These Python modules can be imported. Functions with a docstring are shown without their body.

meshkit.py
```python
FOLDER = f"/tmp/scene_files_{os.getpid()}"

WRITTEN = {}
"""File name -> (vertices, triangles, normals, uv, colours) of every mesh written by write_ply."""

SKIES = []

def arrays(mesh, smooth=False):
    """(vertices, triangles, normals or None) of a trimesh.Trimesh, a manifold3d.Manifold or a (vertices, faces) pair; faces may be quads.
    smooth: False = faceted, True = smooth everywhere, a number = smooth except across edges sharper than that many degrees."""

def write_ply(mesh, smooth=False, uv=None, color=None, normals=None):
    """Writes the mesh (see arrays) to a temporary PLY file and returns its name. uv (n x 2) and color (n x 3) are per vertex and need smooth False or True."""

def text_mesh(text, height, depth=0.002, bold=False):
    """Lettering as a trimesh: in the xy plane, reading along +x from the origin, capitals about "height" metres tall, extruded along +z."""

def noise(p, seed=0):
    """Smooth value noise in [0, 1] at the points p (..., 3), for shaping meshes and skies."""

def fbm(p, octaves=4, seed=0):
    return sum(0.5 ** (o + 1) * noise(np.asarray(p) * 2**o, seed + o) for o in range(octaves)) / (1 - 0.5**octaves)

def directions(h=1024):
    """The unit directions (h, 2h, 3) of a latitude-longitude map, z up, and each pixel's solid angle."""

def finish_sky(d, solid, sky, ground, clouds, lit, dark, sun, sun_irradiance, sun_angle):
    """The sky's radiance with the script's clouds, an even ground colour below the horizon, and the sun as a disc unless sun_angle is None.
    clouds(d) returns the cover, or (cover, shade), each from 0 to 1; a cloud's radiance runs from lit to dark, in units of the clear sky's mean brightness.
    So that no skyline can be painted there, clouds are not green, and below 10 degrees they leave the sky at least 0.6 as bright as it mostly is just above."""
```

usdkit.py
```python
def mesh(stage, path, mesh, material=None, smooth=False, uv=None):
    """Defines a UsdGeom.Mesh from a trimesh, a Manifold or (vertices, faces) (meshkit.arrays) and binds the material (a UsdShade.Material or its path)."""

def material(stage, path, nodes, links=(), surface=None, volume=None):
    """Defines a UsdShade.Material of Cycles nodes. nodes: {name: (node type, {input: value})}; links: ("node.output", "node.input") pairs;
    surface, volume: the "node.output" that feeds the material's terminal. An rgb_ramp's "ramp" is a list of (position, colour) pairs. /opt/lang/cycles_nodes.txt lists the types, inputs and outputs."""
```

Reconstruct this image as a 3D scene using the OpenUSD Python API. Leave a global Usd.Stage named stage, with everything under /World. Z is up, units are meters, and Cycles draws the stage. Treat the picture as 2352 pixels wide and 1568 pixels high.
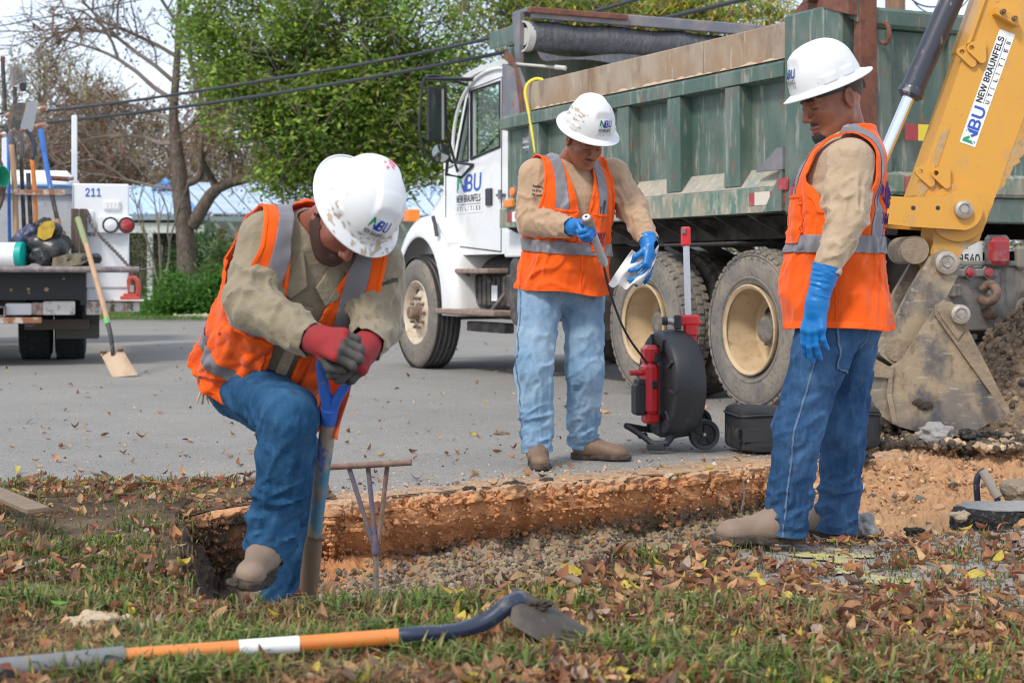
import math, numpy as np, trimesh, usdkit, meshkit
from pxr import Usd, UsdGeom, UsdLux, UsdShade, Sdf, Gf, Vt
from scipy.spatial import cKDTree
import shapely.geometry as sg
stage = Usd.Stage.CreateInMemory()
UsdGeom.Xform.Define(stage, '/World'); UsdGeom.Scope.Define(stage, '/World/Looks')
# ---- camera (horizon sits above the middle of the frame: lens shift keeps verticals upright)
CAMZ, FPX, HU, HV = 0.9, 3700.0, 1176.0, 630.0
cam = UsdGeom.Camera.Define(stage, '/World/camera')
cam.CreateHorizontalApertureAttr(36.0); cam.CreateFocalLengthAttr(36.0*FPX/2352)
cam.CreateVerticalApertureOffsetAttr(-36.0*154/2352)
cam.CreateFStopAttr(5.6); cam.CreateFocusDistanceAttr(6.3)
cam.CreateExposureAttr(0.80)
cam.AddTransformOp().Set(Gf.Matrix4d(1,0,0,0, 0,0,1,0, 0,-1,0,0, 0,0,CAMZ,1))
# ---- sky and sun: bright thin overcast
SUN = np.array([-0.42, -0.62, 0.80]); SUN /= np.linalg.norm(SUN)
el, az = math.asin(SUN[2]), math.atan2(SUN[0], SUN[1])
usdkit.material(stage, '/World/Looks/sky_look', {
    's': ('sky_texture', {'sky_type': 'single_scattering', 'sun_disc': False, 'sun_elevation': el, 'sun_rotation': az, 'aerosol_density': 2.0}),
    'tc': ('texture_coordinate', {}), 'm': ('mapping', {'scale': (1.5, 1.5, 4.0)}),
    'n': ('noise_texture', {'scale': 1.6, 'detail': 6.0, 'roughness': 0.55}),
    'r': ('rgb_ramp', {'ramp': [(0.36, (0.35,)*3), (0.62, (0.9,)*3)]}),
    'mx': ('mix_color', {'b': (8.0, 9.0, 10.6)}), 'b': ('background_shader', {'strength': 0.086})},
    [('tc.generated', 'm.vector'), ('m.vector', 'n.vector'), ('n.fac', 'r.fac'), ('r.color', 'mx.fac'), ('s.color', 'mx.a'), ('mx.result', 'b.color')], surface='b.background')
dome = UsdLux.DomeLight.Define(stage, '/World/sky'); dome.CreateIntensityAttr(1.0)
UsdShade.MaterialBindingAPI.Apply(dome.GetPrim()).Bind(UsdShade.Material.Get(stage, '/World/Looks/sky_look'))
sun = UsdLux.DistantLight.Define(stage, '/World/sun')
sun.CreateNormalizeAttr(True); sun.CreateIntensityAttr(0.4); sun.CreateAngleAttr(10.0); sun.CreateColorAttr(Gf.Vec3f(1, .95, .87))
_z = SUN; _x = np.cross([0, 0, 1], _z); _x /= np.linalg.norm(_x); _y = np.cross(_z, _x)
sun.AddTransformOp().Set(Gf.Matrix4d(*_x, 0, *_y, 0, *_z, 0, 0, 0, 0, 1))

# ---- helpers
def W(u, v, d):
    """a point of the place at depth d seen at (u, v)"""
    return np.array([(u-HU)/FPX*d, d, CAMZ-(v-HV)/FPX*d])
def G(u, v, z=0.0):
    return W(u, v, (CAMZ-z)*FPX/(v-HV))
_count = {}
def numbered(parent, name):
    k = _count.get((parent, name), 0); _count[(parent, name)] = k+1
    return f'{parent}/{name}' if k == 0 else f'{parent}/{name}_{k:03d}'
def keys(p, label=None, cat=None, group=None, kind=None):
    for k, v in (('label', label), ('category', cat), ('group', group), ('kind', kind)):
        if v: p.SetCustomDataByKey(k, v)
    return p
def thing(name, label, cat, group=None, loc=(0, 0, 0), kind=None):
    x = UsdGeom.Xform.Define(stage, numbered('/World', name)); x.AddTranslateOp().Set(Gf.Vec3d(*map(float, loc)))
    _loc[str(x.GetPath())] = np.array(loc, float)
    return keys(x.GetPrim(), label, cat, group, kind)
_loc = {}
def obj(name, mesh, mat, parent=None, smooth=False, col=None, label=None, cat=None, group=None, kind=None):
    """ONE mesh prim, given in world coordinates, under parent (or top level)"""
    if isinstance(mesh, list): mesh = cat_(mesh)
    if isinstance(mesh, tuple): mesh = trimesh.Trimesh(np.asarray(mesh[0], float), quads(mesh[1]), process=False)
    base = str(parent.GetPath()) if parent is not None else '/World'
    off = next((o for p, o in ((q, _loc[q]) for q in _loc) if base == p or base.startswith(p+'/')), np.zeros(3)) if parent is not None else np.zeros(3)
    m = mesh.copy() if hasattr(mesh, 'copy') else mesh
    if parent is not None and np.any(off): m.apply_translation(-off)
    path = numbered(base, name)
    g = usdkit.mesh(stage, path, m, MAT[mat], smooth=(False if col is not None and smooth is not True else smooth))
    if col is not None:
        col = np.asarray(col, np.float32); kindi = 'vertex' if len(col) == len(m.vertices) else 'uniform'
        UsdGeom.PrimvarsAPI(g).CreatePrimvar('Col', Sdf.ValueTypeNames.Color3fArray, kindi).Set(Vt.Vec3fArray.FromNumpy(col))
    return keys(g.GetPrim(), label, cat, group, kind)
def objs(name, mesh, mat, parent, **k):
    """each separate piece of a mesh as a part of its own"""
    for c in mesh.split(only_watertight=False):
        if len(c.faces) >= 8: obj(name, c, mat, parent, **k)
def quads(f):
    f = np.asarray(f, int)
    return np.vstack([f[:, [0, 1, 2]], f[:, [0, 2, 3]]]) if f.shape[1] == 4 else f
def cat_(ms): return trimesh.util.concatenate([m for m in ms if m is not None and len(m.faces)])
def TM(v, f): return trimesh.Trimesh(np.asarray(v, float), quads(f), process=False)
def nrm(v): v = np.asarray(v, float); return v/np.linalg.norm(v)
def frame(x=None, y=None, z=None):
    """rotation (columns): first given axis exact, second made orthogonal"""
    if z is not None and x is not None: z = nrm(z); y = nrm(np.cross(z, x)); x = np.cross(y, z)
    elif z is not None and y is not None: z = nrm(z); x = nrm(np.cross(y, z)); y = np.cross(z, x)
    elif y is not None and z is None: y = nrm(y); z = nrm(np.cross(x, y)); x = np.cross(y, z)
    return np.column_stack([x, y, z])
def place(m, R, o):
    T = np.eye(4); T[:3, :3] = R; T[:3, 3] = o
    m = m.copy(); m.apply_transform(T); return m
def box(size, c=(0, 0, 0), b=0.0):
    """box with chamfered edges"""
    s = np.asarray(size, float)/2
    if b <= 0: m = trimesh.creation.box(size)
    else:
        b = min(b, s.min()*.95); pts = []
        for sx in (-1, 1):
            for sy in (-1, 1):
                for sz in (-1, 1):
                    q = np.array([sx, sy, sz])*s
                    for k in range(3):
                        r = q.copy()
                        for j in range(3):
                            if j != k: r[j] -= np.sign(r[j])*b
                        pts.append(r)
        m = trimesh.convex.convex_hull(np.array(pts))
    m.apply_translation(c); return m
def span(a, b, bev=0.0):
    a, b = np.minimum(a, b), np.maximum(a, b); return box(b-a, (a+b)/2, bev)
def tube(pts, r, n=10, cap=True):
    """tube along points; r number or per point"""
    p = np.asarray(pts, float); k = len(p); r = np.broadcast_to(np.asarray(r, float), (k,))
    t = np.gradient(p, axis=0); t /= np.linalg.norm(t, axis=1, keepdims=True)+1e-12
    u = np.cross(t[0], [0, 0, 1.0]) if abs(t[0][2]) < .9 else np.cross(t[0], [1.0, 0, 0]); u = nrm(u)
    a = np.linspace(0, 2*np.pi, n, endpoint=False); V = []
    for i in range(k):
        u = u-t[i]*np.dot(u, t[i]); u = nrm(u); w = np.cross(t[i], u)
        V.append(p[i]+r[i]*(np.cos(a)[:, None]*u+np.sin(a)[:, None]*w))
    V = np.vstack(V); F = []
    i, j = np.meshgrid(np.arange(k-1), np.arange(n), indexing='ij'); j2 = (j+1) % n
    F = np.stack([i*n+j, i*n+j2, (i+1)*n+j2, (i+1)*n+j], -1).reshape(-1, 4); F = quads(F)
    if cap:
        c0, c1 = len(V), len(V)+1; V = np.vstack([V, p[:1], p[-1:]]); jj = np.arange(n)
        F = np.vstack([F, np.stack([np.full(n, c0), (jj+1) % n, jj], 1), np.stack([np.full(n, c1), (k-1)*n+jj, (k-1)*n+(jj+1) % n], 1)])
    return trimesh.Trimesh(V, F, process=False)
def rod(a, b, r, r2=None, n=12): return tube([a, b], [r, r if r2 is None else r2], n)
def spl(pts, n=24):
    """smooth curve through points"""
    from scipy.interpolate import CubicSpline
    p = np.asarray(pts, float); t = np.r_[0, np.cumsum(np.linalg.norm(np.diff(p, axis=0), axis=1))]
    return CubicSpline(t, p)(np.linspace(0, t[-1], n))
def lathe(prof, n=32, axis=(0, 0, 1), o=(0, 0, 0), closed=False):
    """revolve profile [(r, h)] about axis through o"""
    pr = np.asarray(prof, float); k = len(pr); a = np.linspace(0, 2*np.pi, n, endpoint=False)
    V = np.stack([pr[:, 0, None]*np.cos(a), pr[:, 0, None]*np.sin(a), np.broadcast_to(pr[:, 1, None], (k, n))], -1).reshape(-1, 3)
    kk = k if closed else k-1
    i, j = np.meshgrid(np.arange(kk), np.arange(n), indexing='ij'); i2 = (i+1) % k; j2 = (j+1) % n
    F = np.stack([i*n+j, i*n+j2, i2*n+j2, i2*n+j], -1).reshape(-1, 4)
    z = nrm(axis); x = np.cross([0, 1.0, 0], z) if abs(z[1]) < .9 else np.cross([1.0, 0, 0], z)
    return place(TM(V, F), frame(x=x, z=z), o)
def plate(poly, thick, R=np.eye(3), o=(0, 0, 0), holes=()):
    """polygon in local xy extruded along +z by thick, placed"""
    m = trimesh.creation.extrude_polygon(sg.Polygon(poly, holes).buffer(0), thick, engine='earcut')
    return place(m, R, o)
def grid(fn, nu, nv):
    """surface fn(s, t) -> (.., 3) over the unit square"""
    s, t = np.meshgrid(np.linspace(0, 1, nu), np.linspace(0, 1, nv), indexing='ij'); V = fn(s, t).reshape(-1, 3)
    i, j = np.meshgrid(np.arange(nu-1), np.arange(nv-1), indexing='ij')
    return TM(V, np.stack([i*nv+j, (i+1)*nv+j, (i+1)*nv+j+1, i*nv+j+1], -1).reshape(-1, 4))
def rock(r, seed, flat=(1, 1, .7), sub=1, rough=.35):
    m = trimesh.creation.icosphere(sub, 1.0); v = m.vertices
    n = meshkit.noise(v*1.3+seed*7.1, seed)-.5; n2 = meshkit.noise(v*3.1+seed*3.3, seed+5)-.5
    m.vertices = v*(1+rough*1.8*n+rough*.8*n2)[:, None]*np.array(flat)*r; return m
def clip(m, s):
    """keep the part of a mesh where the vertex scalar s > 0, cut along s = 0"""
    v, f = np.asarray(m.vertices), np.asarray(m.faces); s = np.where(np.abs(s) < 1e-9, 1e-9, s)
    ins = s[f] > 0; c = ins.sum(1); out, nv, base = [f[c == 3]], [v], len(v)
    for k in (1, 2):
        g = f[c == k]; i = ins[c == k]
        if not len(g): continue
        lone = np.argmax(i if k == 1 else ~i, 1); r = np.arange(len(g))
        a, b, d = g[r, lone], g[r, (lone+1) % 3], g[r, (lone+2) % 3]
        p = v[a]+(v[b]-v[a])*(s[a]/(s[a]-s[b]))[:, None]; q = v[a]+(v[d]-v[a])*(s[a]/(s[a]-s[d]))[:, None]
        pi, qi = base+np.arange(len(g)), base+len(g)+np.arange(len(g)); nv += [p, q]; base += 2*len(g)
        out += [np.stack([a, pi, qi], 1)] if k == 1 else [np.stack([pi, b, d], 1), np.stack([pi, d, qi], 1)]
    m2 = trimesh.Trimesh(np.vstack(nv), np.vstack(out), process=False); m2.merge_vertices(digits_vertex=6); m2.remove_unreferenced_vertices()
    f = m2.faces; m2.update_faces((f[:, 0] != f[:, 1]) & (f[:, 1] != f[:, 2]) & (f[:, 0] != f[:, 2])); return m2
def solidify(m, t):
    """give an open sheet a thickness t inwards"""
    v, f, n = meshkit.arrays(m, True); k = len(v); e = np.sort(f[:, [0, 1, 1, 2, 2, 0]].reshape(-1, 2), 1)
    d = f[:, [0, 1, 1, 2, 2, 0]].reshape(-1, 2); _, inv, cnt = np.unique(e, axis=0, return_inverse=True, return_counts=True)
    b = d[cnt[inv.ravel()] == 1]
    F = np.vstack([f, f[:, ::-1]+k, np.stack([b[:, 1], b[:, 0], b[:, 0]+k], 1), np.stack([b[:, 1], b[:, 0]+k, b[:, 1]+k], 1)])
    return trimesh.Trimesh(np.vstack([v, v-n*t]), F, process=False)
def sstep(a, b, x): t = np.clip((x-a)/(b-a), 0, 1); return t*t*(3-2*t)

# ---- materials
MAT = {}
def pm(name, col, rough=.6, metal=0.0, layers=(), bump=None, bump2=None, spec=.5, obj_space=False, vcol=False, coat=0., sheen=0., transl=0., sss=0.):
    """principled material: layers = (scale, lo, hi, colour, stretch xyz[, amount]); bump = (scale, strength, distance[, stretch])"""
    N = {'p': ('principled_bsdf', {'roughness': rough, 'metallic': metal, 'specular_ior_level': spec, 'coat_weight': coat, 'sheen_weight': sheen, 'subsurface_weight': sss}),
         'g': ('geometry', {}), 'tc': ('texture_coordinate', {})}
    L = []; src = 'tc.object' if obj_space else 'g.position'; cur = None
    if vcol:
        N['at'] = ('attribute', {'attribute': 'Col'}); cur = 'at.color'
    else: N['c0'] = ('color', {'value': col}); cur = 'c0.color'
    for i, l in enumerate(layers):
        sc, lo, hi, c2, st = l[:5]; amt = l[5] if len(l) > 5 else 1.0; det = l[6] if len(l) > 6 else 5.0
        N[f'm{i}'] = ('mapping', {'scale': tuple(st), 'location': (3.1*i, 1.7*i, .9*i)})
        N[f'n{i}'] = ('noise_texture', {'scale': sc, 'detail': det, 'roughness': .62})
        N[f'r{i}'] = ('rgb_ramp', {'ramp': [(lo, (0, 0, 0)), (hi, (amt,)*3)]})
        N[f'x{i}'] = ('mix_color', {'b': c2})
        L += [(src, f'm{i}.vector'), (f'm{i}.vector', f'n{i}.vector'), (f'n{i}.fac', f'r{i}.fac'), (f'r{i}.color', f'x{i}.fac'), (cur, f'x{i}.a')]; cur = f'x{i}.result'
    L.append((cur, 'p.base_color')); nn = None
    for j, bb in enumerate([b for b in (bump, bump2) if b]):
        N[f'bm{j}'] = ('mapping', {'scale': tuple(bb[3]) if len(bb) > 3 else (1, 1, 1)})
        N[f'bn{j}'] = ('noise_texture', {'scale': bb[0], 'detail': 4.0, 'roughness': .6}); N[f'b{j}'] = ('bump', {'strength': bb[1], 'distance': bb[2]})
        L += [(src, f'bm{j}.vector'), (f'bm{j}.vector', f'bn{j}.vector'), (f'bn{j}.fac', f'b{j}.height')]
        if nn: L.append((nn, f'b{j}.normal'))
        nn = f'b{j}.normal'
    if nn: L.append((nn, 'p.normal'))
    out = 'p.BSDF'
    if transl:
        N['tr'] = ('translucent_bsdf', {}); N['mc'] = ('mix_closure', {'fac': transl}); L += [(cur, 'tr.color'), ('p.BSDF', 'mc.closure1'), ('tr.BSDF', 'mc.closure2')]; out = 'mc.closure'
    MAT[name] = usdkit.material(stage, f'/World/Looks/{name}', N, L, surface=out)
    return name
def glass(name, tint=(.8, .85, .85), rough=.02):
    MAT[name] = usdkit.material(stage, f'/World/Looks/{name}', {'t': ('transparent_bsdf', {'color': tint}), 'g': ('glossy_bsdf', {'roughness': rough}), 'f': ('layer_weight', {'blend': .5}), 'w': ('math', {'math_type': 'power', 'value2': 4.0}), 'k': ('math', {'math_type': 'multiply_add', 'value2': .8, 'value3': .05}), 'm': ('mix_closure', {})},
        [('f.facing', 'w.value1'), ('w.value', 'k.value1'), ('k.value', 'm.fac'), ('t.BSDF', 'm.closure1'), ('g.BSDF', 'm.closure2')], surface='m.closure')
O1 = (1, 1, 1)
# ================= GROUND =================
rs = np.random.RandomState(11)
def nz(x, y, sc, seed=0, oc=3): return meshkit.fbm(np.stack([np.asarray(x)*sc, np.asarray(y)*sc, np.zeros_like(np.asarray(x, float))+.37], -1), oc, seed)-.5
FAR = np.array([G(*p) for p in [(400, 1200), (480, 1178), (590, 1160), (700, 1152), (800, 1150), (1000, 1132), (1200, 1112), (1400, 1098), (1560, 1088), (1760, 1068), (2000, 1035), (2200, 1022), (2352, 1012)]]+[[4.2, 9.3, 0], [7., 10.2, 0]])
def dense(P, n=241):
    k = np.r_[0, np.cumsum(np.linalg.norm(np.diff(P[:, :2], axis=0), axis=1))]; q = np.linspace(0, 1, len(P)); return np.stack([np.interp(np.linspace(0, 1, n), q, P[:, i]) for i in range(3)], 1)
FAR0 = FAR.copy(); FAR = dense(FAR); FAR[:, 1] += (meshkit.fbm(np.c_[FAR[:, 0]*5, FAR[:, 0]*0+.3, FAR[:, 0]*0], 3, 5)-.5)*.14*sstep(-1.2, -.8, FAR[:, 0]); FAR[:, 1] += (meshkit.noise(np.c_[FAR[:, 0]*31, FAR[:, 0]*0, FAR[:, 0]*0], 8)-.5)*.035
NEAR = np.array([G(u, v, z) for u, v, z in [(425, 1378, .03), (470, 1388, .03), (580, 1390, .03), (660, 1389, .03), (740, 1387, .03), (1000, 1380, .02), (1250, 1345, 0), (1400, 1312, -.03), (1500, 1292, -.05), (1660, 1270, -.07), (2000, 1237, -.08), (2200, 1222, -.08), (2352, 1210, -.08)]]+[[3.4, 6.3, -.08], [6.5, 6.8, -.08]])
_zx, _zv = [-9, -.9, 0, .35, .9, 1.5, 9], [.03, .03, .025, 0, -.06, -.08, -.08]
def ytop(x):
    xs = np.r_[-40, -2.4, -1.30, -1.22, -1.0, NEAR[:, 0]]; ys = np.r_[7.0, 6.95, 6.96, 5.84, 4.9, NEAR[:, 1]]
    return np.interp(x, xs, ys)
def zg(x, y):
    """height of the near ground"""
    x, y = np.asarray(x, float), np.asarray(y, float)
    b = np.interp(x, _zx, _zv); back = sstep(0, 1.4, ytop(np.maximum(x, -.86))-y)
    b = b+back*np.interp(x, [-9, .3, 1.0, 9], [.055, .055, .03, .02])
    b = np.where(x < -1.2, b*(1-sstep(5.6, 6.95, y))+.0*y, b)
    soft = np.interp(x, [-9, .5, 1.1, 9], [1, 1, .15, .1])
    return b+(nz(x, y, 3.1, 3)*.05+nz(x, y, 14, 4)*.022)*soft
def trench_xyz(s, t):
    """s along, t across (0 far lip .. 1 near lip)"""
    k = np.linspace(0, 1, len(FAR)); F = np.stack([np.interp(s, k, FAR[:, i]) for i in (0, 1)], -1); k = np.linspace(0, 1, len(NEAR)); N = np.stack([np.interp(s, k, NEAR[:, i]) for i in (0, 1)], -1)
    zn = np.interp(s, k, NEAR[:, 2])
    # cross sections: left/middle steep, right an open slope
    tt = [0, .05, .12, .20, .30, .36, .42, .55, .72, .86, .92, 1]
    w1, z1 = [0, .006, .018, .016, -.022, -.032, .06, .26, .55, .86, .97, 1], [0, -.015, -.05, -.12, -.21, -.25, -.29, -.36, -.43, -.43, -.25, 0]
    w2, z2 = [0, .03, .08, .14, .24, .32, .42, .55, .72, .86, .95, 1], [0, -.02, -.045, -.075, -.12, -.16, -.20, -.26, -.32, -.31, -.2, 0]
    m = sstep(.62, .74, s); w = np.interp(t, tt, w1)*(1-m)+np.interp(t, tt, w2)*m; z = np.interp(t, tt, z1)*(1-m)+np.interp(t, tt, z2)*m
    env = sstep(0, .085, s+.02*nz(s*40, t*4, 1, 5)); z = z*env+np.where(t > .5, zn*sstep(.8, 1, t), 0)
    xy = F*(1-w[..., None])+N*w[..., None]
    return np.concatenate([xy, z[..., None]], -1)
def trench_mesh():
    s = np.r_[np.linspace(0, .12, 70), np.linspace(.12, .86, 520)[1:], np.linspace(.86, 1, 14)[1:]]; t = np.r_[np.linspace(0, .42, 130), np.linspace(.42, 1, 60)[1:]]
    S, T = np.meshgrid(s, t, indexing='ij'); P = trench_xyz(S, T); n0 = np.gradient(P, axis=0); n1 = np.gradient(P, axis=1)
    n = np.cross(n1, n0); n /= np.linalg.norm(n, axis=-1, keepdims=True)+1e-9; n *= np.sign(n[..., 2:]+1e-9)*1.0
    n[..., 1] = -np.abs(n[..., 1])
    f = meshkit.fbm(P*7, 3, 2)-.5; f2 = .5-np.abs(meshkit.fbm(P*30, 3, 9)-.5)*3.2; f2 += .35*(meshkit.noise(P*95, 6)-.5); edge = np.minimum(1, np.minimum(T/.06, (1-T)/.05))
    P = P+n*((f*.15+f2*.045)*edge)[..., None]; lip = np.minimum(1, T/.06); P[..., 1] += .018*(1-lip)**3*sstep(.03, .1, S); P[..., 2] += .0048*(1-lip)**2-.006*(1-np.minimum(1, (1-T)/.05))
    # colour: orange clay cap, dark soil at the left end, pale gravel below
    z = P[..., 2]; nb = meshkit.fbm(P*6, 3, 21)-.5
    clay, deep = np.array([.70, .34, .155]), np.array([.52, .22, .09]); pale, grav, soil = np.array([.50, .29, .15]), np.array([.36, .27, .18]), np.array([.055, .042, .032])
    lim = np.interp(S, [0, .14, .28, .45, .55, 1], [-.10, -.17, -.27, -.19, -.14, -.2])
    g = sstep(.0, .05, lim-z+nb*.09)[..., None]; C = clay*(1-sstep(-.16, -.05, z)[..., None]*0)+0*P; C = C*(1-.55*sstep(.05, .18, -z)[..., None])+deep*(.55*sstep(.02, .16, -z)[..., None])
    C = C*(1-g)+grav*g
    r = (sstep(.60, .72, S)*.85)[..., None]; C = C*(1-r)+pale*r
    top = (sstep(-.035, -.004, z+nb*.03)*sstep(.1, .2, S))[..., None]; C = C*(1-.6*top)+np.array([.55, .40, .27])*.6*top
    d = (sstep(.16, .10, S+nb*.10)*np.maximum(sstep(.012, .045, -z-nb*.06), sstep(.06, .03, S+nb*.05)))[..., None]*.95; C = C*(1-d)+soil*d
    nearw = sstep(.84, .9, T)[..., None]; C = C*(1-nearw)+soil*nearw
    C = C*(1+.5*(meshkit.fbm(P*55, 2, 31)-.5))[..., None]
    i, j = np.meshgrid(np.arange(len(s)-1), np.arange(len(t)-1), indexing='ij'); nt = len(t)
    return TM(P.reshape(-1, 3), np.stack([i*nt+j, i*nt+j+1, (i+1)*nt+j+1, (i+1)*nt+j], -1).reshape(-1, 4)), C.reshape(-1, 3)
pm('soil_vc', None, .95, vcol=True, layers=[(90, .5, .75, (.30, .22, .15), O1, .35), (160, .3, .5, (.05, .04, .03), O1, .25)], bump=(120, .5, .012), spec=.15)
pm('verge_vc', None, .95, vcol=True, layers=[(60, .52, .7, (.10, .075, .05), O1, .6), (200, .5, .7, (.16, .12, .08), O1, .3)], bump=(90, .6, .012), spec=.1)
pm('asphalt', (.255, .232, .205), .88, layers=[(.55, .40, .64, (.32, .29, .25), (1, 1, 1), .8), (2.6, .50, .70, (.33, .30, .265), O1, .6), (11, .56, .70, (.15, .148, .145), O1, .5), (90, .36, .60, (.12, .118, .115), O1, .6, 3.), (150, .58, .68, (.50, .48, .44), O1, .8, 2.)], bump=(220, .35, .006), spec=.3)
pm('road_dust', (.45, .285, .165), .95, layers=[(6, .45, .66, (.31, .25, .20), O1, .8), (120, .5, .7, (.5, .42, .33), O1, .4)], bump=(150, .4, .006), spec=.15)
tm_, tc_ = trench_mesh()
obj('trench', tm_, 'soil_vc', smooth=True, col=tc_, kind='structure')
# road: one sheet from the far lip to the far grass, beyond the horizon sideways
_lx = np.r_[np.linspace(-60, -3, 12), np.linspace(-2.4, -1.31, 8), FAR[:, 0], np.linspace(8, 60, 8)]
_fy = lambda x: np.interp(x, np.r_[-60, -2.4, -1.30, FAR[:, 0], 60], np.r_[7.0, 6.95, 6.96, FAR[:, 1], 16.])
def road_fn():
    t = np.r_[0, .004, .01, .02, .04, .08, .15, .3, .6, 1]; X, T = np.meshgrid(_lx, t, indexing='ij'); Y0 = _fy(X)-.004
    Y = Y0+(33.2-Y0)*T; Z = -.002+.0*X
    i, j = np.meshgrid(np.arange(len(_lx)-1), np.arange(len(t)-1), indexing='ij'); n = len(t)
    return TM(np.stack([X, Y, Z], -1).reshape(-1, 3), np.stack([i*n+j, (i+1)*n+j, (i+1)*n+j+1, i*n+j+1], -1).reshape(-1, 4))
obj('road', road_fn(), 'asphalt', kind='structure')
# a film of orange dust trodden over the road edge, 4 mm above it
def dust_fn(s, t):
    k = np.linspace(0, 1, len(FAR)); s2 = .13+s*.72; x, y = np.interp(s2, k, FAR[:, 0]), np.interp(s2, k, FAR[:, 1])
    w = .16+.75*np.interp(s, [0, .2, .45, .7, 1], [.35, .45, .55, .9, .8])+nz(x, y, 2.5, 8)*.5
    w = np.where(s > .985, .02, np.maximum(w, .05)); return np.stack([x-.02*t, y+.004+w*t, .0035+0*x], -1)
MAT['dust_cut'] = usdkit.material(stage, '/World/Looks/dust_cut', {'g': ('geometry', {}), 'a': ('attribute', {'attribute': 'Col'}), 'n': ('noise_texture', {'scale': 5.0, 'detail': 9.0, 'roughness': .72}), 'n2': ('noise_texture', {'scale': 90.0, 'detail': 3.0}), 's': ('separate_color', {}), 'm': ('math', {'math_type': 'multiply_add', 'value2': 1.5}), 'r': ('rgb_ramp', {'ramp': [(.86, (0, 0, 0)), (1.0, (.94,)*3)]}), 'k': ('math', {'math_type': 'multiply', 'value2': .62}),
    'c': ('rgb_ramp', {'ramp': [(.35, (.30, .19, .11)), (.55, (.46, .285, .16)), (.7, (.56, .42, .29))]}), 'p': ('principled_bsdf', {'roughness': .95, 'specular_ior_level': .15}), 't': ('transparent_bsdf', {}), 'mc': ('mix_closure', {}), 'b': ('bump', {'strength': .5, 'distance': .008})},
    [('g.position', 'n.vector'), ('g.position', 'n2.vector'), ('a.color', 's.color'), ('n.fac', 'm.value1'), ('s.r', 'm.value3'), ('m.value', 'k.value1'), ('k.value', 'r.fac'), ('n2.fac', 'c.fac'), ('c.color', 'p.base_color'), ('n2.fac', 'b.height'), ('b.normal', 'p.normal'), ('r.color', 'mc.fac'), ('t.BSDF', 'mc.closure1'), ('p.BSDF', 'mc.closure2')], surface='mc.closure')
_t = np.tile(np.linspace(1, 0, 24), 200); obj('dust_film', grid(lambda s, t: dust_fn(s, t*1.35), 200, 24), 'dust_cut', smooth=True, col=np.c_[_t, _t, _t]*1.0, kind='structure')
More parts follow.
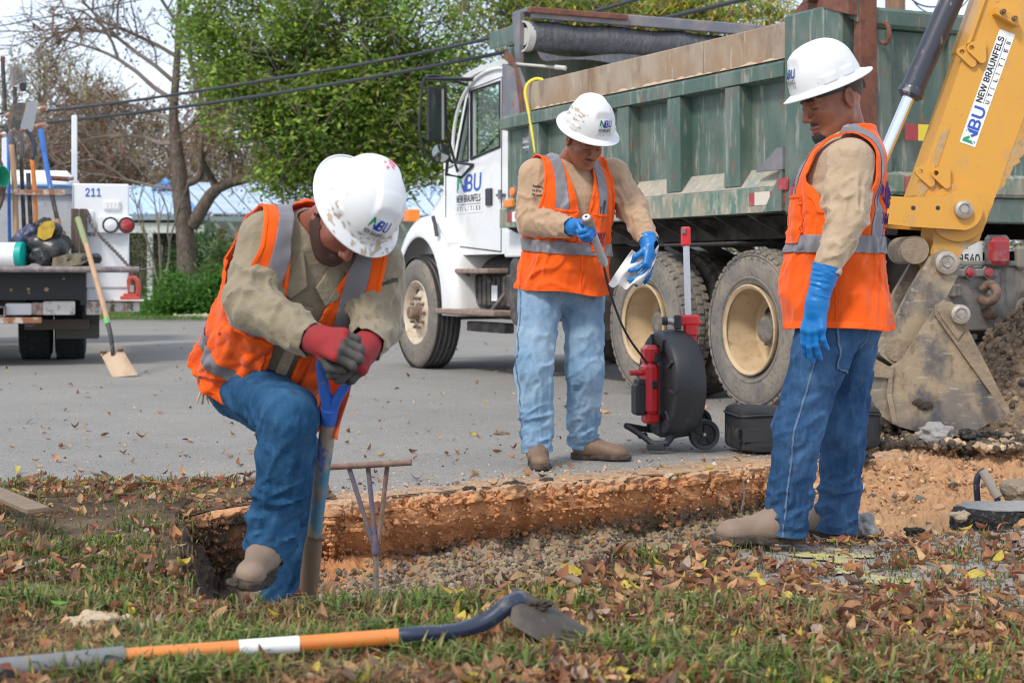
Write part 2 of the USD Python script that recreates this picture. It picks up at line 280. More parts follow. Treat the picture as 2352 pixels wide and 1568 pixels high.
# near verge: soil, thatch and a strip of concrete on the right
def verge_mesh():
    x = np.r_[np.linspace(-30, -2.6, 14), np.linspace(-2.5, -1.35, 70), np.linspace(-1.33, -.84, 90), np.linspace(-.83, 2.9, 300), np.linspace(3, 6.4, 12)]; t = np.linspace(0, 1, 190)
    X, T = np.meshgrid(x, t, indexing='ij'); Y1 = ytop(X); Y = 1.6+(Y1-1.6)*T**.9; Z = zg(X, Y); Z = np.where(T > .999, Z-.03, Z)
    P = np.stack([X, Y, Z], -1); a = nz(X, Y, 5, 41); soil, brown, thatch, conc = np.array([.05, .038, .028]), np.array([.12, .08, .05]), np.array([.17, .13, .08]), np.array([.34, .315, .285])
    C = soil+(brown-soil)*sstep(-.2, .15, a)[..., None]; b = sstep(0, .25, nz(X, Y, 8, 47))[..., None]; C = C*(1-b)+thatch*b
    v = HV+(CAMZ-Z)*FPX/Y; u = HU+X/Y*FPX
    c = sstep(1640, 1760, u+a*250)*sstep(1500, 1420, v+nz(X, Y, 4, 50)*160-(u-2000)*.08); c = (c*.95)[..., None]; C = C*(1-c)+conc*(1+.4*nz(X, Y, 18, 55)[..., None])*c
    i, j = np.meshgrid(np.arange(len(x)-1), np.arange(len(t)-1), indexing='ij'); n = len(t)
    return TM(P.reshape(-1, 3), np.stack([i*n+j, (i+1)*n+j, (i+1)*n+j+1, i*n+j+1], -1).reshape(-1, 4)), C.reshape(-1, 3)
vm_, vc_ = verge_mesh()
obj('verge', vm_, 'verge_vc', smooth=True, col=vc_, kind='structure')
# far ground: lawn beyond the road and the wide terrain under the trees
pm('lawn', (.10, .17, .035), .95, layers=[(2.5, .4, .65, (.17, .16, .06), O1, .7), (30, .45, .65, (.05, .09, .02), O1, .7)], bump=(40, .8, .05), spec=.1)
def lawn_fn(s, t):
    x = -70+s*140; y = 33+t*110; return np.stack([x, y, .03+.010*np.maximum(y-40, 0)+.05*nz(x, y, .4, 6)], -1)
obj('lawn', grid(lawn_fn, 120, 60), 'lawn', kind='structure')
pm('kerb_dirt', (.30, .25, .19), .95, layers=[(6, .4, .6, (.20, .15, .08), O1, .8)], bump=(60, .6, .03))

# ================= FALLEN LEAVES, GRASS, STONES =================
pm('leaf_vc', None, .7, vcol=True, layers=[(60, .45, .75, (.05, .03, .02), O1, .35)], spec=.35, transl=.12)
pm('grass_vc', None, .65, vcol=True, spec=.3, transl=.25)
pm('stone_vc', None, .92, vcol=True, layers=[(70, .4, .7, (.22, .17, .12), O1, .35)], bump=(150, .5, .008), spec=.2)
LEAFC = np.array([[.20, .085, .035], [.27, .12, .05], [.13, .06, .035], [.32, .17, .085], [.17, .065, .04], [.36, .22, .10], [.10, .055, .04], [.24, .095, .05]])*1.25
def leaf_mesh(L, w, curl, fold, r):
    """one curled leaf lying along +x"""
    sx = np.array([0, .12, .3, .5, .7, .88, 1.0]); hw = np.array([.05, .52, .92, 1.0, .78, .40, .03])*w; V = []; tw = r.uniform(-.5, .5); cup = r.uniform(-.3, 1.0)
    for k in range(7):
        x = sx[k]-.5; zc = curl*L*(x*x)*1.7+r.uniform(-.03, .03)*w; a = tw*x*2
        for q in (-1, -.5, 0, .5, 1):
            y = q*hw[k]*math.cos(fold*.6); z = abs(q)*hw[k]*math.sin(fold)+cup*hw[k]*q*q*.5+r.uniform(-.05, .05)*w*abs(q); V.append([x*L, y*math.cos(a)-z*math.sin(a), zc+y*math.sin(a)+z*math.cos(a)])
    F = [[k*5+a, k*5+5+a, k*5+6+a, k*5+1+a] for k in range(6) for a in range(4)]
    return np.array(V), quads(F)
def rotm(yaw, tx, ty):
    c, s = math.cos(yaw), math.sin(yaw); Rz = np.array([[c, -s, 0], [s, c, 0], [0, 0, 1]])
    Rx = np.array([[1, 0, 0], [0, math.cos(tx), -math.sin(tx)], [0, math.sin(tx), math.cos(tx)]]); Ry = np.array([[math.cos(ty), 0, math.sin(ty)], [0, 1, 0], [-math.sin(ty), 0, math.cos(ty)]])
    return Rz@Rx@Ry
def scatter_uv(n, dens, r, ulo=-40, uhi=2400, vlo=1080, vhi=1600):
    """points of the near ground, spread as seen, thinned by dens(u, v, x, y)"""
    out = []
    while len(out) < n:
        u, v = r.uniform(ulo, uhi, 4000), r.uniform(vlo, vhi, 4000); y = (CAMZ-.02)*FPX/(v-HV); x = (u-HU)/FPX*y
        for _ in range(3): z = zg(x, y); y = (CAMZ-z)*FPX/(v-HV); x = (u-HU)/FPX*y
        ok = (y < ytop(x)-.01)&(r.uniform(0, 1, 4000) < dens(u, v, x, y)*np.minimum(1, (v-HV)/900.))
        out += list(np.stack([x, y, zg(x, y), u, v], -1)[ok])
    return np.array(out[:n])
def leaf_dens(u, v, x, y):
    right = sstep(1050, 1500, u+(v-1400)*.5)*sstep(1240, 1300, v-(2000-u)*.08+30); patch = sstep(-.16, .12, nz(x, y, 3.2, 61))
    mid = np.interp(u, [0, 500, 1100], [.13, .13, .26])*sstep(1180, 1300, v); edge = .55*sstep(1200, 1120, v)*(u < 620)
    conc = 1-.88*sstep(2020, 2130, u)*sstep(1290, 1310, v)*sstep(1420, 1380, v)
    bare = 1-.9*((((u-1915)/150)**2+((v-1284)/24)**2 < 1)|(((u-2030)/130)**2+((v-1340)/26)**2 < 1)|(((u-1805)/190)**2+((v-1276)/20)**2 < 1)); front = np.interp(u, [0, 900, 1400], [.3, .4, .75])*sstep(1410, 1470, v)
    return np.clip(right*conc*(.35+.65*patch)+mid+edge+front+.08, 0, 1)*bare
r1_ = np.random.RandomState(5)
PL = scatter_uv(6000, leaf_dens, r1_)
def make_leaf(p, r, big=1.0, lift=.008):
    L = np.clip(r.lognormal(-2.95, .28), .024, .080)*big; V, F = leaf_mesh(L, L*r.uniform(.17, .25), r.uniform(-.5, 1.3), r.uniform(0, .7), r)
    V = V@rotm(r.uniform(0, 6.3), r.normal(0, .38), r.normal(0, .3)).T; V = V+p[:3]+[0, 0, lift-min(0, V[:, 2].min()*.6)]
    c = LEAFC[r.randint(len(LEAFC))]*r.uniform(.75, 1.25)
    if r.uniform() < .05: c = np.array([.52, .40, .07])
    elif r.uniform() < .05: c = np.array([.40, .30, .22])
    return V, F, c
size_ = np.array([(q[4]-HV) for q in PL]); order = np.argsort(-size_*r1_.uniform(.8, 1.2, len(PL)))
VV, FF, CC, nb_ = [], [], [], 0; nind = 0
onconc = lambda p: p[3] > 1750 and p[4] < 1420
for k, i in enumerate(order):
    V, F, c = make_leaf(PL[i], r1_, 1.0, .006+.012*r1_.uniform())
    if nind < 270 and PL[i][4] < 1575 and -10 < PL[i][3] < 2360:
        nind += 1
        obj('fallen_leaf', TM(V, F), 'leaf_vc', smooth=True, col=np.tile(c, (len(V), 1)), label='dry curled fallen leaf lying on the grass and soil nearest to the viewer', cat='leaf', group='fallen leaves on the near verge')
    else:
        VV.append(V); FF.append(F+nb_); CC.append(np.tile(c, (len(V), 1))); nb_ += len(V)
for p in scatter_uv(3200, lambda u, v, x, y: .35+.5*sstep(-.1, .1, nz(x, y, 5, 66))*(1-.7*sstep(2020, 2130, u)*(v < 1430)), r1_):
    V, F, c = make_leaf(p, r1_, .42, .004); VV.append(V); FF.append(F+nb_); CC.append(np.tile(c*.9, (len(V), 1))); nb_ += len(V)
# leaves on the road and at its edge
for i in range(900):
    if i < 380: u, v = r1_.uniform(0, 2100), 700+430*r1_.uniform()**.6; z = 0.
    elif i < 560: u, v = r1_.uniform(-20, 600), r1_.normal(1118, 13); z = .005
    else:
        u = r1_.uniform(390, 760); v = r1_.uniform(1110, 1195); z = .004
        if v > np.interp(u, [400, 480, 590, 760], [1196, 1172, 1155, 1146]): continue
    p = G(u, v, z); V, F, c = make_leaf(p, r1_, .85, .004); VV.append(V); FF.append(F+nb_); CC.append(np.tile(c, (len(V), 1))); nb_ += len(V)
obj('fallen_leaves', TM(np.vstack(VV), np.vstack(FF)), 'leaf_vc', smooth=True, col=np.vstack(CC), label='litter of small brown fallen leaves over the verge and the road', cat='leaves', kind='stuff')
# grass
def grass(points, r, hlo, hhi, green, per=5, spread=.025, wide=1.0):
    V, F, C, n = [], [], [], 0
    for p in points:
        dry0 = r.uniform() < .30; base = (np.array([.10, .165, .03]) if r.uniform() < .7 else np.array([.17, .19, .06])) if r.uniform() < green else np.array([.26, .23, .10])
        for _ in range(per):
            b = p[:3]+np.r_[r.normal(0, spread, 2), -.005]; h = r.uniform(hlo, hhi); a = r.uniform(0, 6.3); lean = r.uniform(.2, 1.25); d = np.array([math.cos(a), math.sin(a), 0]); w = np.array([-d[1], d[0], 0])*r.uniform(.0016, .0036)*wide
            pts = [b, b+d*h*.25*lean+[0, 0, h*.55], b+d*h*.8*lean+[0, 0, h*(.9-.35*lean)]]
            V += [pts[0]-w, pts[0]+w, pts[1]-w*.85, pts[1]+w*.85, pts[2]]; F += [[n, n+1, n+3], [n, n+3, n+2], [n+2, n+3, n+4]]; n += 5
            c = base*r.uniform(.55, 1.35)*np.array([r.uniform(.8, 1.3), 1, r.uniform(.7, 1.2)])
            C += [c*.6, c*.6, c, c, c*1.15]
    return TM(V, F), np.array(C)
r2_ = np.random.RandomState(8)
def grass_dens(u, v, x, y):
    patch = sstep(-.02, .16, nz(x, y, 3.1, 71)+.75*nz(x, y, 9, 72)); left = np.interp(u, [0, 1000, 1400, 2000, 2400], [1, .9, .36, .15, .14]); bare = 1-.9*sstep(1640, 1800, u)*sstep(1450, 1380, v)
    dirt = 1-.7*sstep(350, 480, np.sqrt(((u-420)*1.)**2+((v-1330)*2.2)**2)*-1+600)
    return (np.clip(patch*left*bare*dirt, 0, 1)*.95+.02)*np.interp(v, [1380, 1430, 1600], [1, .36, .30])*np.where(v > 1420, .35+1.3*sstep(-.05, .12, nz(x, y, 6, 90)), 1)
PG = scatter_uv(2700, grass_dens, r2_)
nearp = PG[:, 4] > 1400; gm, gc = grass(PG[~nearp], r2_, .02, .07, .75); gm2, gc2 = grass(PG[nearp], r2_, .03, .11, .78, 6, .03, 1.5); gc = np.vstack([gc, gc2]); gm = cat_([gm, gm2])
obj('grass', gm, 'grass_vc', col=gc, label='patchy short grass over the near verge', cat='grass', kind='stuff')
PT = scatter_uv(3600, lambda u, v, x, y: .10+.7*sstep(-.05, .15, nz(x, y, 6, 77))*np.interp(u, [0, 1300, 1800, 2400], [1, 1, .5, .4]), r2_)
nearp = PT[:, 4] > 1400; gm, gc = grass(PT[~nearp], r2_, .015, .05, .0, 4, .03); gm2, gc2 = grass(PT[nearp], r2_, .03, .085, .0, 5, .035, .8); gm = cat_([gm, gm2]); gc = np.vstack([gc, gc2])
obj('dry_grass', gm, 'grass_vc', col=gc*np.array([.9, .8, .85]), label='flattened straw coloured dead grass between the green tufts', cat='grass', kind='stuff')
EP = []
while len(EP) < 330:
    u = r2_.uniform(-20, 760); v = r2_.uniform(1100, 1195)
    if v < np.interp(u, [400, 480, 590, 760], [1194, 1170, 1153, 1144]) and (u > 390 or v < 1116) and r2_.uniform() < np.interp(u, [380, 560, 640], [1, 1, .2]): EP.append(G(u, v, 0))
gm, gc = grass(np.array(EP), r2_, .015, .05, .6, 5, .02)
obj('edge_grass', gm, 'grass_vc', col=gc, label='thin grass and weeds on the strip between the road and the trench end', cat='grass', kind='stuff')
pm('litter_soil', (.13, .085, .055), .95, layers=[(30, .4, .6, (.06, .045, .03), O1, .8), (120, .5, .7, (.25, .17, .1), O1, .4)], bump=(90, .6, .01), spec=.1)
def strip_fn(s, t):
    u = 372+s*400; v0 = 1108+8*np.sin(u*.05)+np.interp(u, [372, 640, 772], [-4, 0, 30]); v1 = np.interp(u, [372, 400, 480, 590, 772], [1200, 1198, 1176, 1158, 1149])
    v = v0+(v1-v0)*t; y = (CAMZ)*FPX/(v-HV); x = (u-HU)/FPX*y; return np.stack([x, y, .0065+.012*np.sin(t*3.14)*(1+nz(x, y, 9, 81)*2)], -1)
obj('soil_strip', grid(strip_fn, 90, 20), 'litter_soil', smooth=True, kind='structure')
# stones: loose gravel and crumbs as stuff, the bigger ones one by one
def stones(name, pts, sizes, cols, r, label, flat=.75):
    base = [rock(1., 100+k, (1, .85, flat), 1 if k < 0 else 0, .5) for k in range(6)]
    V, F, C, n = [], [], [], 0
    for p, s, c in zip(pts, sizes, cols):
        b = base[r.randint(6)]; v = (np.asarray(b.vertices)*s)@rotm(r.uniform(0, 6.3), r.normal(0, .5), r.normal(0, .5)).T+p; V.append(v); F.append(b.faces+n); n += len(v); C.append(np.tile(c, (len(v), 1)))
    obj(name, TM(np.vstack(V), np.vstack(F)), 'stone_vc', col=np.vstack(C), label=label, cat='stones', kind='stuff')
r3_ = np.random.RandomState(21)
def trench_pts(n, slo, shi, tlo, thi):
    s, t = r3_.uniform(slo, shi, n), r3_.uniform(tlo, thi, n); return trench_xyz(s, t), s, t
_fc = tm_.vertices[tm_.faces].mean(1); _vt = np.arange(len(tm_.vertices)).reshape(-1, 189); _si = np.r_[np.linspace(0, .12, 70), np.linspace(.12, .86, 520)[1:], np.linspace(.86, 1, 14)[1:]][tm_.faces[:, 0]//189]; _ti = np.r_[np.linspace(0, .42, 130), np.linspace(.42, 1, 60)[1:]][tm_.faces[:, 0] % 189]
_sel = np.where((_si > .14)&(_si < .68)&(_ti > .26)&(_ti < .82)&(_fc[:, 2] < np.interp(_si, [.1, .28, .45, .55, .7], [-.2, -.265, -.19, -.15, -.1])+r3_.normal(0, .012, len(_si))))[0]
_pick = r3_.choice(_sel, 11500, p=tm_.area_faces[_sel]/tm_.area_faces[_sel].sum()); P = _fc[_pick]+tm_.face_normals[_pick]*np.where(tm_.face_normals[_pick][:, 2:] < 0, -1, 1)*.003; s = _si[_pick]; keep = np.ones(len(P), bool)
# (P[:, 2] < np.interp(s, [.1, .28, .45, .55, .7], [-.2, -.265, -.19, -.15, -.1])+r3_.normal(0, .015, len(s)))
P = P[keep]; c = np.array([.31, .235, .155])*r3_.uniform(.35, 1.3, (len(P), 1))+r3_.normal(0, .018, (len(P), 3)); c[r3_.uniform(0, 1, len(P)) < .20] = [.085, .07, .055]; c[r3_.uniform(0, 1, len(P)) < .06] = [.40, .18, .07]
stones('trench_gravel', P, r3_.uniform(.006, .0155, len(P)), np.clip(c, .03, .8), r3_, 'pale crushed gravel sloping down in the open trench')
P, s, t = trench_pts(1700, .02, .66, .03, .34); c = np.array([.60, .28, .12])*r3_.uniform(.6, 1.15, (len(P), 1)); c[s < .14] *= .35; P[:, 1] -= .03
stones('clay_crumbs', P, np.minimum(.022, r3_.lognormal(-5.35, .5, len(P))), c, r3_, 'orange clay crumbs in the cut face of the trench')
P, s, t = trench_pts(4200, .60, .93, -.0, .97); c = np.where(r3_.uniform(0, 1, (len(P), 1)) < .82, np.array([[.52, .31, .17]]), np.array([[.10, .085, .07]]))*r3_.uniform(.6, 1.3, (len(P), 1))
stones('spoil_stones', P+[0, 0, .006], np.minimum(.045, r3_.lognormal(-5.0, .62, len(P))), c, r3_, 'tan rubble and dark crumbs strewn over the slope of the dug bank')
pts = []
for _ in range(900):
    u = r3_.uniform(760, 2352); v = np.interp(u, FAR0[:13, 0]/FAR0[:13, 1]*FPX+HU, HV+CAMZ*FPX/FAR0[:13, 1])-abs(r3_.normal(0, 22))-2; pts.append(G(u, v))
for _ in range(1500): pts.append(G(r3_.uniform(0, 2352), 760+380*r3_.uniform()**.6))
for _ in range(420): pts.append(W(r3_.uniform(1850, 2400), 0, 1)*0+np.r_[r3_.uniform(1.3, 2.6), r3_.uniform(4.6, 5.9), -.07])
P = np.array(pts); c = np.array([.55, .38, .25])*r3_.uniform(.55, 1.3, (len(P), 1)); c[r3_.uniform(0, 1, len(P)) < .18] = [.07, .06, .055]
stones('loose_grit', P, np.minimum(.018, r3_.lognormal(-5.5, .5, len(P)))*np.r_[np.ones(900)*1.0, np.ones(1500)*.75, np.ones(420)*1.2], c, r3_, 'scattered grit and small stones along the trench lip')
# ================= BACKGROUND: house, trees, wires =================
pm('bark', (.13, .10, .08), .9, layers=[(9, .4, .65, (.24, .20, .17), (1, 1, .3), .8), (40, .45, .6, (.06, .045, .035), (1, 1, .25), .7)], bump=(30, 1., .03, (1, 1, .25)), spec=.15)
pm('twig', (.20, .16, .13), .9, layers=[(1.1, .4, .65, (.33, .28, .24), O1, .8)], spec=.15)
pm('leafcard', None, .5, vcol=True, spec=.4, transl=.45)
def sticks(P0, P1, r0, r1, n=3):
    P0, P1 = np.asarray(P0, float), np.asarray(P1, float); k = len(P0); d = P1-P0; d /= np.linalg.norm(d, axis=1, keepdims=True)+1e-9
    a = np.where(np.abs(d[:, 2:]) < .8, [[0, 0, 1.]], [[1., 0, 0]]); u = np.cross(d, a); u /= np.linalg.norm(u, axis=1, keepdims=True)+1e-9; w = np.cross(d, u)
    an = np.arange(n)*2*np.pi/n; ring = u[:, None]*np.cos(an)[:, None]+w[:, None]*np.sin(an)[:, None]
    r0, r1 = np.broadcast_to(r0, (k,)), np.broadcast_to(r1, (k,))
    V = np.concatenate([P0[:, None]+ring*r0[:, None, None], P1[:, None]+ring*r1[:, None, None]], 1).reshape(-1, 3)
    j = np.arange(n); F = np.stack([j, (j+1) % n, (j+1) % n+n, j+n], 1); F = (np.arange(k)[:, None, None]*2*n+F).reshape(-1, 4); return TM(V, F)
def leafcards(P, size, cols, r, flat=.5, droop=.3, wide=.45):
    """folded leaf blades of two faces each"""
    n = len(P); a = r.uniform(0, 6.283, n); d = np.stack([np.cos(a), np.sin(a), r.normal(-droop, .5, n)], 1); d /= np.linalg.norm(d, axis=1, keepdims=True)
    up = np.stack([r.normal(0, flat, n), r.normal(0, flat, n)-.25, np.ones(n)], 1); s = np.cross(d, up); s /= np.linalg.norm(s, axis=1, keepdims=True)
    L = (size*r.uniform(.6, 1.3, n))[:, None]; c = np.asarray(cols)
    nn = np.cross(s, d); V = np.stack([P-d*L*.5, P+s*L*wide*.5+nn*L*.06, P+d*L*.5, P-s*L*wide*.5+nn*L*.06], 1).reshape(-1, 3)
    i = np.arange(n)[:, None]*4; F = np.concatenate([i+[[0, 1, 2]], i+[[0, 2, 3]]], 1).reshape(-1, 3)
    return trimesh.Trimesh(V, F, process=False), np.repeat(c, 4, 0)
def grow(p, d, L, r, depth, out, tips, rnd, spread=.6, up=.1, kids=(2, 4), shrink=.72, steps=3):
    q = np.array(p, float); d = nrm(d)
    for k in range(steps):
        d2 = nrm(d+rnd.normal(0, .13, 3)+[0, 0, up*.3]); q2 = q+d2*L/steps; ra, rb = r*(1-.3*k/steps), r*(1-.3*(k+1)/steps); out.append((q, q2, ra, rb)); q, d = q2, d2
        if depth > 0 and k < steps-1 and rnd.uniform() < .55:
            e = nrm(d+rnd.normal(0, spread, 3)+[0, 0, up]); grow(q, e, L*shrink*rnd.uniform(.5, .9), rb*.55, depth-1, out, tips, rnd, spread, up, kids, shrink)
    if depth == 0: tips.append(q); return
    for _ in range(rnd.randint(*kids)):
        e = nrm(d+rnd.normal(0, spread, 3)+[0, 0, up]); grow(q, e, L*shrink*rnd.uniform(.75, 1.15), r*.66, depth-1, out, tips, rnd, spread, up, kids, shrink)
def seg_mesh(out, n=5): return sticks([o[0] for o in out], [o[1] for o in out], np.array([o[2] for o in out]), np.array([o[3] for o in out]), n)
def clumpy(r, centers, sig, n):
    c = centers[r.randint(len(centers), size=n)]; return c+r.normal(0, 1, (n, 3))*sig
def tree(name, label, trunk, out_, leaves, cols, twigs=None, group=None, size=.12, r=None, **kw):
    t = thing(name, label, 'tree', group, loc=trunk[0][0][0]); obj('trunk', [tube(np.array(b), np.array(rr), 12) for b, rr in trunk], 'bark', t, smooth=50)
    if out_: obj('branches', seg_mesh(out_), 'twig', t, kind='stuff')
    if leaves is not None and len(leaves): m, c = leafcards(leaves, size, cols, r, **kw); obj('crown', m, 'leafcard', t, col=c, kind='stuff')
    return t
rb = np.random.RandomState(31)
def tint(n, base, r, v=.3, alt=None, pa=0.):
    c = np.array(base)*r.uniform(1-v, 1+v, (n, 1))*r.uniform(.85, 1.15, (n, 3))
    if alt is not None: k = r.uniform(0, 1, n) < pa; c[k] = np.array(alt)*r.uniform(.7, 1.3, (k.sum(), 1))
    return c
# the forked bare tree with brown leaves
D = 36.
px = lambda u, v, d=D: W(u, v, d)
tr = [(spl([px(432, 668), px(428, 590), px(424, 520), px(416, 450), px(412, 400), px(404, 330), px(398, 250)], 14), np.interp(np.linspace(0, 1, 14), [0, .2, .55, .75, 1], [.26, .21, .20, .15, .10])),
      (spl([px(438, 520), px(465, 478), px(500, 432), px(545, 415), px(600, 402), px(655, 360, 35.5)], 12), np.linspace(.17, .06, 12)),
      (spl([px(415, 425), px(440, 418), px(456, 408), px(462, 385), px(470, 350)], 8), np.linspace(.10, .07, 8)),
      (spl([px(497, 436), px(484, 405), px(470, 380, 35.7), px(462, 330, 35.4)], 8), np.linspace(.09, .05, 8)),
      (spl([px(398, 252), px(404, 180), px(409, 100), px(412, 20), px(415, -60)], 10), np.linspace(.10, .045, 10))]
out, tips = [], []
rg = np.random.RandomState(4)
for (u, v, du, dv, L, r0, dp) in [(398, 230, -1, -.5, 1.5, .06, 4), (402, 190, -1, -.9, 1.6, .055, 4), (405, 130, -1, -.4, 1.5, .05, 4), (408, 90, .7, -1, 1.0, .04, 4), (410, 60, -.9, -1, 1.3, .045, 4), (413, 0, -.7, -1, 1.2, .035, 4), (412, 30, .8, -1, 1.1, .035, 3), (404, 330, -.9, -.2, 1.3, .05, 4), (400, 280, -.8, -.7, 1.5, .05, 4), (403, 310, .9, -.5, 1.0, .045, 4), (416, 440, -1, -.1, 1.2, .03, 3), (655, 360, .6, -.3, 1.0, .05, 4), (600, 402, .8, .3, .9, .035, 3), (560, 412, .6, -.9, 1.1, .04, 4), (530, 415, .2, -1, 1.1, .04, 4), (470, 350, .3, -1, 1.2, .05, 4), (462, 330, -.3, -1, 1.2, .05, 4), (640, 370, .9, .5, 1.1, .03, 3)]:
    grow(px(u, v), [du, rg.normal(0, .35), -dv], L, r0, dp, out, tips, rg, .55, .02, (2, 4), .76)
tips = np.array(tips); br = np.array([(o[0]+o[1])/2 for o in out if o[3] < .02])
lv = clumpy(rg, br, .10, 15000)
lm = lv[:, 2] < CAMZ+(HV-110)/FPX*D+rg.normal(0, 1.2, len(lv)); lv = lv[lm|(rg.uniform(0, 1, len(lv)) < .25)]
tree('bare_tree', 'forked grey trunked tree with bare twigs and hanging brown leaves before the blue roofed house', tr, out, lv, tint(len(lv), (.21, .105, .05), rg, .4, (.28, .16, .06), .2), r=rg, size=.10)
# the large green tree
D = 33.5; rgn = np.random.RandomState(9)
def blob(u, v, ru, rv, d, n, r):
    """clump centres in an ellipsoid, seen at (u, v)"""
    a = r.normal(0, 1, (n, 3)); a /= np.linalg.norm(a, axis=1, keepdims=True); a *= r.uniform(.35, 1, (n, 1))**.45; s = d/FPX
    return W(u, v, d)+a*np.array([ru*s, max(ru, rv)*s*.8, rv*s])
GB = [(560, 40, 150, 130, 33.5, 80), (700, -30, 230, 110, 34, 90), (640, 150, 160, 120, 33, 80), (800, 90, 190, 130, 33.4, 100), (960, 60, 140, 150, 34, 80), (560, 250, 95, 80, 33, 45), (720, 260, 130, 90, 33, 70), (880, 240, 130, 110, 33.5, 80), (1010, 230, 90, 130, 34, 60), (690, 340, 80, 60, 33, 36), (650, 395, 55, 42, 33, 22), (900, 360, 110, 60, 33.5, 50), (800, 390, 85, 45, 34, 30), (745, 420, 50, 40, 33.6, 20), (1010, 350, 60, 70, 34, 30), (890, 415, 70, 40, 34, 24), (500, 130, 60, 110, 33.5, 32), (1060, 100, 60, 80, 34.5, 24), (470, 60, 40, 70, 33.6, 20), (850, -60, 200, 80, 34, 60), (690, 350, 75, 60, 33.6, 30), (1110, 290, 80, 110, 34.5, 50)]
cen = np.vstack([blob(*b, rgn) for b in GB]); ci = rgn.randint(len(cen), size=56000); lv = cen[ci]+rgn.normal(0, 1, (56000, 3))*np.array([.24, .24, .17]); cb = rgn.uniform(.6, 1.45, (len(cen), 1))*np.where(rgn.uniform(0, 1, (len(cen), 1)) < .35, [[1.35, 1.15, 1.1]], [[1, 1, 1.]])
cols = tint(len(lv), (.17, .29, .045), rgn, .35, (.32, .43, .08), .34)*cb[ci]
D = 35.; tr = [(spl([px(850, 690), px(845, 560), px(835, 430), px(815, 330), px(790, 220), px(770, 100)], 12), np.linspace(.3, .12, 12)), (spl([px(838, 440), px(880, 330), px(930, 220), px(960, 100)], 9), np.linspace(.17, .06, 9)), (spl([px(815, 330), px(740, 250), px(650, 190), px(580, 120)], 9), np.linspace(.15, .05, 9)), (spl([px(826, 380), px(760, 340), px(690, 320), px(620, 290)], 9), np.linspace(.12, .04, 9))]
out, tips = [], []
for c in cen[::3]:
    b = px(815+rgn.normal(0, 60), 260+rgn.normal(0, 80)); m = (b+c)/2+rgn.normal(0, .25, 3); out += [(b, m, .035, .025), (m, c, .025, .010)]
    for _ in range(4): out.append((c, c+rgn.normal(0, .4, 3), .010, .004))
tree('green_tree', 'large dense green leafed tree filling the sky between the bare tree and the dump truck', tr, out, lv, cols, r=rgn, size=.135)
# yellowing willow-like tree behind the dump truck
rw = np.random.RandomState(17)
YB = [(1120, -10, 80, 60, 27, 30), (1240, 30, 90, 55, 27, 36), (1340, 10, 110, 60, 27, 44), (1450, 40, 100, 55, 27, 40), (1560, 20, 90, 60, 27, 40), (1640, 60, 60, 45, 27, 22), (1740, 10, 60, 40, 27, 16), (1480, -50, 250, 60, 28, 60), (1210, 90, 60, 45, 27.5, 20), (1400, 80, 90, 40, 27.5, 24), (1780, 45, 40, 22, 27, 8), (1300, 120, 140, 60, 28, 40), (1520, 90, 110, 50, 28, 26)]
cen = np.vstack([blob(*b, rw) for b in YB]); lv = clumpy(rw, cen, np.array([.26, .26, .16]), 15000); mixu = HU+lv[:, 0]/lv[:, 1]*FPX
cols = tint(len(lv), (.19, .31, .04), rw, .35); y = rw.uniform(0, 1, len(lv)) < np.interp(mixu, [1050, 1300, 1500, 1650], [.25, .25, .6, .5]); cols[y] = np.array([.58, .47, .06])*rw.uniform(.6, 1.2, (y.sum(), 1))
D = 28.; tr = [(spl([px(1440, 700), px(1436, 500), px(1425, 300), px(1400, 150), px(1380, 40)], 10), np.linspace(.22, .09, 10)), (spl([px(1425, 300), px(1490, 180), px(1560, 60), px(1600, 0)], 8), np.linspace(.12, .04, 8)), (spl([px(1415, 230), px(1330, 120), px(1230, 50), px(1140, 10)], 8), np.linspace(.12, .04, 8))]
out = []
for c in cen: b = px(1400+rw.normal(0, 90), 110+rw.normal(0, 30)); m = (b+c)/2+rw.normal(0, .2, 3); out += [(b, m, .03, .018), (m, c, .018, .008)]+[(c, c+rw.normal(0, .35, 3), .008, .003) for _ in range(4)]
tree('yellowing_tree', 'tree with yellow and light green narrow leaves rising behind the dump truck bed', tr, out, lv, cols, r=rw, size=.15, wide=.24, droop=.7)
# brown thicket and thin trees far behind on the left, each its own
rt = np.random.RandomState(23)
def thin_tree(u, vtop, d, leafc, nleaf, dp, L, label, alt=None, pa=0., spread=.4, size=.165, vbase=560):
    out, tips = [], []; b = np.array([(u-HU)/FPX*d, d, .3]); ht = CAMZ+(HV-vtop)/FPX*d-b[2]; trk = spl([b, b+[rt.normal(0, .2), 0, ht*.3], b+[rt.normal(0, .4), 0, ht*.62]], 8)
    nleaf = int(nleaf*1.6)
    for k in range(2, 8):
        for _ in range(2): grow(trk[k], [rt.normal(0, .7), rt.normal(0, .5), .75], L*rt.uniform(.7, 1.2), .05, dp, out, tips, rt, spread, .12, (2, 4), .74)
    br = np.array([(o[0]+o[1])/2 for o in out if o[3] < .03]); lv = clumpy(rt, br, .18, nleaf)
    tree('thin_tree', label, [(trk, np.linspace(.16, .06, 8))], out, lv, tint(nleaf, leafc, rt, .4, alt, pa), r=rt, size=size)
thin_tree(30, 150, 62, (.20, .20, .06), 2600, 3, 2.0, 'thin tree with sparse olive leaves behind the upright broom of the service truck', (.2, .2, .05), .3)
thin_tree(150, 110, 66, (.22, .22, .06), 2900, 3, 2.3, 'thin half bare tree with olive yellow leaves rising above the white rack', (.26, .22, .05), .35)
thin_tree(255, 200, 60, (.24, .20, .06), 2500, 3, 2.0, 'thin tree with yellow leaves behind the right end of the white rack', (.30, .24, .04), .4)
thin_tree(85, 300, 52, (.15, .085, .05), 1800, 3, 1.6, 'low brown thicket tree behind the shovel blades on the service truck', (.45, .10, .09), .05)
